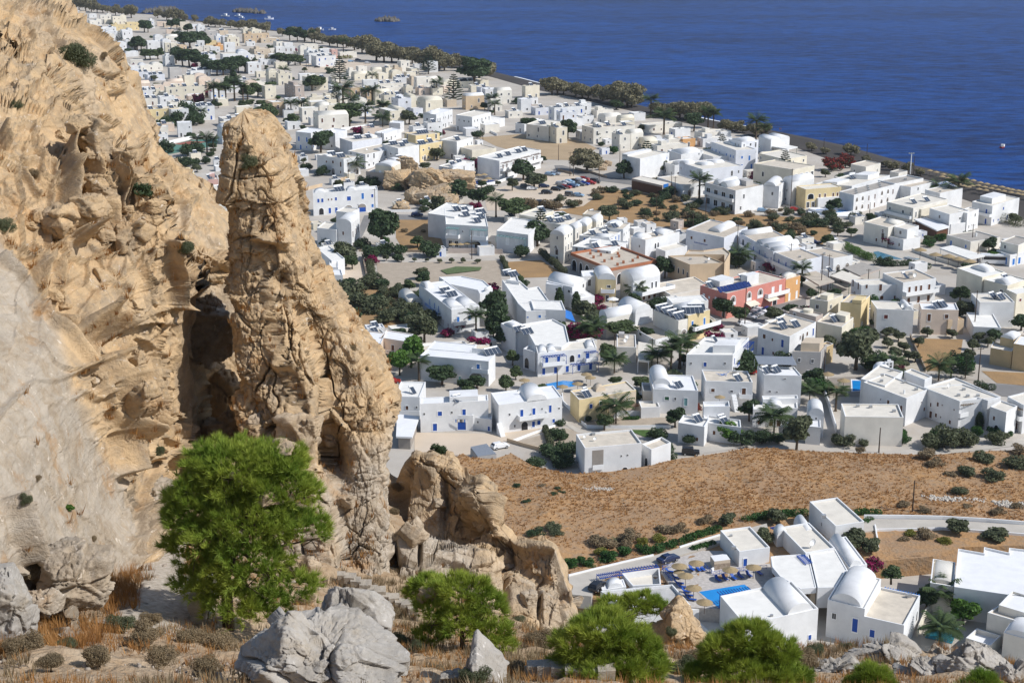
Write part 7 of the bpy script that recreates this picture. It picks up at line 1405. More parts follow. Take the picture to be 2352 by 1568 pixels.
def car(t,x,y,rz,c,label,kind='hatch',z=0.0,group=None,name='parked_car',cat='car'):
 me,gm,wm,hm,hw,wb,xf,rr=carparts(c,kind);o=empty(name,at(t,x,y,z),label,cat,group,rz);o.scale=(HF.get(t,1)**.8,)*3;link('body',me,o);link('windows',gm,o)
 for sx in(-1,1):
  for sy in(-1,1):link('wheel',wm,o,(sx*wb,sy*(hw-.06),rr))
 for sy in(-1,1):link('headlight',hm,o,(xf-.02,sy*hw*.7,.72))
 return o
car('d',1292,1190,-.12,'black','black soft-top jeep parked on the lane at the edge of the brown field','jeep')
car('a',1085,790,R(35),'navy','dark car parked on the driveway beside the pool terrace','sedan',FZ+.9);car('a',430,1040,R(60),'black','black car under the dark blue pergola of the vaulted garage','hatch',FZ+.9)
car('h',1745,785,R(28),'white','white car beside the corrugated shed roof');car('h',755,190,R(8),'red','red car parked behind the white houses beside the pinnacle','sedan')
car('i',1075,955,R(5),'navy','dark blue car driving on the road below the rocky hill','hatch',name='driving_car')
G='cars in the sandy car park'
for x,y,c,lab,k in((58,1062,'black','black car at the near left end of the double row','hatch'),(105,1050,'black','black car second in the near row','hatch'),(148,1042,'red','red car third in the near row','hatch'),(188,1034,'navy','dark blue car fourth in the near row','sedan'),(222,1026,'azure','pale blue car fifth in the near row','hatch'),(270,1018,'grey','grey car sixth in the near row','sedan'),(315,1012,'blue','bright blue car seventh in the near row','hatch'),(368,1004,'red','red car eighth in the near row','sedan'),(418,992,'grey','dark grey car at the right end of the near row','jeep'),(100,1012,'silver','silver car at the left end of the far row','hatch'),(140,1004,'silver','silver car second in the far row','sedan'),(172,994,'azure','pale blue car third in the far row','sedan'),(222,988,'black','black car fourth in the far row','sedan'),(278,978,'white','white car fifth in the far row','hatch'),(318,968,'red','dark red car at the right end of the far row','hatch'),(188,1115,'grey','grey car alone near the scrub edge','jeep'),(262,1118,'azure','pale car half hidden by scrub','hatch'),(48,920,'silver','silver car near the white scalloped house','hatch'),(0,925,'azure','light blue car near the white scalloped house','hatch'),(-30,1090,'black','black car at the middle of the open sand','hatch')):
 car('j',x,y,R(-25),c,lab+' of the sandy car park',k,group=G)
for x,y,c,lab in((2265,748,'black','black car alone in the middle of the sandy car park'),(2215,840,'black','black car near the bushes at the bottom of the sandy car park'),(2070,690,'grey','grey car under the round car park tree'),(2130,712,'white','white car under the round car park tree'),(2240,690,'navy','dark car in the shade right of the round car park tree'),(1310,118,'white','white car on the lane by the small-windowed white house'),(1205,118,'black','black car beside the cube house with a vault')):car('i',x,y,R(5),c,lab,group=None)
for x,y,c,lab in((1835,1090,'silver','silver car at the left end'),(1868,1070,'grey','grey car second from left'),(1900,1055,'silver','pale silver car third from left'),(1938,1035,'white','white car fourth from left'),(2025,1030,'blue','bright blue car at the right end')):car('f',x,y,R(-40),c,lab+' of the row before the pink hotel','hatch',group='cars before the pink hotel')
car('f',1790,1150,R(20),'white','white car turning below the pink hotel car row');car('j',1215,1100,R(20),'white','white car beside the arched garage');car('j',1255,1108,R(20),'blue','bright blue car beside the arched garage');car('j',1955,1258,R(-8),'azure','light blue car on the road under the big vaulted hotel');car('j',2235,1250,R(-5),'red','red car on the road beside the yellow hotel','sedan')
car('g',425,635,R(8),'navy','dark blue car at the edge of the scrub field','sedan');car('g',575,605,R(5),'white','rusty white pickup truck on the white dirt beside the scrub field','truck',name='pickup_truck',cat='pickup truck');car('g',2135,665,R(15),'white','white car near the palm thicket');car('g',2110,820,R(-8),'white','white and teal bus beside the green bushes','bus',name='bus',cat='bus')
car('d',1880,440,R(50),'red','red car parked between two tall white houses')
for i,(x,y,c)in enumerate(((200,505,'black'),(300,490,'red'),(515,452,'black'),(598,438,'azure'),(682,420,'navy'),(795,455,'silver'),(440,430,'white'),(440,462,'grey'))):car('l',x,y,R(12),c,f'{c if c not in ("azure", "navy") else ("pale blue" if c == "azure" else "dark blue")} car in the seaside car park, {ORD[(0, 1, 4, 5, 6, 7, 2, 3)[i]]} from the left',group='cars in the seaside car park')
def pole(t,x,y,hgt,label,z=0.0,arms=True,m=None):
 hgt*=HF.get(t,1)**.5
 o=empty('utility_pole',at(t,x,y,z),label,'utility pole','utility poles in the village');mb=MB();mb.tube([(0,0,-.3),(0,0,hgt)],[.17,.11],8);link('post',mb.build('post',m or M_WOOD),o)
 if arms:mb=MB();mb.box(-.8,.8,-.05,.05,hgt-.5,hgt-.38);[mb.lathe([(.06,0),(.06,.14),(.01,.16)],6,0,(xx,0,hgt-.38))for xx in(-.7,0,.7)];link('crossarm',mb.build('crossarm',m or M_WOOD),o)
 return o
for t,x,y,hh,lab,z,arms in(('b',1325,345,7.0,'wooden pole standing in the dry grass beside the white lane',FZ,False),('c',1017,1172,6.0,'thin pole in front of the plain windowless house',0,False),('d',65,585,5.5,'dark pole beside the yellow house pool',0,False),('c',512,440,6.5,'pole in front of the bare cement house',0,False),('c',1930,510,9,'pole with crossarm by the ochre house road',0,True),('d',935,370,7.5,'leaning pole in front of the sail canopy',0,True),('d',590,330,7.5,'pole left of the narrow grey-roofed house',0,False),('d',1248,470,7,'pole at the left corner of the blue pergola hotel',0,False),('f',625,172,8.5,'first pole in the scrub field from the left',0,True),('f',975,165,8.5,'second pole in the scrub field',0,True),('f',1425,275,13,'tall pole at the near edge of the scrub field',0,True),('f',1308,410,11,'pole beside the glazed kiosk',0,True),('f',1715,560,12,'pole in front of the lettered studio building',0,True),('f',2205,650,9,'pole at the corner of the studio building',0,True),('f',1787,1185,12,'pole in front of the pink hotel',0,False),('g',485,1085,12,'left green-based pole of the pair by the market frames',0,True),('g',548,1060,11,'right green-based pole of the pair by the market frames',0,True),('g',912,1090,7.5,'pole before the white house with brown doors',0,True),('g',1318,1140,5,'short pole beside the balconied apartment house',0,False),('g',1890,1460,12,'tall pole beside the low bare-roofed house',0,False),('g',1870,665,8,'pole beside the stained grey roof',0,True),('g',1920,820,7,'pole beside the slatted canopy',0,False),('g',930,400,6,'leaning pole before the grey vaulted house',0,False),('g',207,300,15,'tall pole left of the yellow hotel',0,True),('j',183,930,10,'left pole of the pair at the car park corner',0,True),('j',215,930,10,'right pole of the pair at the car park corner',0,True),('j',450,1000,8.5,'pole at the right end of the parked cars',0,True),('j',1145,1150,9,'pole in front of the arched garage',0,True),('j',1112,1110,8,'pole in front of the restaurant',0,True),('j',640,830,9,'pole on the dry lot by the tall end house',0,False),('j',78,785,7,'pole in the pale straw lot',0,False),('i',690,930,9,'pole right of the blue-shuttered hotel',0,True),('i',445,625,8.5,'pole before the arcaded house',0,True),('i',1578,1345,9,'pole before the teal-pergola hotel',0,False),('i',1680,290,5.5,'pole at the near edge of the straw lot',0,True),('i',750,320,7,'pole between the white solar houses',0,False),('k',905,545,7,'pole on the upper edge of the dark beach',0,False),('k',1335,690,8,'dark pole beside the beach lamp mast',0,False),('k',512,450,5,'thin pole on the dark beach',0,False),('l',75,510,9,'left pole of the pair at the seaside car park',0,True),('l',105,510,9,'right pole of the pair at the seaside car park',0,True)):pole(t,x,y,hh,lab,z,arms)
o=empty('lamp_mast',at('k',1305,685),'white lamp mast with a cluster of floodlights at the beach','lamp mast');mb=MB();mb.tube([(0,0,0),(0,0,10)],[.3,.2],8);link('mast',mb.build('mast',M_TRIM),o)
mb=MB();[mb.box(x-.3,x+.3,-.25,.25,10.0,10.4)for x in(-1.0,0,1.0)];mb.box(-1.3,1.3,-.06,.06,9.85,9.995);link('floodlights',mb.build('floodlights',M_STEEL),o)
def sea_rocks(x0,y0,x1,y1,n_,label,seed):
 a,b_=at('m',x0,y0,-.9),at('m',x1,y1,-.9);o=empty('breakwater',(a+b_)/2,label,'breakwater');rg=np.random.default_rng(seed);vs,fs=[],[]
 base=np.array([(1,0,0),(-1,0,0),(0,1,0),(0,-1,0),(0,0,1),(0,0,-1)],float);tri=np.array([(0,2,4),(2,1,4),(1,3,4),(3,0,4),(2,0,5),(1,2,5),(3,1,5),(0,3,5)]);d=b_-a
 for k in range(n_):
  q=rg.random();p=(q-.5)*np.array(d)+np.array([rg.normal()*2,rg.normal()*3.5,0]);s=rg.uniform(1.8,4.2)*(1-.5*abs(2*q-1)**3);vs.append(base*rg.uniform(.6,1.3,(6,3))*s*np.array([1,1,1.3])+p+np.array([0,0,s*.25]));fs.append(tri+6*k)
 me=npmesh('rocks',np.vstack(vs),np.vstack(fs),mat('dark sea rock',(.13,.12,.105),.95,.4,.2),smooth=False);c=link('rocks',me,o);tag(c,kind='stuff')
sea_rocks(215,160,590,108,130,'long dark breakwater of rocks reaching out from the upper shore',1);sea_rocks(1290,140,1650,165,130,'detached dark breakwater of rocks lying off the shore',2);sea_rocks(2980,252,3200,258,80,'low rock spit at the beach below the tamarisks',3)
M_HULL=mat('white hull',(.75,.76,.78),.4,.05);M_REDH=mat('red hull',(.4,.04,.03),.4,.05)
def boat(t,x,y,L,label,m,rz):
 o=empty('moored_boat',at(t,x,y,-.9),label,'boat','boats on the water',rz);mb=MB();st=[(-.5,.36,.55),(-.2,.42,.5),(.2,.36,.52),(.42,.16,.62),(.5,.01,.7)];n=5
 for s,w_,zz in st:mb.v+=[(s*L,-w_*L*.4,zz*L*.28),(s*L*.96,-w_*L*.26,-.1),(s*L*.96,w_*L*.26,-.1),(s*L,w_*L*.4,zz*L*.28)]
 for i in range(n-1):
  for k in range(3):mb.f.append((i*4+k,i*4+k+1,i*4+4+k+1,i*4+4+k));mb.m.append(0)
 mb.f.append((0,3,2,1));mb.m.append(0);link('hull',mb.build('hull',m),o)
 mb=MB();mb.poly([(s*L*.94,-w_*L*.33,zz*L*.2)for s,w_,zz in st]+[(s*L*.94,w_*L*.33,zz*L*.2)for s,w_,zz in reversed(st)]);link('deck',mb.build('deck',MW['cream']),o)
 mb=MB();mb.box(-.12*L,.14*L,-.14*L,.14*L,.12*L,.32*L);mb.box(-.16*L,.16*L,-.17*L,.17*L,.3205*L,.345*L);link('cabin',mb.build('cabin',M_TRIM),o)
for x,y,L,lab in((1182,200,11,'white boat moored left of the detached breakwater'),(1335,200,10,'white boat moored beneath the left end of the detached breakwater'),(1375,222,8,'smaller white boat moored beside the one under the breakwater'),(1695,232,11,'white boat moored right of the detached breakwater'),(2290,360,10,'white boat moored near the tamarisk shore')):boat('m',x,y,L,lab,M_HULL,rnd.uniform(-.5,.5))
boat('l',380,62,8,'small white boat off the low rock spit',M_HULL,.2);boat('k',2155,440,5.5,'red inflatable boat alone on the open sea at the right',M_REDH,.9)
def poly_free(p,r_):
 for c,pl,rad in FOOT:
  dd=math.hypot(p[0]-c[0],p[1]-c[1])
  if dd<rad+r_:
   if dd<rad*.55+r_ or inside(pl,np.array([p]))[0]or min(edge_dist(pl+pl[:1],np.array([p]),len(pl)))<r_:return False
 X=np.array([p])
 for pl in KO:
  if inside(pl,X)[0]or edge_dist(pl+pl[:1],X,len(pl))[0]<r_:return False
 return True
town=[tuple(at('D',x,y).xy)for x,y in((150,25),(300,45),(480,70),(640,90),(830,130),(1000,165),(1130,195),(1280,235),(1450,280),(1620,330),(1800,370),(2000,440),(2200,470),(2352,520),(2352,850),(1880,980),(1500,960),(940,900),(760,700),(700,480),(480,420),(330,330),(250,170))]
beachy=[tuple(p)for p in sh2]+[tuple(p)for p in inl[::-1]]
rg=random.Random(99);fill=[];tries=0;tx,ty=[p[0]for p in town],[p[1]for p in town]
while len(fill)<210 and tries<40000:
 tries+=1;px_,py_=rg.uniform(130,2352),20+rg.random()**1.5*800;q=at('D',px_,py_);p=(q.x,q.y)
 if not inside(town,np.array([p]))[0]or inside(beachy,np.array([p]))[0]:continue
 far=py_<330;w_,l_=(rg.uniform(6,11),rg.uniform(5,8))if far else(rg.uniform(3.5,6),rg.uniform(3,5))
 if not poly_free(p,max(w_,l_)*.5+(.1 if far else.5)):continue
 FOOT.append((p,[(p[0]-w_/2,p[1]-l_/2),(p[0]+w_/2,p[1]-l_/2),(p[0]+w_/2,p[1]+l_/2),(p[0]-w_/2,p[1]+l_/2)],math.hypot(w_,l_)/2));fill.append((px_,py_,q,w_,l_,far))
fill.sort(key=lambda q:q[0]);cnt=[0,0]
NTH=lambda n:ORD[n]if n<len(ORD)else f'{n+1}{("th" if 10 <= (n+1) % 100 <= 20 else {1: "st", 2: "nd", 3: "rd"}.get((n+1) % 10, "th"))}'
for px_,py_,q,w_,l_,far in fill:
 c=rg.choice('wwwwwpppccckl' if far else 'wwwwppcl');k=cnt[far];cnt[far]+=1
 h=House('low_house' if far else 'annex',f'small low {CW[c]} house packed into the upper village, {NTH(k)} from the left' if far else f'small {CW[c]} flat-roofed annex squeezed into the lower village, {NTH(k)} from the left','house' if far else 'annex','low houses of the upper village' if far else 'annexes of the lower village')
 r_=R(rg.uniform(15,30));u=Vector((math.cos(r_),math.sin(r_)));v=Vector((-u.y,u.x));o_=q.xy-u*w_/2-v*l_/2;f_=FOOT[:];h.hf=1.25 if far else 1.0;top=rg.choice((4.2,4.6,8.2))if far else rg.choice((2.5,2.8,3.2))
 b=h.poly([o_+v*l_,o_,o_+u*w_,o_+u*w_+v*l_],top,0,col=CN[c],roof=rg.choice(('cream','pale','sand','white')),par=.35);b.auto('dark' if c!='l' else 'blue',(0,1),gap=3,p=.6,seed=k)
 if rg.random()<.35:b.solar(.5,.5,2)
def prow(kind,t,P,phrase,group,wide=1.0,z=0.0):
 """several plants of a kind; the label counts them from the left"""
 P=sorted(P,key=lambda q:q[0])
 for i,(x,y,hh)in enumerate(P):plt(kind,t,x,y,hh,f'{phrase[0]}, {ORD[i]} from the left {phrase[1]}',group,wide,z)
prow('tamarisk','n',[(90,130,9),(200,130,9),(360,150,13),(460,165,15),(560,175,15),(650,190,13),(740,200,11),(830,205,9),(900,212,8),(1030,245,11),(1130,250,9),(1275,285,13),(1690,290,9),(1830,320,10),(1930,330,12),(2010,340,11),(2120,345,9),(2270,350,7)],('olive-brown tamarisk tree','along the upper shore'),'tamarisks along the upper shore',.62)
prow('tamarisk','m',[(980,310,9),(1060,320,8),(1120,325,8),(1240,330,7),(1340,350,8),(1420,350,9),(1500,365,10),(1580,375,9),(1660,385,9),(1850,430,7),(2010,400,7),(2230,440,8)],('olive-brown tamarisk tree','behind the orange houses on the shore'),'tamarisks behind the orange houses',.75)
prow('broad','m',[(1940,480,10),(2030,490,10),(2110,500,10),(2200,500,9)],('dark rounded tree','in the clump behind the moored boat shore'),'dark trees on the shore',.8)
prow('tamarisk','l',[(60,190,9),(170,210,9),(260,220,8),(350,250,9),(440,260,9),(545,270,10),(640,300,11),(730,330,12),(830,340,14),(900,430,15),(990,440,14),(1080,440,14),(1160,440,12),(1230,450,11),(1320,455,11),(1450,500,13),(1540,510,14),(1640,520,13),(1700,540,11),(1780,500,9),(1880,510,8),(2190,600,10)],('grey-olive tamarisk tree','beside the seaside car park and cream houses'),'tamarisks beside the seaside car park',.70)
plt('broad','l',1985,545,9,'dark green tree on the shore right of the tamarisk line',None,.9);plt('broad','l',2060,730,15,'large dark leaning tree between the tan house and the shore');plt('tamarisk','l',2110,640,11,'tamarisk behind the large dark leaning tree')
prow('tamarisk','j',[(20,180,9),(70,185,10),(125,180,8),(240,200,8),(300,215,8),(350,225,8),(480,240,9),(570,270,12),(640,290,13),(710,295,13),(750,300,9),(960,350,6),(1010,370,6),(1095,395,5),(1190,400,9),(1250,410,9),(1310,415,9),(1370,415,10),(1420,420,8),(1620,520,6),(1670,520,5),(1720,520,5),(1770,535,4),(1890,560,7),(1940,570,6)],('grey-olive tamarisk tree','in the beach line above the white roofs'),'tamarisks in the beach line',.78)
prow('tamarisk','k',[(400,470,4),(530,500,3.5),(760,510,5),(900,570,3),(1080,620,3.5),(1140,650,4),(1275,660,4),(1400,700,3.5)],('small tamarisk bush','on the dark beach slope'),'small tamarisks on the dark beach',.8)
G='palms of the village'
for t,x,y,hh,lab in(('e',1525,800,5.5,'palm beside the bougainvillea of the lettered hotel'),('e',1000,1200,4.5,'palm half hidden below the pine of the bougainvillea hotel'),('d',605,905,4.2,'short-trunked palm in the flower bed under the yellow house'),('d',1190,400,6.5,'tall palm right of the sail canopy'),('d',1110,440,6,'palm between the sail canopy and the blue pergola hotel'),('d',985,420,4,'low palm above the blue-windowed lane wall'),('d',590,440,3.5,'bushy palm at the corner above the small pool'),('d',2055,1010,4.2,'palm in the patio of the long low white house'),('d',380,145,4,'palm behind the blue pergola hotel wing'),('c',620,790,4.5,'palm left of the plain windowless house'),('c',1000,440,3,'small palm by the domed chapel'),('c',1125,440,3,'small palm right of the domed chapel'),('c',1565,510,4,'palm between the two flat-roofed apartment blocks'),('c',380,710,3,'fan palm beside the boundary wall'),('b',1570,1560,3.2,'fan palm beside the teal pool in front of the pale rocks'),('b',1590,1250,3.5,'palm hidden in the trees by the teal pool'),('a',640,760,2.2,'squat palm among the clipped shrubs along the driveway'),('f',1735,620,4,'palm between the beige building and the studio building'),('f',2310,790,5,'palm beside the orange house'),('f',790,930,3.5,'palm below the long white vaulted villa'),('g',1735,280,8,'tall palm standing among the white roofs near the beach'),('g',1560,210,4,'low palm in front of the open roof terrace'),('j',1045,550,8,'tall palm between the cream row and the white row'),('j',1450,490,7,'palm left of the dark beach'),('j',1500,490,6,'second palm left of the dark beach'),('j',1890,600,8,'palm beside the white vaulted beach house'),('j',1960,620,6,'leaning palm beside the white vaulted beach house'),('j',925,370,7,'palm at the beach line by the green pavilion'),('j',1810,800,6,'thin palm before the tall lavender house'),('j',1370,1140,6.5,'palm left of the big vaulted hotel'),('j',1455,1150,5,'palm in front of the big vaulted hotel balconies'),('j',1580,1190,4,'small palm before the low green wall'),('i',1800,960,5,'palm behind the teal-pergola hotel'),('i',495,570,4,'palm before the arcaded house'),('i',600,100,5,'palm in the garden above the white wall'),('i',760,130,4,'bushy palm by the white garden vault'),('i',760,60,6,'tall palm behind the garden trees'),('l',510,1010,10,'tall shaggy palm in the pale row'),('l',600,1050,7,'broad palm right of the tall shaggy palm'),('l',780,930,6,'palm by the roadside cream houses'),('l',850,940,7,'second palm by the roadside cream houses'),('l',770,1150,7,'palm beside the green pool'),('l',980,1100,6,'palm in front of the cream garden house'),('l',2265,1010,6,'palm at the far corner of the gabled row'),('l',2290,1060,5,'low palm at the road by the gabled row'),('l',510,320,7,'palm by the red-gabled house'),('l',850,700,5,'palm in the row below the car park'),('l',1610,820,6,'palm beside the green awning'),('m',1050,1230,8,'first palm of the palm grove'),('m',1110,1220,8,'second palm of the palm grove'),('m',1190,1215,7,'third palm of the palm grove'),('m',1290,1190,9,'fourth and fullest palm of the palm grove'),('m',1390,1190,7,'last palm of the palm grove'),('m',1870,950,6,'palm before the cream double house'),('m',1955,1370,6,'palm at the parking yard'),('m',2080,1370,6,'palm by the grey-white house corner'),('m',900,1440,5,'low palm above the tennis garden'),('q',1240,950,5,'palm beside the tennis court'),('q',1300,960,6,'second palm beside the tennis court'),('q',1340,960,5,'palm close to the pinnacle edge by the tennis court')):
 plt('palm' if hh>4.3 else 'shortpalm',t,x,y,hh,lab,G,1.0 if hh>4.3 else.85)
G='araucarias'
for t,x,y,hh,lab in(('l',470,690,15,'tallest araucaria, standing left of the tan row'),('l',1510,580,13,'slender araucaria among the beach tamarisks'),('l',1810,940,15,'wide dark araucaria in the gabled row'),('l',430,940,10,'dark araucaria beside the shaggy palm'),('j',885,880,11,'araucaria before the azure-shuttered house'),('j',1575,780,10,'araucaria before the tall lavender house'),('j',2150,950,10,'araucaria before the cream hotel front'),('i',2210,1170,9,'slim araucaria right of the teal-pergola hotel'),('i',400,1240,7,'small araucaria below the pinnacle'),('c',1680,480,7,'pale araucaria behind the flat-roofed apartment blocks'),('c',1810,490,6,'darker araucaria beside the pale one'),('n',1095,740,11,'araucaria in the white row by the upper cliff'),('n',2040,620,9,'araucaria left of the orange row trees'),('n',350,440,8,'dark araucaria at the cliff edge'),('m',1780,665,6,'small araucaria before the white tower house'),('m',1665,760,6,'araucaria at the blue-shuttered row')):plt('araucaria',t,x,y,hh,lab,G)
for t,x,y,hh,lab in(('m',1280,1060,12,'tall cypress over the palm grove'),('m',1200,1090,9,'shorter cypress over the palm grove'),('f',85,1000,6,'dark cypress at the blue canopies'),('f',240,1040,6,'second dark cypress at the blue canopies'),('c',1937,950,4,'small cypress against the white apartment wall')):plt('cypress',t,x,y,hh,lab,'cypresses',1.6)
for k,t,x,y,hh,lab,wd in(('olive','c',800,410,11,'huge dark eucalyptus spreading behind the brown pool terrace',.85),('leafy','d',500,965,3.6,'round clipped tree under the yellow house',.9),('bright','d',1640,1070,4.2,'round light green pine by the jeep lane',1.2),('olive','d',2260,1150,8,'tall loose grey-green tree at the road edge',.7),('broad','d',1830,880,4.8,'dark tree in the white courtyard',.8),('broad','d',1150,940,4.5,'dark green tree left of the tilted-parapet house',.9),('leafy','d',520,360,5.5,'leafy tree beside the blue pergola wing',.7),('broad','d',885,140,3.5,'dark tree below the beige roof terrace',1.1),('broad','d',1300,130,5,'dark tree row end beside the beige roof terrace',1.1),('broad','d',1380,90,5,'dark tree beside the yellow wing',1.0),('broad','d',1815,400,4.5,'dark tree between the blue balconies and the corrugated shelter',1.0),('broad','c',400,570,4.5,'dark tree at the corner of the brown pool terrace',1.0),('bright','c',2040,100,2.6,'flat round tree in front of the low bare-roofed house',1.6),('bright','b',1790,1380,4.6,'umbrella-shaped pine on a bare trunk beside the teal pool',1.0),('bright','b',2050,1290,3.6,'second clipped pine behind the umbrella-shaped one',1.1),('broad','b',1450,1230,4.4,'dark tree against the white vaulted house by the teal pool',1.0),('leafy','b',1130,980,2.6,'bushy green tree beside the dry garden bank',1.2),('olive','b',800,700,3.8,'pale olive tree right of the tall white cube house',1.0),('olive','b',940,740,3.4,'second olive tree right of the tall white cube house',.9),('olive','b',1740,560,3.2,'sparse shrub tree at the near edge of the lane',1.2),('olive','b',2080,610,2.4,'low spreading shrub tree on the dry garden',1.8),('olive','a',1620,480,3.0,'grey-green tree standing in the driveway hedge',1.0),('olive','a',1960,660,3.4,'loose tree between the two white cube houses',.9),('olive','a',2080,450,3.0,'dark loose tree behind the blue pergola by the hedge',1.2),('broad','a',2280,1120,1.5,'dark plant under the pool restaurant roof',1.2),('broad','e',1690,650,8,'large dark green tree right of the lettered hotel',.85),('broad','e',1720,800,8,'dark green tree filling the lane side',.8),('broad','e',1790,900,6,'dark tree at the bottom of the tree lane',.8),('leafy','e',1860,1060,3.6,'hedge-like tree along the cobbled lane',.9),('leafy','e',1890,1190,3.0,'last tree of the cobbled lane',.9),('bright','e',930,1080,8,'light green pine before the bougainvillea hotel',.75),('bright','e',820,1150,6,'smaller light green pine beside the peach house',.7),('olive','e',1050,860,7,'dull green tree above the peach house',.9),('olive','e',1000,760,5,'dull tree left of the hotel balconies',1.1),('broad','e',1210,1240,4.5,'dark tree under the bougainvillea facade',1.2),('leafy','e',1800,1300,3.5,'tree at the end of the cobbled lane by the vaulted white house',.9),('broad','e',1040,330,4.5,'dark tree at the back corner of the lettered hotel',.9),('olive','e',1020,270,3.5,'olive tree beside the tilled garden',1.1),('broad','e',2300,430,5,'dark cedar right of the slanting solar panels',.8),('broad','i',750,1240,11,'big dark tree beside the road below the rocky hill',.75),('leafy','i',1080,60+1180,3,'bush tree on the dry lot edge',1.3),('broad','i',2050,620,6.5,'dark tree before the apartment row',1.0),('olive','i',2150,700,5.5,'round grey tree in the car park',1.3),('olive','i',1950,720,4.2,'small pale tree in the car park',.9),('broad','i',1440,820,6.5,'dark tree at the foot of the rocky hill',1.0),('broad','i',1640,860,6,'dark tree right of the rocky hill foot',1.0),('leafy','i',1960,990,6.5,'large green tree behind the teal-pergola hotel',1.3),('broad','i',2180,1230,6.5,'dark tree right of the teal-pergola hotel',1.0),('broad','i',190,370,9,'big dark tree left of the arcaded house',.9),('leafy','i',450,130,10,'big rounded green tree above the white wall',1.1),('olive','i',1000,110,6,'olive tree at the road bend',1.2),('olive','i',1260,440,5,'greyish tree before the yellow arches',1.1),('broad','i',2090,180,6,'dark tree beside the straw lot',1.1),('olive','i',420,1410,6,'tree before the small white terraces',.9),('leafy','i',480,1440,4,'lower tree before the small white terraces',.9),('olive','i',1270,980,7,'tall bamboo-like tree left of the teal-pergola hotel',.6),('broad','j',160,590,8,'dark tree before the long cream row',.9),('broad','j',440,620,5,'dark tree before the cream end house',1.1),('tamarisk','j',340,890,9,'large grey tamarisk by the car park road',.9),('broad','j',680,950,6,'dark rounded tree before the tall end house',.9),('broad','j',610,320,5,'dark green tree under the big tamarisk clump',1.3),('broad','j',1320,520,8,'dark tree behind the white cluster by the beach',.8),('olive','j',1000,910,5,'grey tree before the white gabled house',1.1),('broad','j',1080,1120,3.5,'dark shrub tree before the restaurant',1.5),('olive','f',540,200,5.5,'grey-green tree behind the cream terrace',1.0),('broad','g',595,355,5,'round dark tree in front of the oval pool',1.0),('broad','g',1010,1420,4,'dark tree before the maroon-windowed house',1.0),('broad','g',1070,1430,4.5,'dark tree right of the other before the maroon-windowed house',.9),('broad','g',1760,1180,4.5,'dark tree at the maroon garden wall',.9),('olive','g',1830,1330,5,'dull tree left of the stepped solar house',1.0),('broad','g',2320,1440,4,'dark tree at the right edge under the yellow house',1.1),('broad','f',1050,720,6,'dark tree in the gap beside the brick building',.8),('broad','f',1600,1080,5.5,'dark tree at the corner of the pink hotel',1.0),('leafy','f',1740,1140,4.5,'leafy street tree before the pink hotel',.9),('olive','f',320,1100,5,'olive tree behind the magenta creeper',1.2),('olive','f',430,1160,4.5,'olive tree right of the magenta creeper',1.2),('leafy','f',650,1260,4,'reed-like green hedge tree by the beige terrace',1.5),('broad','g',2030,700,4,'round tree left of the white car by the palm thicket',1.0),('bright','g',2090,800,3.5,'bright green tree above the bus',1.4)):
 plt(k,t,x,y,hh,lab,None,wd,FZ if t=='a' or(t=='b' and y<1000)else 0)
prow('broad','m',[(120,600,9),(190,605,9),(230,380,10),(270,385,8),(540,340,7),(610,340,8),(680,340,7),(740,390,7),(700,580,12),(760,570,12),(870,560,12),(940,560,8),(600,750,11),(680,780,11),(760,790,11),(840,790,9),(930,800,8),(1000,880,9),(1080,890,9),(1160,890,10),(1250,880,9),(1330,860,10),(1410,850,9)],('dark garden tree','among the upper village houses'),'dark garden trees of the upper village',.9)
prow('leafy','m',[(240,700,7),(300,710,7),(390,700,7),(1040,680,5),(1500,660,5),(1760,750,6),(1840,760,8),(1920,770,7),(2000,770,7),(2060,770,6),(1440,1170,7),(1560,1140,7),(1700,1110,7),(2200,1070,8),(2260,1060,8),(1380,1280,4),(1460,1260,4),(1600,1300,5),(1560,1440,7),(1660,1440,8),(1730,1400,6),(1980,1500,6)],('green garden tree','in the gardens of the upper village'),'green garden trees of the upper village',1.0)
prow('broad','n',[(640,590,5),(745,590,6),(960,800,5),(1050,800,5),(1180,780,6),(1370,810,10),(1060,920,4),(1220,880,5)],('dark round tree','beside the upper cliff edge'),'dark trees beside the upper cliff edge',1.0)
prow('bush','q',[(920,830,5),(980,830,5),(1050,800,5),(1110,780,6),(1170,760,8),(1210,790,6),(1250,780,5),(1010,960,5),(1060,960,4),(1180,980,5),(1230,970,5),(1050,1040,4),(1110,1050,4),(1170,1050,4),(1230,1040,3),(1290,1030,3)],('green bush','around the tennis court'),'bushes around the tennis court',.8)
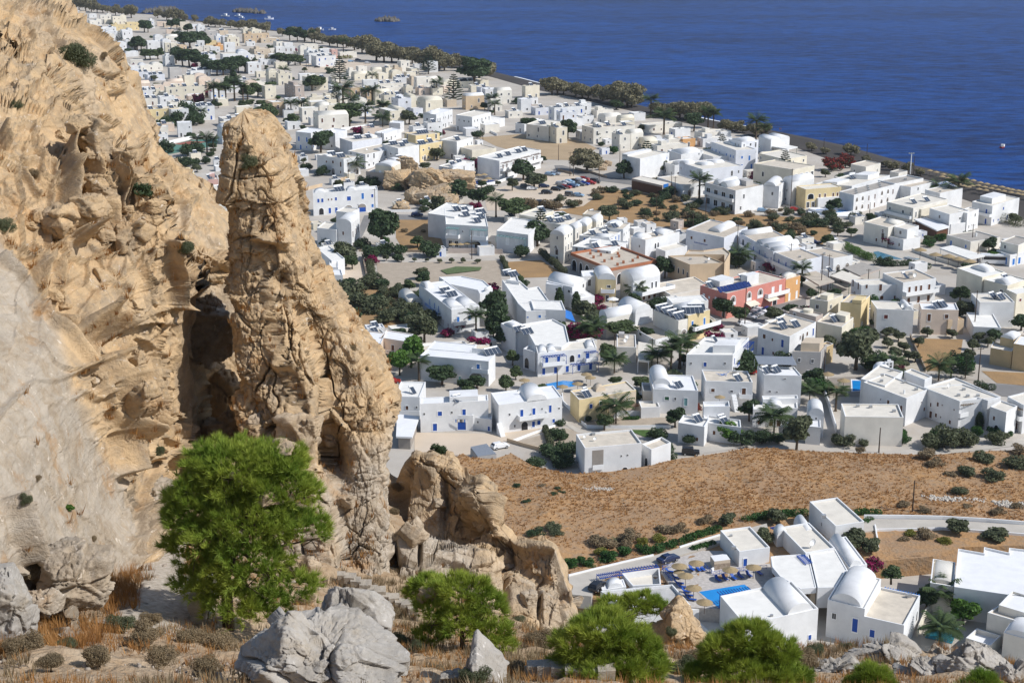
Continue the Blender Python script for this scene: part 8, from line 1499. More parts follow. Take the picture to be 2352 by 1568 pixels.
for t,x,y,hh,lab,wd in(('e',1360,740,2.6,'magenta bougainvillea before the lettered hotel',1.2),('e',1260,790,1.8,'magenta bougainvillea on the little terrace roof',1.6),('e',1540,920,3.4,'magenta bougainvillea on the hotel roof terrace',1.2),('e',1640,440,3.6,'bougainvillea behind the dark green tree',1.4),('d',300,130,3.8,'bright magenta bougainvillea behind the blue pergola wing',1.6),('d',100,400,5.0,'dark magenta creeper climbing the blue pergola wing',.9),('f',430,950,2.2,'magenta creeper over the white garden wall',1.2),('f',440,1030,2.2,'magenta creeper at the dark lamp post',1.2),('f',2060,660,2.6,'magenta creeper below the studio building',1.5),('f',1530,1190,1.6,'magenta creeper on the yellow wing',1.6),('i',1490,560,5.2,'wide magenta bougainvillea at the end of the apartment row',1.0),('i',1680,560,5.6,'magenta bougainvillea climbing between the apartments',1.0),('i',570,200,3.0,'long magenta bougainvillea hedge by the white wall',2.2),('i',1190,240,3.2,'magenta creeper on the front yellow house',.8),('i',1380,370,5.0,'magenta creeper on the tall-walled white house',.7),('i',1300,220,2.6,'magenta creeper behind the yellow house',.9),('i',1615,900,2.6,'bright magenta bougainvillea behind the solar roof',.9),('j',1920,970,3.0,'magenta bougainvillea under the cream hotel front',2.0),('m',1050,1140,3.5,'magenta bougainvillea beside the palm grove',2.0),('m',870,1220,5.0,'magenta creeper at the tan house of the palm grove',.8),('m',110,920,3.0,'magenta bougainvillea in the vaulted row',1.3),('c',1170,425,1.6,'pink bougainvillea beside the domed chapel',1.6),('b',950,880,2.2,'magenta bougainvillea below the long vaulted house',1.2),('g',1150,650,3.2,'dull magenta bougainvillea beside the long pool',1.4)):
 plt('bougainvillea',t,x,y,hh,lab,'bougainvilleas',wd,FZ if t=='b' else 0)
for t,x,y,hh,lab,wd in(('k',590,650,6.0,'dark crimson bougainvillea mound near the beach',1.2),('k',710,620,6.0,'right half of the crimson bougainvillea mounds near the beach',1.2),('d',1340,790,2.0,'red flowering shrub in the white courtyard corner',1.4),('i',620,420,3.4,'red creeper on the pergola of the white house',1.8),('e',960,490,1.4,'red flowering plant at the barrel-roofed shed',2.2),('e',1300,1080,3.0,'red bougainvillea hanging on the hotel facade',1.4),('e',1420,1110,3.4,'red bougainvillea in the middle of the hotel facade',1.4),('e',1530,1100,3.0,'red bougainvillea over the hotel entrance',1.2)):plt('redflower',t,x,y,hh,lab,'red flowering plants',wd)
def hedge(t,P,hgt,w_,label,kind='hedge',z=0.0,seed=0):
 pts=[at(t,x,y,z)for x,y in P];o=empty('hedge',pts[0],label,'hedge');bl=[]
 for a,b_ in zip(pts,pts[1:]):
  n_=max(1,int((b_-a).length/(w_*.55)))
  for i in range(n_+1):p=a.lerp(b_,i/n_)-pts[0];rg=random.Random(seed+i*7);bl.append((p.x+rg.uniform(-.2,.2)*w_,p.y+rg.uniform(-.2,.2)*w_,hgt*.5,w_*.55*rg.uniform(.85,1.15),w_*.55*rg.uniform(.85,1.15),hgt*.55*rg.uniform(.85,1.15)))
 link('foliage',crownmesh('foliage',seed+300,int(len(bl)*230*max(1,hgt*.8)),bl,.22,kind,shell=.7),o)
 mb=MB();[mb.tube([(q[0],q[1],0),(q[0],q[1],hgt*.6)],[.05,.03],5)for q in bl[::2]];link('stems',mb.build('stems',M_BARK),o)
hedge('a',[(900,735),(1000,700),(1110,670),(1190,640)],1.5,1.7,'clipped dark green hedge along the left half of the driveway',z=FZ,seed=1);hedge('a',[(1240,625),(1350,590),(1450,560),(1540,530)],1.7,1.9,'clipped dark green hedge along the right half of the driveway',z=FZ,seed=2)
hedge('a',[(1810,440),(1900,420),(2000,400),(2180,385),(2330,380)],1.6,2.0,'clipped hedge running behind the white cube houses',z=FZ,seed=3);hedge('b',[(800,370),(900,365),(1020,372)],1.4,1.8,'short clipped hedge at the bend of the lane',z=FZ,seed=4);hedge('a',[(1320,690),(1420,660),(1490,640)],.9,1.3,'low clipped hedge at the pool terrace entrance',z=FZ+.6,seed=5);hedge('b',[(890,470),(930,440)],1.4,1.4,'small hedge where the lane meets the tall white cube house',z=FZ,seed=6)
hedge('e',[(540,100),(560,200),(580,310)],2.4,2.2,'row of grey-green olive bushes beside the earth wall','olive',seed=7);hedge('e',[(1760,90),(1790,140),(1820,240)],1.8,1.5,'olive bush row between the two tilled plots','olive',seed=8);hedge('e',[(2120,40),(2230,130),(2330,220)],2.4,2.2,'dark bush row behind the right-hand plot','olive',seed=9);hedge('h',[(2160,620),(2190,700),(2210,770)],1.4,1.3,'line of brownish bushes across the fallow plot','olive',seed=10)
hedge('g',[(700,670),(800,720),(900,770),(960,790)],2.6,3.0,'bright hedge beside the long pale pool','bright',seed=11);hedge('g',[(1000,830),(1150,840),(1300,830),(1470,860)],2.0,2.4,'flowering dark hedge below the long pale pool','dark',seed=12);hedge('d',[(690,870),(810,865)],.8,.9,'low box hedge in the flower bed',seed=13);hedge('l',[(440,400),(600,395)],2.6,3.0,'yellow-green hedge at the seaside car park','lime',seed=14);hedge('j',[(810,405),(950,395),(1080,390)],2.0,2.4,'dark green hedge in front of the beach houses','dark',seed=15);hedge('i',[(1870,1260),(1980,1255),(2100,1255)],1.4,1.2,'creeper hedge along the front of the right-hand teal pergola','olive',seed=16)
hedge('g',[(2080,420),(2180,440),(2300,470),(2420,480)],3.6,6.0,'dense thicket of low palms and reeds at the right edge','olive',seed=17);hedge('c',[(1930,560),(2000,590),(2060,600)],1.6,2.0,'dark bush row behind the dish-roofed apartment block','dark',seed=18)
prow('hedgebush','a',[(190,850,1.9),(350,845,1.6),(540,790,2.1),(680,740,1.9),(290,800,1.3),(840,700,1.4)],('dark rounded shrub','along the driveway kerb'),'dark shrubs along the driveway kerb',1.1,FZ)
prow('hedgebush','c',[(960,1080,2.4),(1235,1090,2.5),(1545,1030,2.4),(1920,1020,2.6),(2065,1030,2.3),(2215,1030,1.6),(1230,1010,1.6)],('clipped round shrub','in front of the white apartment blocks'),'clipped shrubs before the apartment blocks',.85)
prow('scrub','c',[(1480,1130,3.2),(1620,1120,4.0),(1750,1110,4.0),(1850,1120,3.0),(2090,1090,2.6),(700,1110,2.4),(620,1090,2.2),(870,1110,1.6),(2150,1060,2)],('loose grey-green shrub','on the roadside before the apartment blocks'),'loose shrubs on the roadside',1.0)
prow('bush','d',[(1760,1100,3.0),(1945,1090,3.0),(2095,1090,2.4),(1270,1090,2.4),(980,1050,2.6),(1010,1200,3.6),(1060,1220,3),(450,1340,2.6),(120,1310,2.4),(90,1040,1.8),(130,1200,2.8),(190,1190,2.8),(30,1240,2.4),(355,885,1.4),(90,920,1.6),(1240,780,2.8)],('green bush','along the houses at the far edge of the field'),'bushes along the far edge of the field',1.0)
prow('bush','h',[(2280,700,2.0),(2200,870,2.6),(2050,970,2.2),(2330,950,2.4),(1390,900,1.0)],('dark green bush','in the fallow plot by the gravel yard'),'bushes in the fallow plot',1.4)
rg=random.Random(21);sc=[]
for poly,n_,t in(([(450,1060),(1100,1110),(1300,1180),(1500,1260),(2400,1310),(2500,1520),(2100,1460),(1250,1400),(620,1330),(20,1190),(120,1140)],74,'j'),([(230,345),(620,340),(1000,430),(1120,690),(380,700),(230,480)],34,'e'),([(0,1010),(800,1080),(830,1180),(0,1230)],20,'k')):
 k=0
 while k<n_:
  xs_,ys_=[p[0]for p in poly],[p[1]for p in poly];x,y=rg.uniform(min(xs_),max(xs_)),rg.uniform(min(ys_),max(ys_))
  if inside(poly,np.array([[x,y]]))[0]:sc.append((t,x,y));k+=1
  else:continue
sc.sort(key=lambda q:disp(*q)[0])
for t,x,y in sc:
 big=rg.random();where=dict(j='scrub field in front of the restaurant',e='thicket above the peach house',k='scrub strip before the oval pool')[t]
 plt(rg.choice(('scrub','scrub','drybush','bush'))if t!='e' else rg.choice(('scrub','bush','scrub')),t,x,y,(1.2+1.4*big)if t!='e' else 2.2+2.2*big,'low tangled shrub growing in the '+where,'shrubs of the '+where,1.2)
rg=random.Random(31);n_=0
for t,x,y,hh,kind in[('a',60,560,1.2,'scrub'),('a',40,200,.9,'bush'),('a',110,180,.7,'bush'),('a',440,640,1.8,'drybush'),('a',560,670,1.5,'drybush'),('a',720,600,1.9,'drybush'),('a',850,640,1.5,'limebush'),('a',1050,540,1.7,'drybush'),('a',1170,530,1.7,'drybush'),('a',1000,610,1.6,'limebush'),('a',470,740,1.7,'limebush'),('a',1420,450,1.6,'drybush'),('a',700,660,1.3,'drybush'),('c',1450,1230,2.4,'drybush'),('c',1520,1300,1.8,'drybush'),('c',1970,1260,2.2,'scrub'),('c',1830,1390,2.1,'scrub'),('c',2080,1430,2.2,'scrub'),('c',2290,1310,2.2,'scrub'),('c',1670,1400,1.4,'drybush'),('c',2310,1180,1.8,'drybush'),('c',850,1170,1.2,'drybush'),('b',1250,300,1.4,'drybush'),('b',1430,350,1.2,'drybush'),('b',1750,180,1.5,'scrub'),('b',1830,320,1.2,'drybush'),('b',2100,360,1.3,'drybush'),('b',2290,310,1.2,'drybush'),('b',1300,570,1.6,'limebush'),('b',1450,590,1.8,'drybush'),('b',1620,640,1.6,'limebush'),('b',1250,620,1.2,'drybush'),('a',-140,560,1.4,'bush'),('h',1900,1150,.8,'bush'),('h',2280,1180,.8,'bush'),('h',1990,1300,.8,'bush'),('h',2230,1540,1.4,'scrub'),('h',2130,1150,.8,'drybush')]:
 p=at(t,x,y,FZ);plant(kind,(p.x,p.y,FZ+.15),hh,'low rounded dry shrub on the brown grass field','low dry shrubs on the brown field',1.5)
for t,x,y in[(t,x,y)for t,x,y in(('c',1090,110),('c',1150,90),('c',1200,150),('c',1170,300),('c',1250,240),('c',1290,330),('c',1100,210),('c',1240,400),('c',1350,340),('c',1460,110),('c',1690,120),('c',1380,200),('c',1880,230),('c',1930,150),('c',2020,200))]:plt('olive',t,x,y,2.6,'small pale olive tree in the walled gardens behind the apartment blocks','small olive trees in the walled gardens',1.1)
prow('olive','e',[(700,100,2.0),(840,110,1.6),(960,110,1.3),(1075,110,1.2),(1190,120,1.4),(1300,120,1.6),(1405,120,1.6),(1540,125,1.6)],('tiny olive sapling','in the line along the tilled garden'),'olive saplings along the tilled garden',1.0)
prow('bush','i',[(580,1250,3),(800,1310,3.4),(640,1360,4),(900,1370,2),(1190,1320,4),(60,540,3.0),(200,580,3.2),(560,660,2.5),(670,670,3),(900,720,2.5),(1720,755,3.2),(250,1240,3),(330,1030,2.4)],('green bush','around the rocky hill and its lanes'),'bushes around the rocky hill',1.0)
prow('drybush','i',[(2060,870,3.4),(2140,880,3.2),(2270,880,3.2),(2340,890,3.0),(1130,1100,1.0),(960,1100,1.2)],('bare brownish shrub','at the near edge of the sandy car park'),'brown shrubs at the car park edge',1.2)
for x,y,w_,h_,lab,sd in((1000,560,8,9,'upper left knob of the rocky hill in the village',1),(900,660,8,8,'left flank of the rocky hill in the village',2),(1180,660,14,9,'broad middle mass of the rocky hill in the village',3),(1400,640,13,8,'right shoulder of the rocky hill in the village',4),(1090,790,9,6,'lowest boulder mass at the front of the rocky hill',5),(1270,780,12,7,'front ledges of the rocky hill in the village',6),(920,840,5,3,'small low rock at the left foot of the rocky hill',7)):
 p=at('i',x,y+40,0);w_*=1.55;h_*=1.5;boulder(0,0,0,w_,h_,w_*1.0,lab,'rocky hill',m=M_ROCK,seed=100+sd,grey=.05,s=w_/13,name='rock_mass',res=120,loc=(p.x,p.y,h_*.22),planes=9)
for x,y in((1050,700),(1150,610),(1250,600),(1350,700),(1120,730),(1230,740)):plt('drybush','i',x,y,1.2,'dry tuft shrub on the rocky hill of the village','dry shrubs on the rocky hill',1.6,3.0)
for x,y in((450,850),(490,870),(520,830)):p=at('j',x,y,0);boulder(0,0,0,5,4,5,'pale rock outcrop beside the large grey tamarisk','rock outcrop',seed=int(x),grey=.1,s=.5,name='rock_mass',res=60,loc=(p.x,p.y,.6),group='pale rocks beside the grey tamarisk')
c0=at('c',1040,430,0);h=House('chapel','small white chapel with a dome and a two-bell belfry beside the big eucalyptus','chapel');b=h.rect('c',(985,395),(1010,425),(1130,410),3.0,0,roof='white',par=.1);mb=MB();mb.lathe([(2.2,0),(2.2,.4),(2.0,1.2),(1.4,1.9),(.7,2.2),(0.02,2.3)],20);p=b.uv(.5,.35);h.child('dome',mb.build('dome',M_TRIM,True),(p.x,p.y,2.9))
mb=MB();mb.box(-1.2,1.2,-.2,.2,0,1.2);mb.box(-1.2,-.9,-.2,.2,1.2,2.6);mb.box(-.15,.15,-.2,.2,1.2,2.6);mb.box(.9,1.2,-.2,.2,1.2,2.6);mb.box(-1.2,1.2,-.2,.2,2.6,3.0);mb.box(-.5,.5,-.2,.2,3.0,3.5);[mb.box(x-.2,x+.2,-.12,.12,1.7,2.2,1)for x in(-.52,.52)];p=b.uv(.0,.8);h.child('belfry',mb.build('belfry',[M_TRIM,M_STEEL]),(p.x,p.y,2.6),.15);b.win(1,.75,.1,1.0,2.1,'azure')
def person(t,x,y,label,m):
 me=bpy.data.meshes.new('person');J=[(0,0,.95),(0,0,1.2),(0,0,1.45),(0,0,1.55),(0,0,1.7),(.1,0,.9),(.12,.02,.48),(.12,0,.06),(-.1,0,.9),(-.12,.03,.48),(-.13,0,.06),(.2,0,1.42),(.26,0,1.12),(.24,-.08,.86),(-.2,0,1.42),(-.26,0,1.12),(-.25,-.06,.86),(.12,-.13,.03),(-.13,-.13,.03)]
 E=[(0,1),(1,2),(2,3),(3,4),(0,5),(5,6),(6,7),(0,8),(8,9),(9,10),(2,11),(11,12),(12,13),(2,14),(14,15),(15,16),(7,17),(10,18)];me.from_pydata(J,E,[]);o=link('person',me,loc=at(t,x,y,.12));sk=o.modifiers.new('s','SKIN');o.modifiers.new('u','SUBSURF').levels=1
 rr=[.15,.14,.15,.06,.11,.10,.065,.045,.10,.065,.045,.06,.045,.035,.06,.045,.035,.035,.035]
 for v,r_ in zip(me.skin_vertices[0].data,rr):v.radius=(r_,r_*.8)
 me.skin_vertices[0].data[0].use_root=True;me.materials.append(m);tag(o,label,'person','people at the water')
M_SKIN=mat('tanned skin',(.30,.16,.10),.6,0)
person('j',2108,512,'person standing at the water on the dark beach, the left of two',M_SKIN);person('j',2120,513,'person standing at the water on the dark beach, the right of two',M_SKIN)
rg=random.Random(123);n_=tries=0
while n_<270 and tries<16000:
 tries+=1;px_,py_=rg.uniform(150,2352),30+rg.random()**1.3*900;q=at('D',px_,py_);p=(q.x,q.y)
 if not inside(town,np.array([p]))[0]or inside(beachy,np.array([p]))[0]or not poly_free(p,1.0):continue
 n_+=1;plant(rg.choice(('bush','hedgebush','leafy','broad','olive','bougainvillea' if n_%4==0 else 'broad')),q,rg.uniform(2.0,4.2),'small green garden plant squeezed between the village houses','small garden plants between the houses',1.1)
def tuftmesh(seed,tips,dirs,nn,ln,wd):
 """bundles of needles at the twig ends"""
 rg=np.random.default_rng(seed);n=len(tips);T=np.repeat(tips,nn,0);D=np.repeat(dirs,nn,0)+rg.normal(size=(n*nn,3))*.42;D/=np.linalg.norm(D,axis=1,keepdims=True)
 s=np.cross(D,rg.normal(size=D.shape));s/=np.maximum(np.linalg.norm(s,axis=1,keepdims=True),1e-6);L=(ln*(.7+.6*rg.random(n*nn)))[:,None];T=T+D*0.03*rg.random((n*nn,1))
 V=np.stack([T-s*wd*.5,T+s*wd*.5,T+D*L],1).reshape(-1,3);return V,np.arange(len(V)).reshape(-1,3)
def pine(base,W,H,blobs,label,seed,n=2600,nn=26,trunk_r=.14,lean=(0,0),limbs_n=14,ln=.24):
 """blobs: lobes of the crown as (x, y, z, rx, ry, rz) in units of half width and height"""
 o=empty('pine_tree',base,label,'pine tree');rg=np.random.default_rng(seed);bl=np.array(blobs,float)*np.array([W/2,W/2,H,W/2,W/2,H]);wts=(bl[:,3]*bl[:,4]*bl[:,5])**(2/3);wts/=wts.sum()
 k=rg.choice(len(bl),n,p=wts);d=rg.normal(size=(n,3));d[:,2]=np.where(d[:,2]<-.35,-d[:,2]*.6,d[:,2]);d/=np.linalg.norm(d,axis=1,keepdims=True)
 sub=vnoise(d*3.1+k[:,None]*5.3,seed);keep=sub>-.42;k,d,sub=k[keep],d[keep],sub[keep];n=len(k);r=(.58+.42*rg.random(n)**.5)*(.88+.36*sub)
 P=bl[k,:3]+d*r[:,None]*bl[k,3:6];dirs=d*.7+np.array([0,0,.55])+rg.normal(size=(n,3))*.15
 V,F=tuftmesh(seed,P,dirs,nn,ln,.02);link('crown',npmesh('crown',V,F,LEAF['pine'],smooth=False),o)
 mb=MB();top=Vector((lean[0]*W/2,lean[1],H*.72));tr=[(0,0,-.4),(lean[0]*W*.08,0,H*.2),(lean[0]*W*.25,lean[1]*.5,H*.45),tuple(top)];mb.tube(tr,[trunk_r*1.15,trunk_r,trunk_r*.7,trunk_r*.25],10)
 for i in range(limbs_n):
  q=bl[i%len(bl)];a=rg.normal(size=3)*.4;s=Vector(tr[1]).lerp(Vector(tr[3]),rg.uniform(0,.8));e=Vector(q[:3])+Vector((a[0]*q[3],a[1]*q[4],a[2]*q[5]));m_=s.lerp(e,.5)+Vector((0,0,-.06*H*rg.random()))
  mb.tube([tuple(s),tuple(m_),tuple(e)],[trunk_r*.42,trunk_r*.26,trunk_r*.08],6)
  for j in range(5):
   s2=m_.lerp(e,rg.random());e2=s2+Vector(rg.normal(size=3))*.22*W/2;mb.tube([tuple(s2),tuple(e2)],[trunk_r*.13,trunk_r*.04],4)
 link('trunk',mb.build('trunk',M_BARK,True),o);return o
def P_(px,py,D):return Vector(atD(px,py,D))
b0=P_(525,1447,42);sc=42/FPX/cp*.93
pine(b0,5.1,6.15,[(x+.26,y,z,rx,ry,rz)for x,y,z,rx,ry,rz in[(-.05,0,.80,.62,.6,.17),(-.5,0,.66,.42,.5,.17),(.45,0,.70,.50,.5,.17),(.0,-.15,.58,.75,.6,.17),(-.62,0,.42,.34,.4,.12),(.05,-.3,.40,.55,.5,.13),(.62,0,.52,.42,.4,.09),(-.35,.1,.86,.35,.4,.10),(.3,.1,.86,.4,.4,.10),(.50,-.1,.24,.40,.4,.10),(.22,-.2,.15,.30,.35,.08),(-.25,-.2,.30,.35,.4,.09),(-.1,-.35,.2,.42,.4,.09),(-.5,-.1,.27,.35,.4,.09),(.42,0,.86,.35,.4,.09),(-.62,0,.58,.34,.4,.12)]],'big round-crowned bright green pine beside the stony path',1,5600,30,.17,(.02,0),24)
pine(P_(1062,1512,43),3.2,2.9,[(.0,0,.78,.6,.5,.16),(-.55,0,.55,.4,.4,.15),(.5,0,.6,.4,.4,.16),(.0,-.2,.48,.5,.5,.14),(.55,0,.28,.45,.4,.12),(-.6,0,.25,.35,.4,.10),(.75,0,.14,.3,.3,.08)],'small airy pine with visible branches standing above the wedge-shaped boulder',2,1500,24,.08,(0,0),18)
pine(P_(985,1420,50),1.9,1.7,[(0,0,.75,.6,.5,.2),(-.5,0,.55,.4,.4,.15),(.5,0,.5,.4,.4,.15),(0,0,.4,.5,.5,.15)],'smallest pine, in front of the smooth grey rock face',3,700,24,.06)
pine(P_(1385,1625,37),3.3,2.8,[(0,0,.80,.55,.5,.15),(-.45,0,.66,.4,.4,.15),(.45,0,.66,.45,.4,.16),(0,-.2,.5,.7,.5,.15),(.7,0,.42,.35,.4,.12),(-.6,0,.42,.3,.4,.12),(.3,-.2,.3,.6,.4,.12),(-.3,-.2,.3,.5,.4,.12)],'dense pine at the bottom edge between the wedge-shaped boulder and the tan rock',4,2600,28,.1)
pine(P_(1450,1440,56),3.0,1.5,[(.25,0,.72,.5,.5,.2),(-.5,0,.6,.4,.4,.22),(.65,0,.5,.35,.4,.2),(0,0,.5,.5,.4,.2),(-.75,0,.4,.25,.3,.2)],'low sparse pine in front of the gravel-roofed annex',5,900,24,.07,(.1,0))
pine(P_(1715,1640,38),3.3,2.85,[(0,0,.82,.4,.4,.14),(-.4,0,.66,.4,.4,.15),(.4,0,.64,.42,.4,.16),(0,-.2,.5,.7,.5,.15),(-.7,0,.40,.35,.4,.12),(.65,0,.38,.38,.4,.12),(.2,-.2,.28,.6,.4,.12)],'dense pine at the bottom edge in front of the big vaulted pool house',6,2600,28,.1)
pine(P_(1998,1625,38),1.5,1.25,[(0,0,.75,.6,.5,.2),(-.5,0,.5,.4,.4,.2),(.5,0,.5,.4,.4,.2)],'top of a small pine showing under the long low rock',7,500,26,.05)
pine(P_(2250,1625,38),1.3,1.0,[(0,0,.75,.6,.5,.2),(-.4,0,.5,.5,.4,.2),(.5,0,.5,.4,.4,.2)],'top of a tiny pine at the bottom right corner',8,350,26,.05)
pth=PTH
cl=[P_(x,y,D)for x,y,D,w_ in pth];V,F,n_=[],[],60;rg=np.random.default_rng(3)
for i in range(n_):
 t=i/(n_-1)*(len(cl)-1);k=min(int(t),len(cl)-2);p=cl[k].lerp(cl[k+1],t-k);w_=pth[k][3]+(pth[k+1][3]-pth[k][3])*(t-k);q=(cl[k+1]-cl[k]).xy.normalized();nv=Vector((q.y,-q.x))
 for j in range(13):s=(j/12-.5)*2*w_*(1+.10*math.sin(i*1.3+j)+.06*rg.random());x,y=p.x+nv.x*s,p.y+nv.y*s;V.append((x,y,hz(x,y)+.07+.05*rg.random()-(.12 if j in(0,12)else 0)))
M_PATH=mat('cobbled path',(.56,.50,.42),.95,.35,5.0,.04,9,.1,col2=(.32,.27,.21))
tag(link('path',npmesh('path',np.array(V),grid_quads(n_,13),M_PATH)),kind='structure')
mb=MB();wl=[(452,1440,41.5),(470,1415,43),(480,1385,45),(487,1350,47.5)]
wp=[P_(*q)for q in wl]
def drywall(pts,hgt,th,label,seed):
 rg=random.Random(seed);mb=MB();o=pts[0]
 for a,b_ in zip(pts,pts[1:]):
  n_=max(1,int((b_-a).length/.3))
  for i in range(n_):
   p=a.lerp(b_,(i+.5)/n_);zb_=hz(p.x,p.y)+.1
   for lv in range(max(1,int(hgt/.2))):s=rg.uniform(.8,1.15);bx=(.2*s,th*.5*s,.12*s);mb.obox((p.x-o.x-bx[0]+rg.uniform(-.05,.05),p.y-o.y-bx[1]+rg.uniform(-.04,.04),zb_-o.z+lv*.2),(2*bx[0],rg.uniform(-.06,.06),0),(rg.uniform(-.06,.06),2*bx[1],0),(rg.uniform(-.03,.03),0,2*bx[2]))
 return tag(link('dry_stone_wall',mb.build('dry_stone_wall',M_GREY),loc=o),label,'wall')
drywall(wp,.8,.4,'low dry stone wall between the path and the trunk of the big round pine',5)
drywall([P_(1210,1540,37),P_(1300,1562,36.5),P_(1400,1575,36)],.45,.4,'broken line of white stones below the small airy pine',6)
drywall([P_(780,1345,54),P_(880,1370,53),P_(960,1395,52)],.4,.5,'rough stone line under the rock pinnacle',7)
rg=np.random.default_rng(17);n_=8000;X=np.stack([rg.uniform(-20,18,n_),rg.uniform(24,66,n_)],1);z=hill_z(X);dn=vnoise(np.stack([X[:,0]/3.5,X[:,1]/3.5,X[:,0]*0+2],1),6);keep_=rg.random(n_)<sstep(-.25,.55,dn)*.85+.06
X,z=X[keep_],z[keep_];s=(.025+.16*rg.random(len(X))**9+.05*rg.random(len(X)))[:,None,None]
_bm=bmesh.new();bmesh.ops.create_icosphere(_bm,subdivisions=1,radius=1);base8=np.array([v.co[:]for v in _bm.verts]);tri8=np.array([[v.index for v in f.verts]for f in _bm.faces]);_bm.free();nb=len(base8)
V=base8[None]*s*rg.uniform(.6,1.25,(len(X),nb,1))*(np.array([1,1,.62])*rg.uniform(.65,1.35,(len(X),3)))[:,None];V=V+np.stack([X[:,0],X[:,1],z+.06],1)[:,None];F=(tri8[None]+nb*np.arange(len(X))[:,None,None]).reshape(-1,3)
tag(link('stones',npmesh('stones',V.reshape(-1,3),F,mat('pale slope stones',(.44,.38,.31),.95,.3,1.5,col2=(.29,.24,.19)),smooth=False)),kind='stuff')
def straw(name,n_,seed,lo,hi,m,hmin,hmax,w_,thr,blades=9,spread=.12):
 rg=np.random.default_rng(seed);X=np.stack([rg.uniform(lo[0],hi[0],n_),rg.uniform(lo[1],hi[1],n_)],1);dn=vnoise(np.stack([X[:,0]/2.2,X[:,1]/2.2,X[:,0]*0+seed],1),seed)+.4*vnoise(np.stack([X[:,0]/.8,X[:,1]/.8,X[:,0]*0],1),seed+1);pd=np.min(np.stack([np.hypot(X[:,0]-c.x,X[:,1]-c.y)for a,b_ in zip(cl,cl[1:])for c in(a,a.lerp(b_,.5),b_)]),0)
 X=X[(dn>thr)&(pd>1.0)];z=hill_z(X)+.12;n_=len(X);a=rg.uniform(0,6.28,(n_,blades));hh=rg.uniform(hmin,hmax,n_)[:,None]*(.6+.5*rg.random((n_,blades)));bx=X[:,:1]+np.cos(a)*spread*rg.random((n_,blades));by=X[:,1:]+np.sin(a)*spread*rg.random((n_,blades));ln=hh*rg.uniform(.1,.7,(n_,blades));wx,wy=-np.sin(a)*w_,np.cos(a)*w_
 V=np.stack([np.stack([bx-wx,by-wy,z[:,None]+0*a],2),np.stack([bx+wx,by+wy,z[:,None]+0*a],2),np.stack([bx+np.cos(a)*ln,by+np.sin(a)*ln,z[:,None]+hh],2)],2).reshape(-1,3)
 tag(link(name,npmesh(name,V,np.arange(len(V)).reshape(-1,3),LEAF[m],smooth=False)),kind='stuff')
straw('dry_grass',12000,41,(-20,24),(18,66),'grass',.12,.36,.010,-.05)
straw('dry_grass',3000,47,(-20,33),(-10.5,52),'grass',.2,.55,.011,-.6,14,.2)
straw('dry_grass',9000,43,(-20,24),(18,62),'dry',.15,.38,.014,.25,16,.2)
rg=random.Random(51);cs=[(60,1540,33),(150,1510,34),(230,1545,32),(330,1500,36),(380,1545,33),(440,1500,37),(280,1475,38),(480,1560,32),(120,1570,31),(350,1455,39.5),(510,1490,37),(700,1405,47),(850,1380,51),(900,1420,49),(840,1420,46),(960,1500,42),(1120,1560,36),(1180,1540,38),(1240,1480,47),(1300,1530,41),(1520,1540,43),(1560,1560,40),(1600,1535,44),(1190,1420,57),(1850,1530,45),(1000,1545,36),(1090,1575,33.5),(920,1470,43),(790,1395,48),(1870,1500,47),(1940,1500,48)]
for x,y,D in cs:
 p=P_(x,y,D);plant(rg.choice(('cushion','cushion','greycushion')),(p.x,p.y,hz(p.x,p.y)+.1),rg.uniform(.3,.65),'low dry cushion shrub on the stony slope','dry cushion shrubs on the stony slope',1.3)
dg=bpy.context.evaluated_depsgraph_get();bpy.context.view_layer.update();dg=bpy.context.evaluated_depsgraph_get()
def on_rock(px,py):
 d=ray(px,py);v=Vector(d).normalized();ok,loc,nrm,i,ob,m=scene.ray_cast(dg,Vector((0,0,HCAM)),v,distance=200);return loc if ok else None
for px,py,hh,kind,lab in((180,140,2.6,'scrub','grey-green shrub high on the thin-bedded cliff slope'),(570,345,.7,'drybush','small dry shrub near the top of the pinnacle'),(572,378,1.1,'scrub','larger shrub below the top of the pinnacle'),(40,245,.8,'scrub','small green shrub at the left of the upper cliff'),(75,405,.9,'drybush','brown shrub on the left cliff face'),(330,445,.8,'bush','green tuft in the cliff near its right edge'),(15,525,1.1,'scrub','dark shrub at the left edge of the picture halfway up'),(430,575,1.2,'scrub','shrub on the far rock beside the pinnacle'),(60,1150,.55,'scrub','greyish shrub on the smooth slab'),(160,1172,.45,'bright','single bright green shrub on the smooth slab'),(85,1100,.4,'drybush','brown shrub on the smooth slab'),(360,1040,1.0,'scrub','grey shrub at the cliff foot left of the round pine'),(75,1310,1.0,'drybush','dense brown shrub in the gully at the cliff foot'),(215,1240,.5,'drybush','dry tuft under the dark stain of the slab'),(1010,1040,.9,'bush','green shrub on top of the crag'),(1075,1080,.6,'drybush','dry shrub on the crag edge'),(915,1120,.9,'drybush','dry shrub in the gap between pinnacle and crag'),(905,1180,1.0,'drybush','lower dry shrub in the gap between pinnacle and crag'),(810,800,.5,'drybush','dry tuft on the right edge of the pinnacle'),(840,850,.5,'drybush','rusty tuft on the right buttress of the pinnacle'),(1540,1455,.8,'scrub','dark cushion on the rounded tan rock'),(1560,1480,.5,'drybush','small cushion on the lower face of the rounded tan rock'),(345,250,.6,'scrub','shrub on the upper right rim of the cliff'),(240,130,.7,'drybush','brown shrub at the rim of the upper cliff')):
 loc=on_rock(px,py)
 if loc is not None:hh*=.6;plant({'scrub':'greycushion','drybush':'cushion'}.get(kind,kind),loc-Vector((0,0,hh*.25)),hh,lab,None,1.0)
rg=random.Random(61);k=0;spots=[]
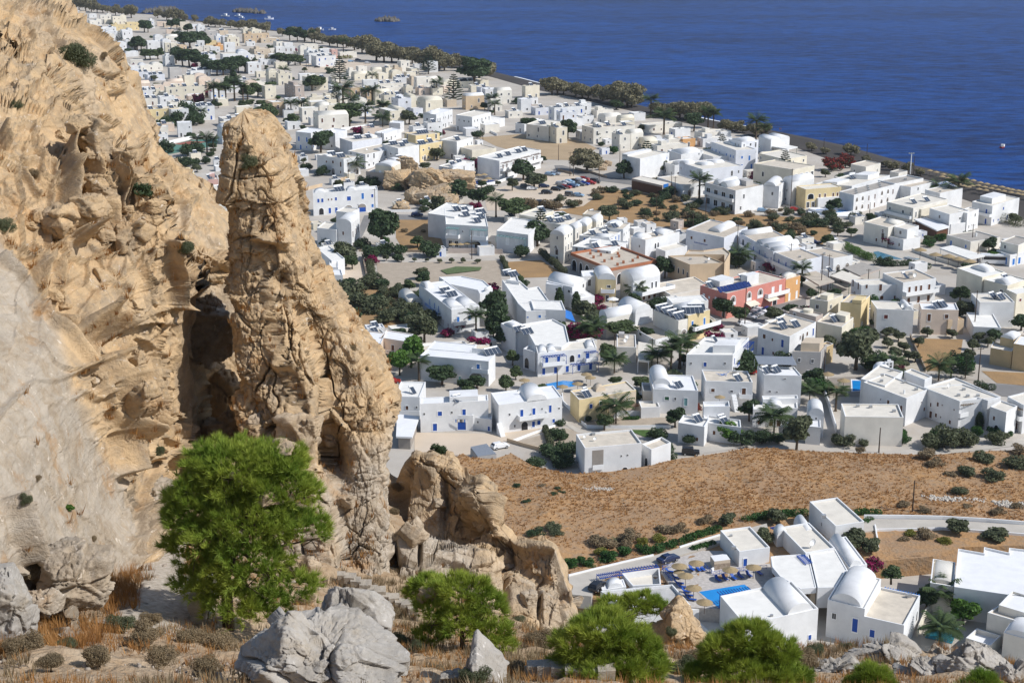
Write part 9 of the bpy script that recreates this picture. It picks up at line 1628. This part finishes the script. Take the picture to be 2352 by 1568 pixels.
while k<62:
 if k<44:px,py=rg.uniform(60,420),rg.uniform(240,960)
 elif k<54:px,py=rg.uniform(560,880),rg.uniform(950,1330)
 else:px,py=rg.uniform(930,1300),rg.uniform(1120,1420)
 loc=on_rock(px,py);k+=1
 if loc is not None and px<np.interp(py,[240,500,700,960],[200,380,420,400])+(999 if k>44 else 0)and px>np.interp(py,[240,600,960],[0,80,240]):spots.append((px,py,loc))
for i,(px,py,loc)in enumerate(spots):
 w_=rg.uniform(.5,1.0)*(1.8 if rg.random()<.3 else 1)*loc.y/60;boulder(0,0,0,w_,w_*rg.uniform(.6,1.2),w_*rg.uniform(.7,1.1),'angular block of rock standing out from the broken rock face','rock block',seed=200+i,grey=-.1 if px<500 else.15,s=w_/6,name='rock_block',res=44,loc=loc+Vector((0,w_*.12,0)),group='blocks standing out from the rock faces',planes=8,rz=rg.uniform(0,3),frac=.8)
rg=np.random.default_rng(77);V=[]
cand=[(rg.uniform(0,520),rg.uniform(60,1300))for _ in range(1500)]+[(rg.uniform(505,900),rg.uniform(300,1300))for _ in range(500)]+[(rg.uniform(900,1300),rg.uniform(1060,1420))for _ in range(260)]
for px,py in cand:
 d=ray(px,py);v=Vector(d).normalized();ok,loc,nrm,i,ob,m=scene.ray_cast(dg,Vector((0,0,HCAM)),v,distance=160)
 if not ok or ob.name.split('.')[0]not in('rock_cliff','rock_pinnacle','crag_ridge')or nrm.z<.38:continue
 for k in range(14):
  a=rg.uniform(0,6.28);r_=rg.uniform(0,.16);hgt=rg.uniform(.1,.34);x,y=loc.x+math.cos(a)*r_,loc.y+math.sin(a)*r_;ln=hgt*rg.uniform(.2,.8);V+=[(x-math.sin(a)*.018,y+math.cos(a)*.018,loc.z-.05),(x+math.sin(a)*.018,y-math.cos(a)*.018,loc.z-.05),(x+math.cos(a)*ln,y+math.sin(a)*ln,loc.z+hgt)]
if V:V=np.array(V);tag(link('dry_grass',npmesh('dry_grass',V,np.arange(len(V)).reshape(-1,3),LEAF['grass'],smooth=False)),kind='stuff')
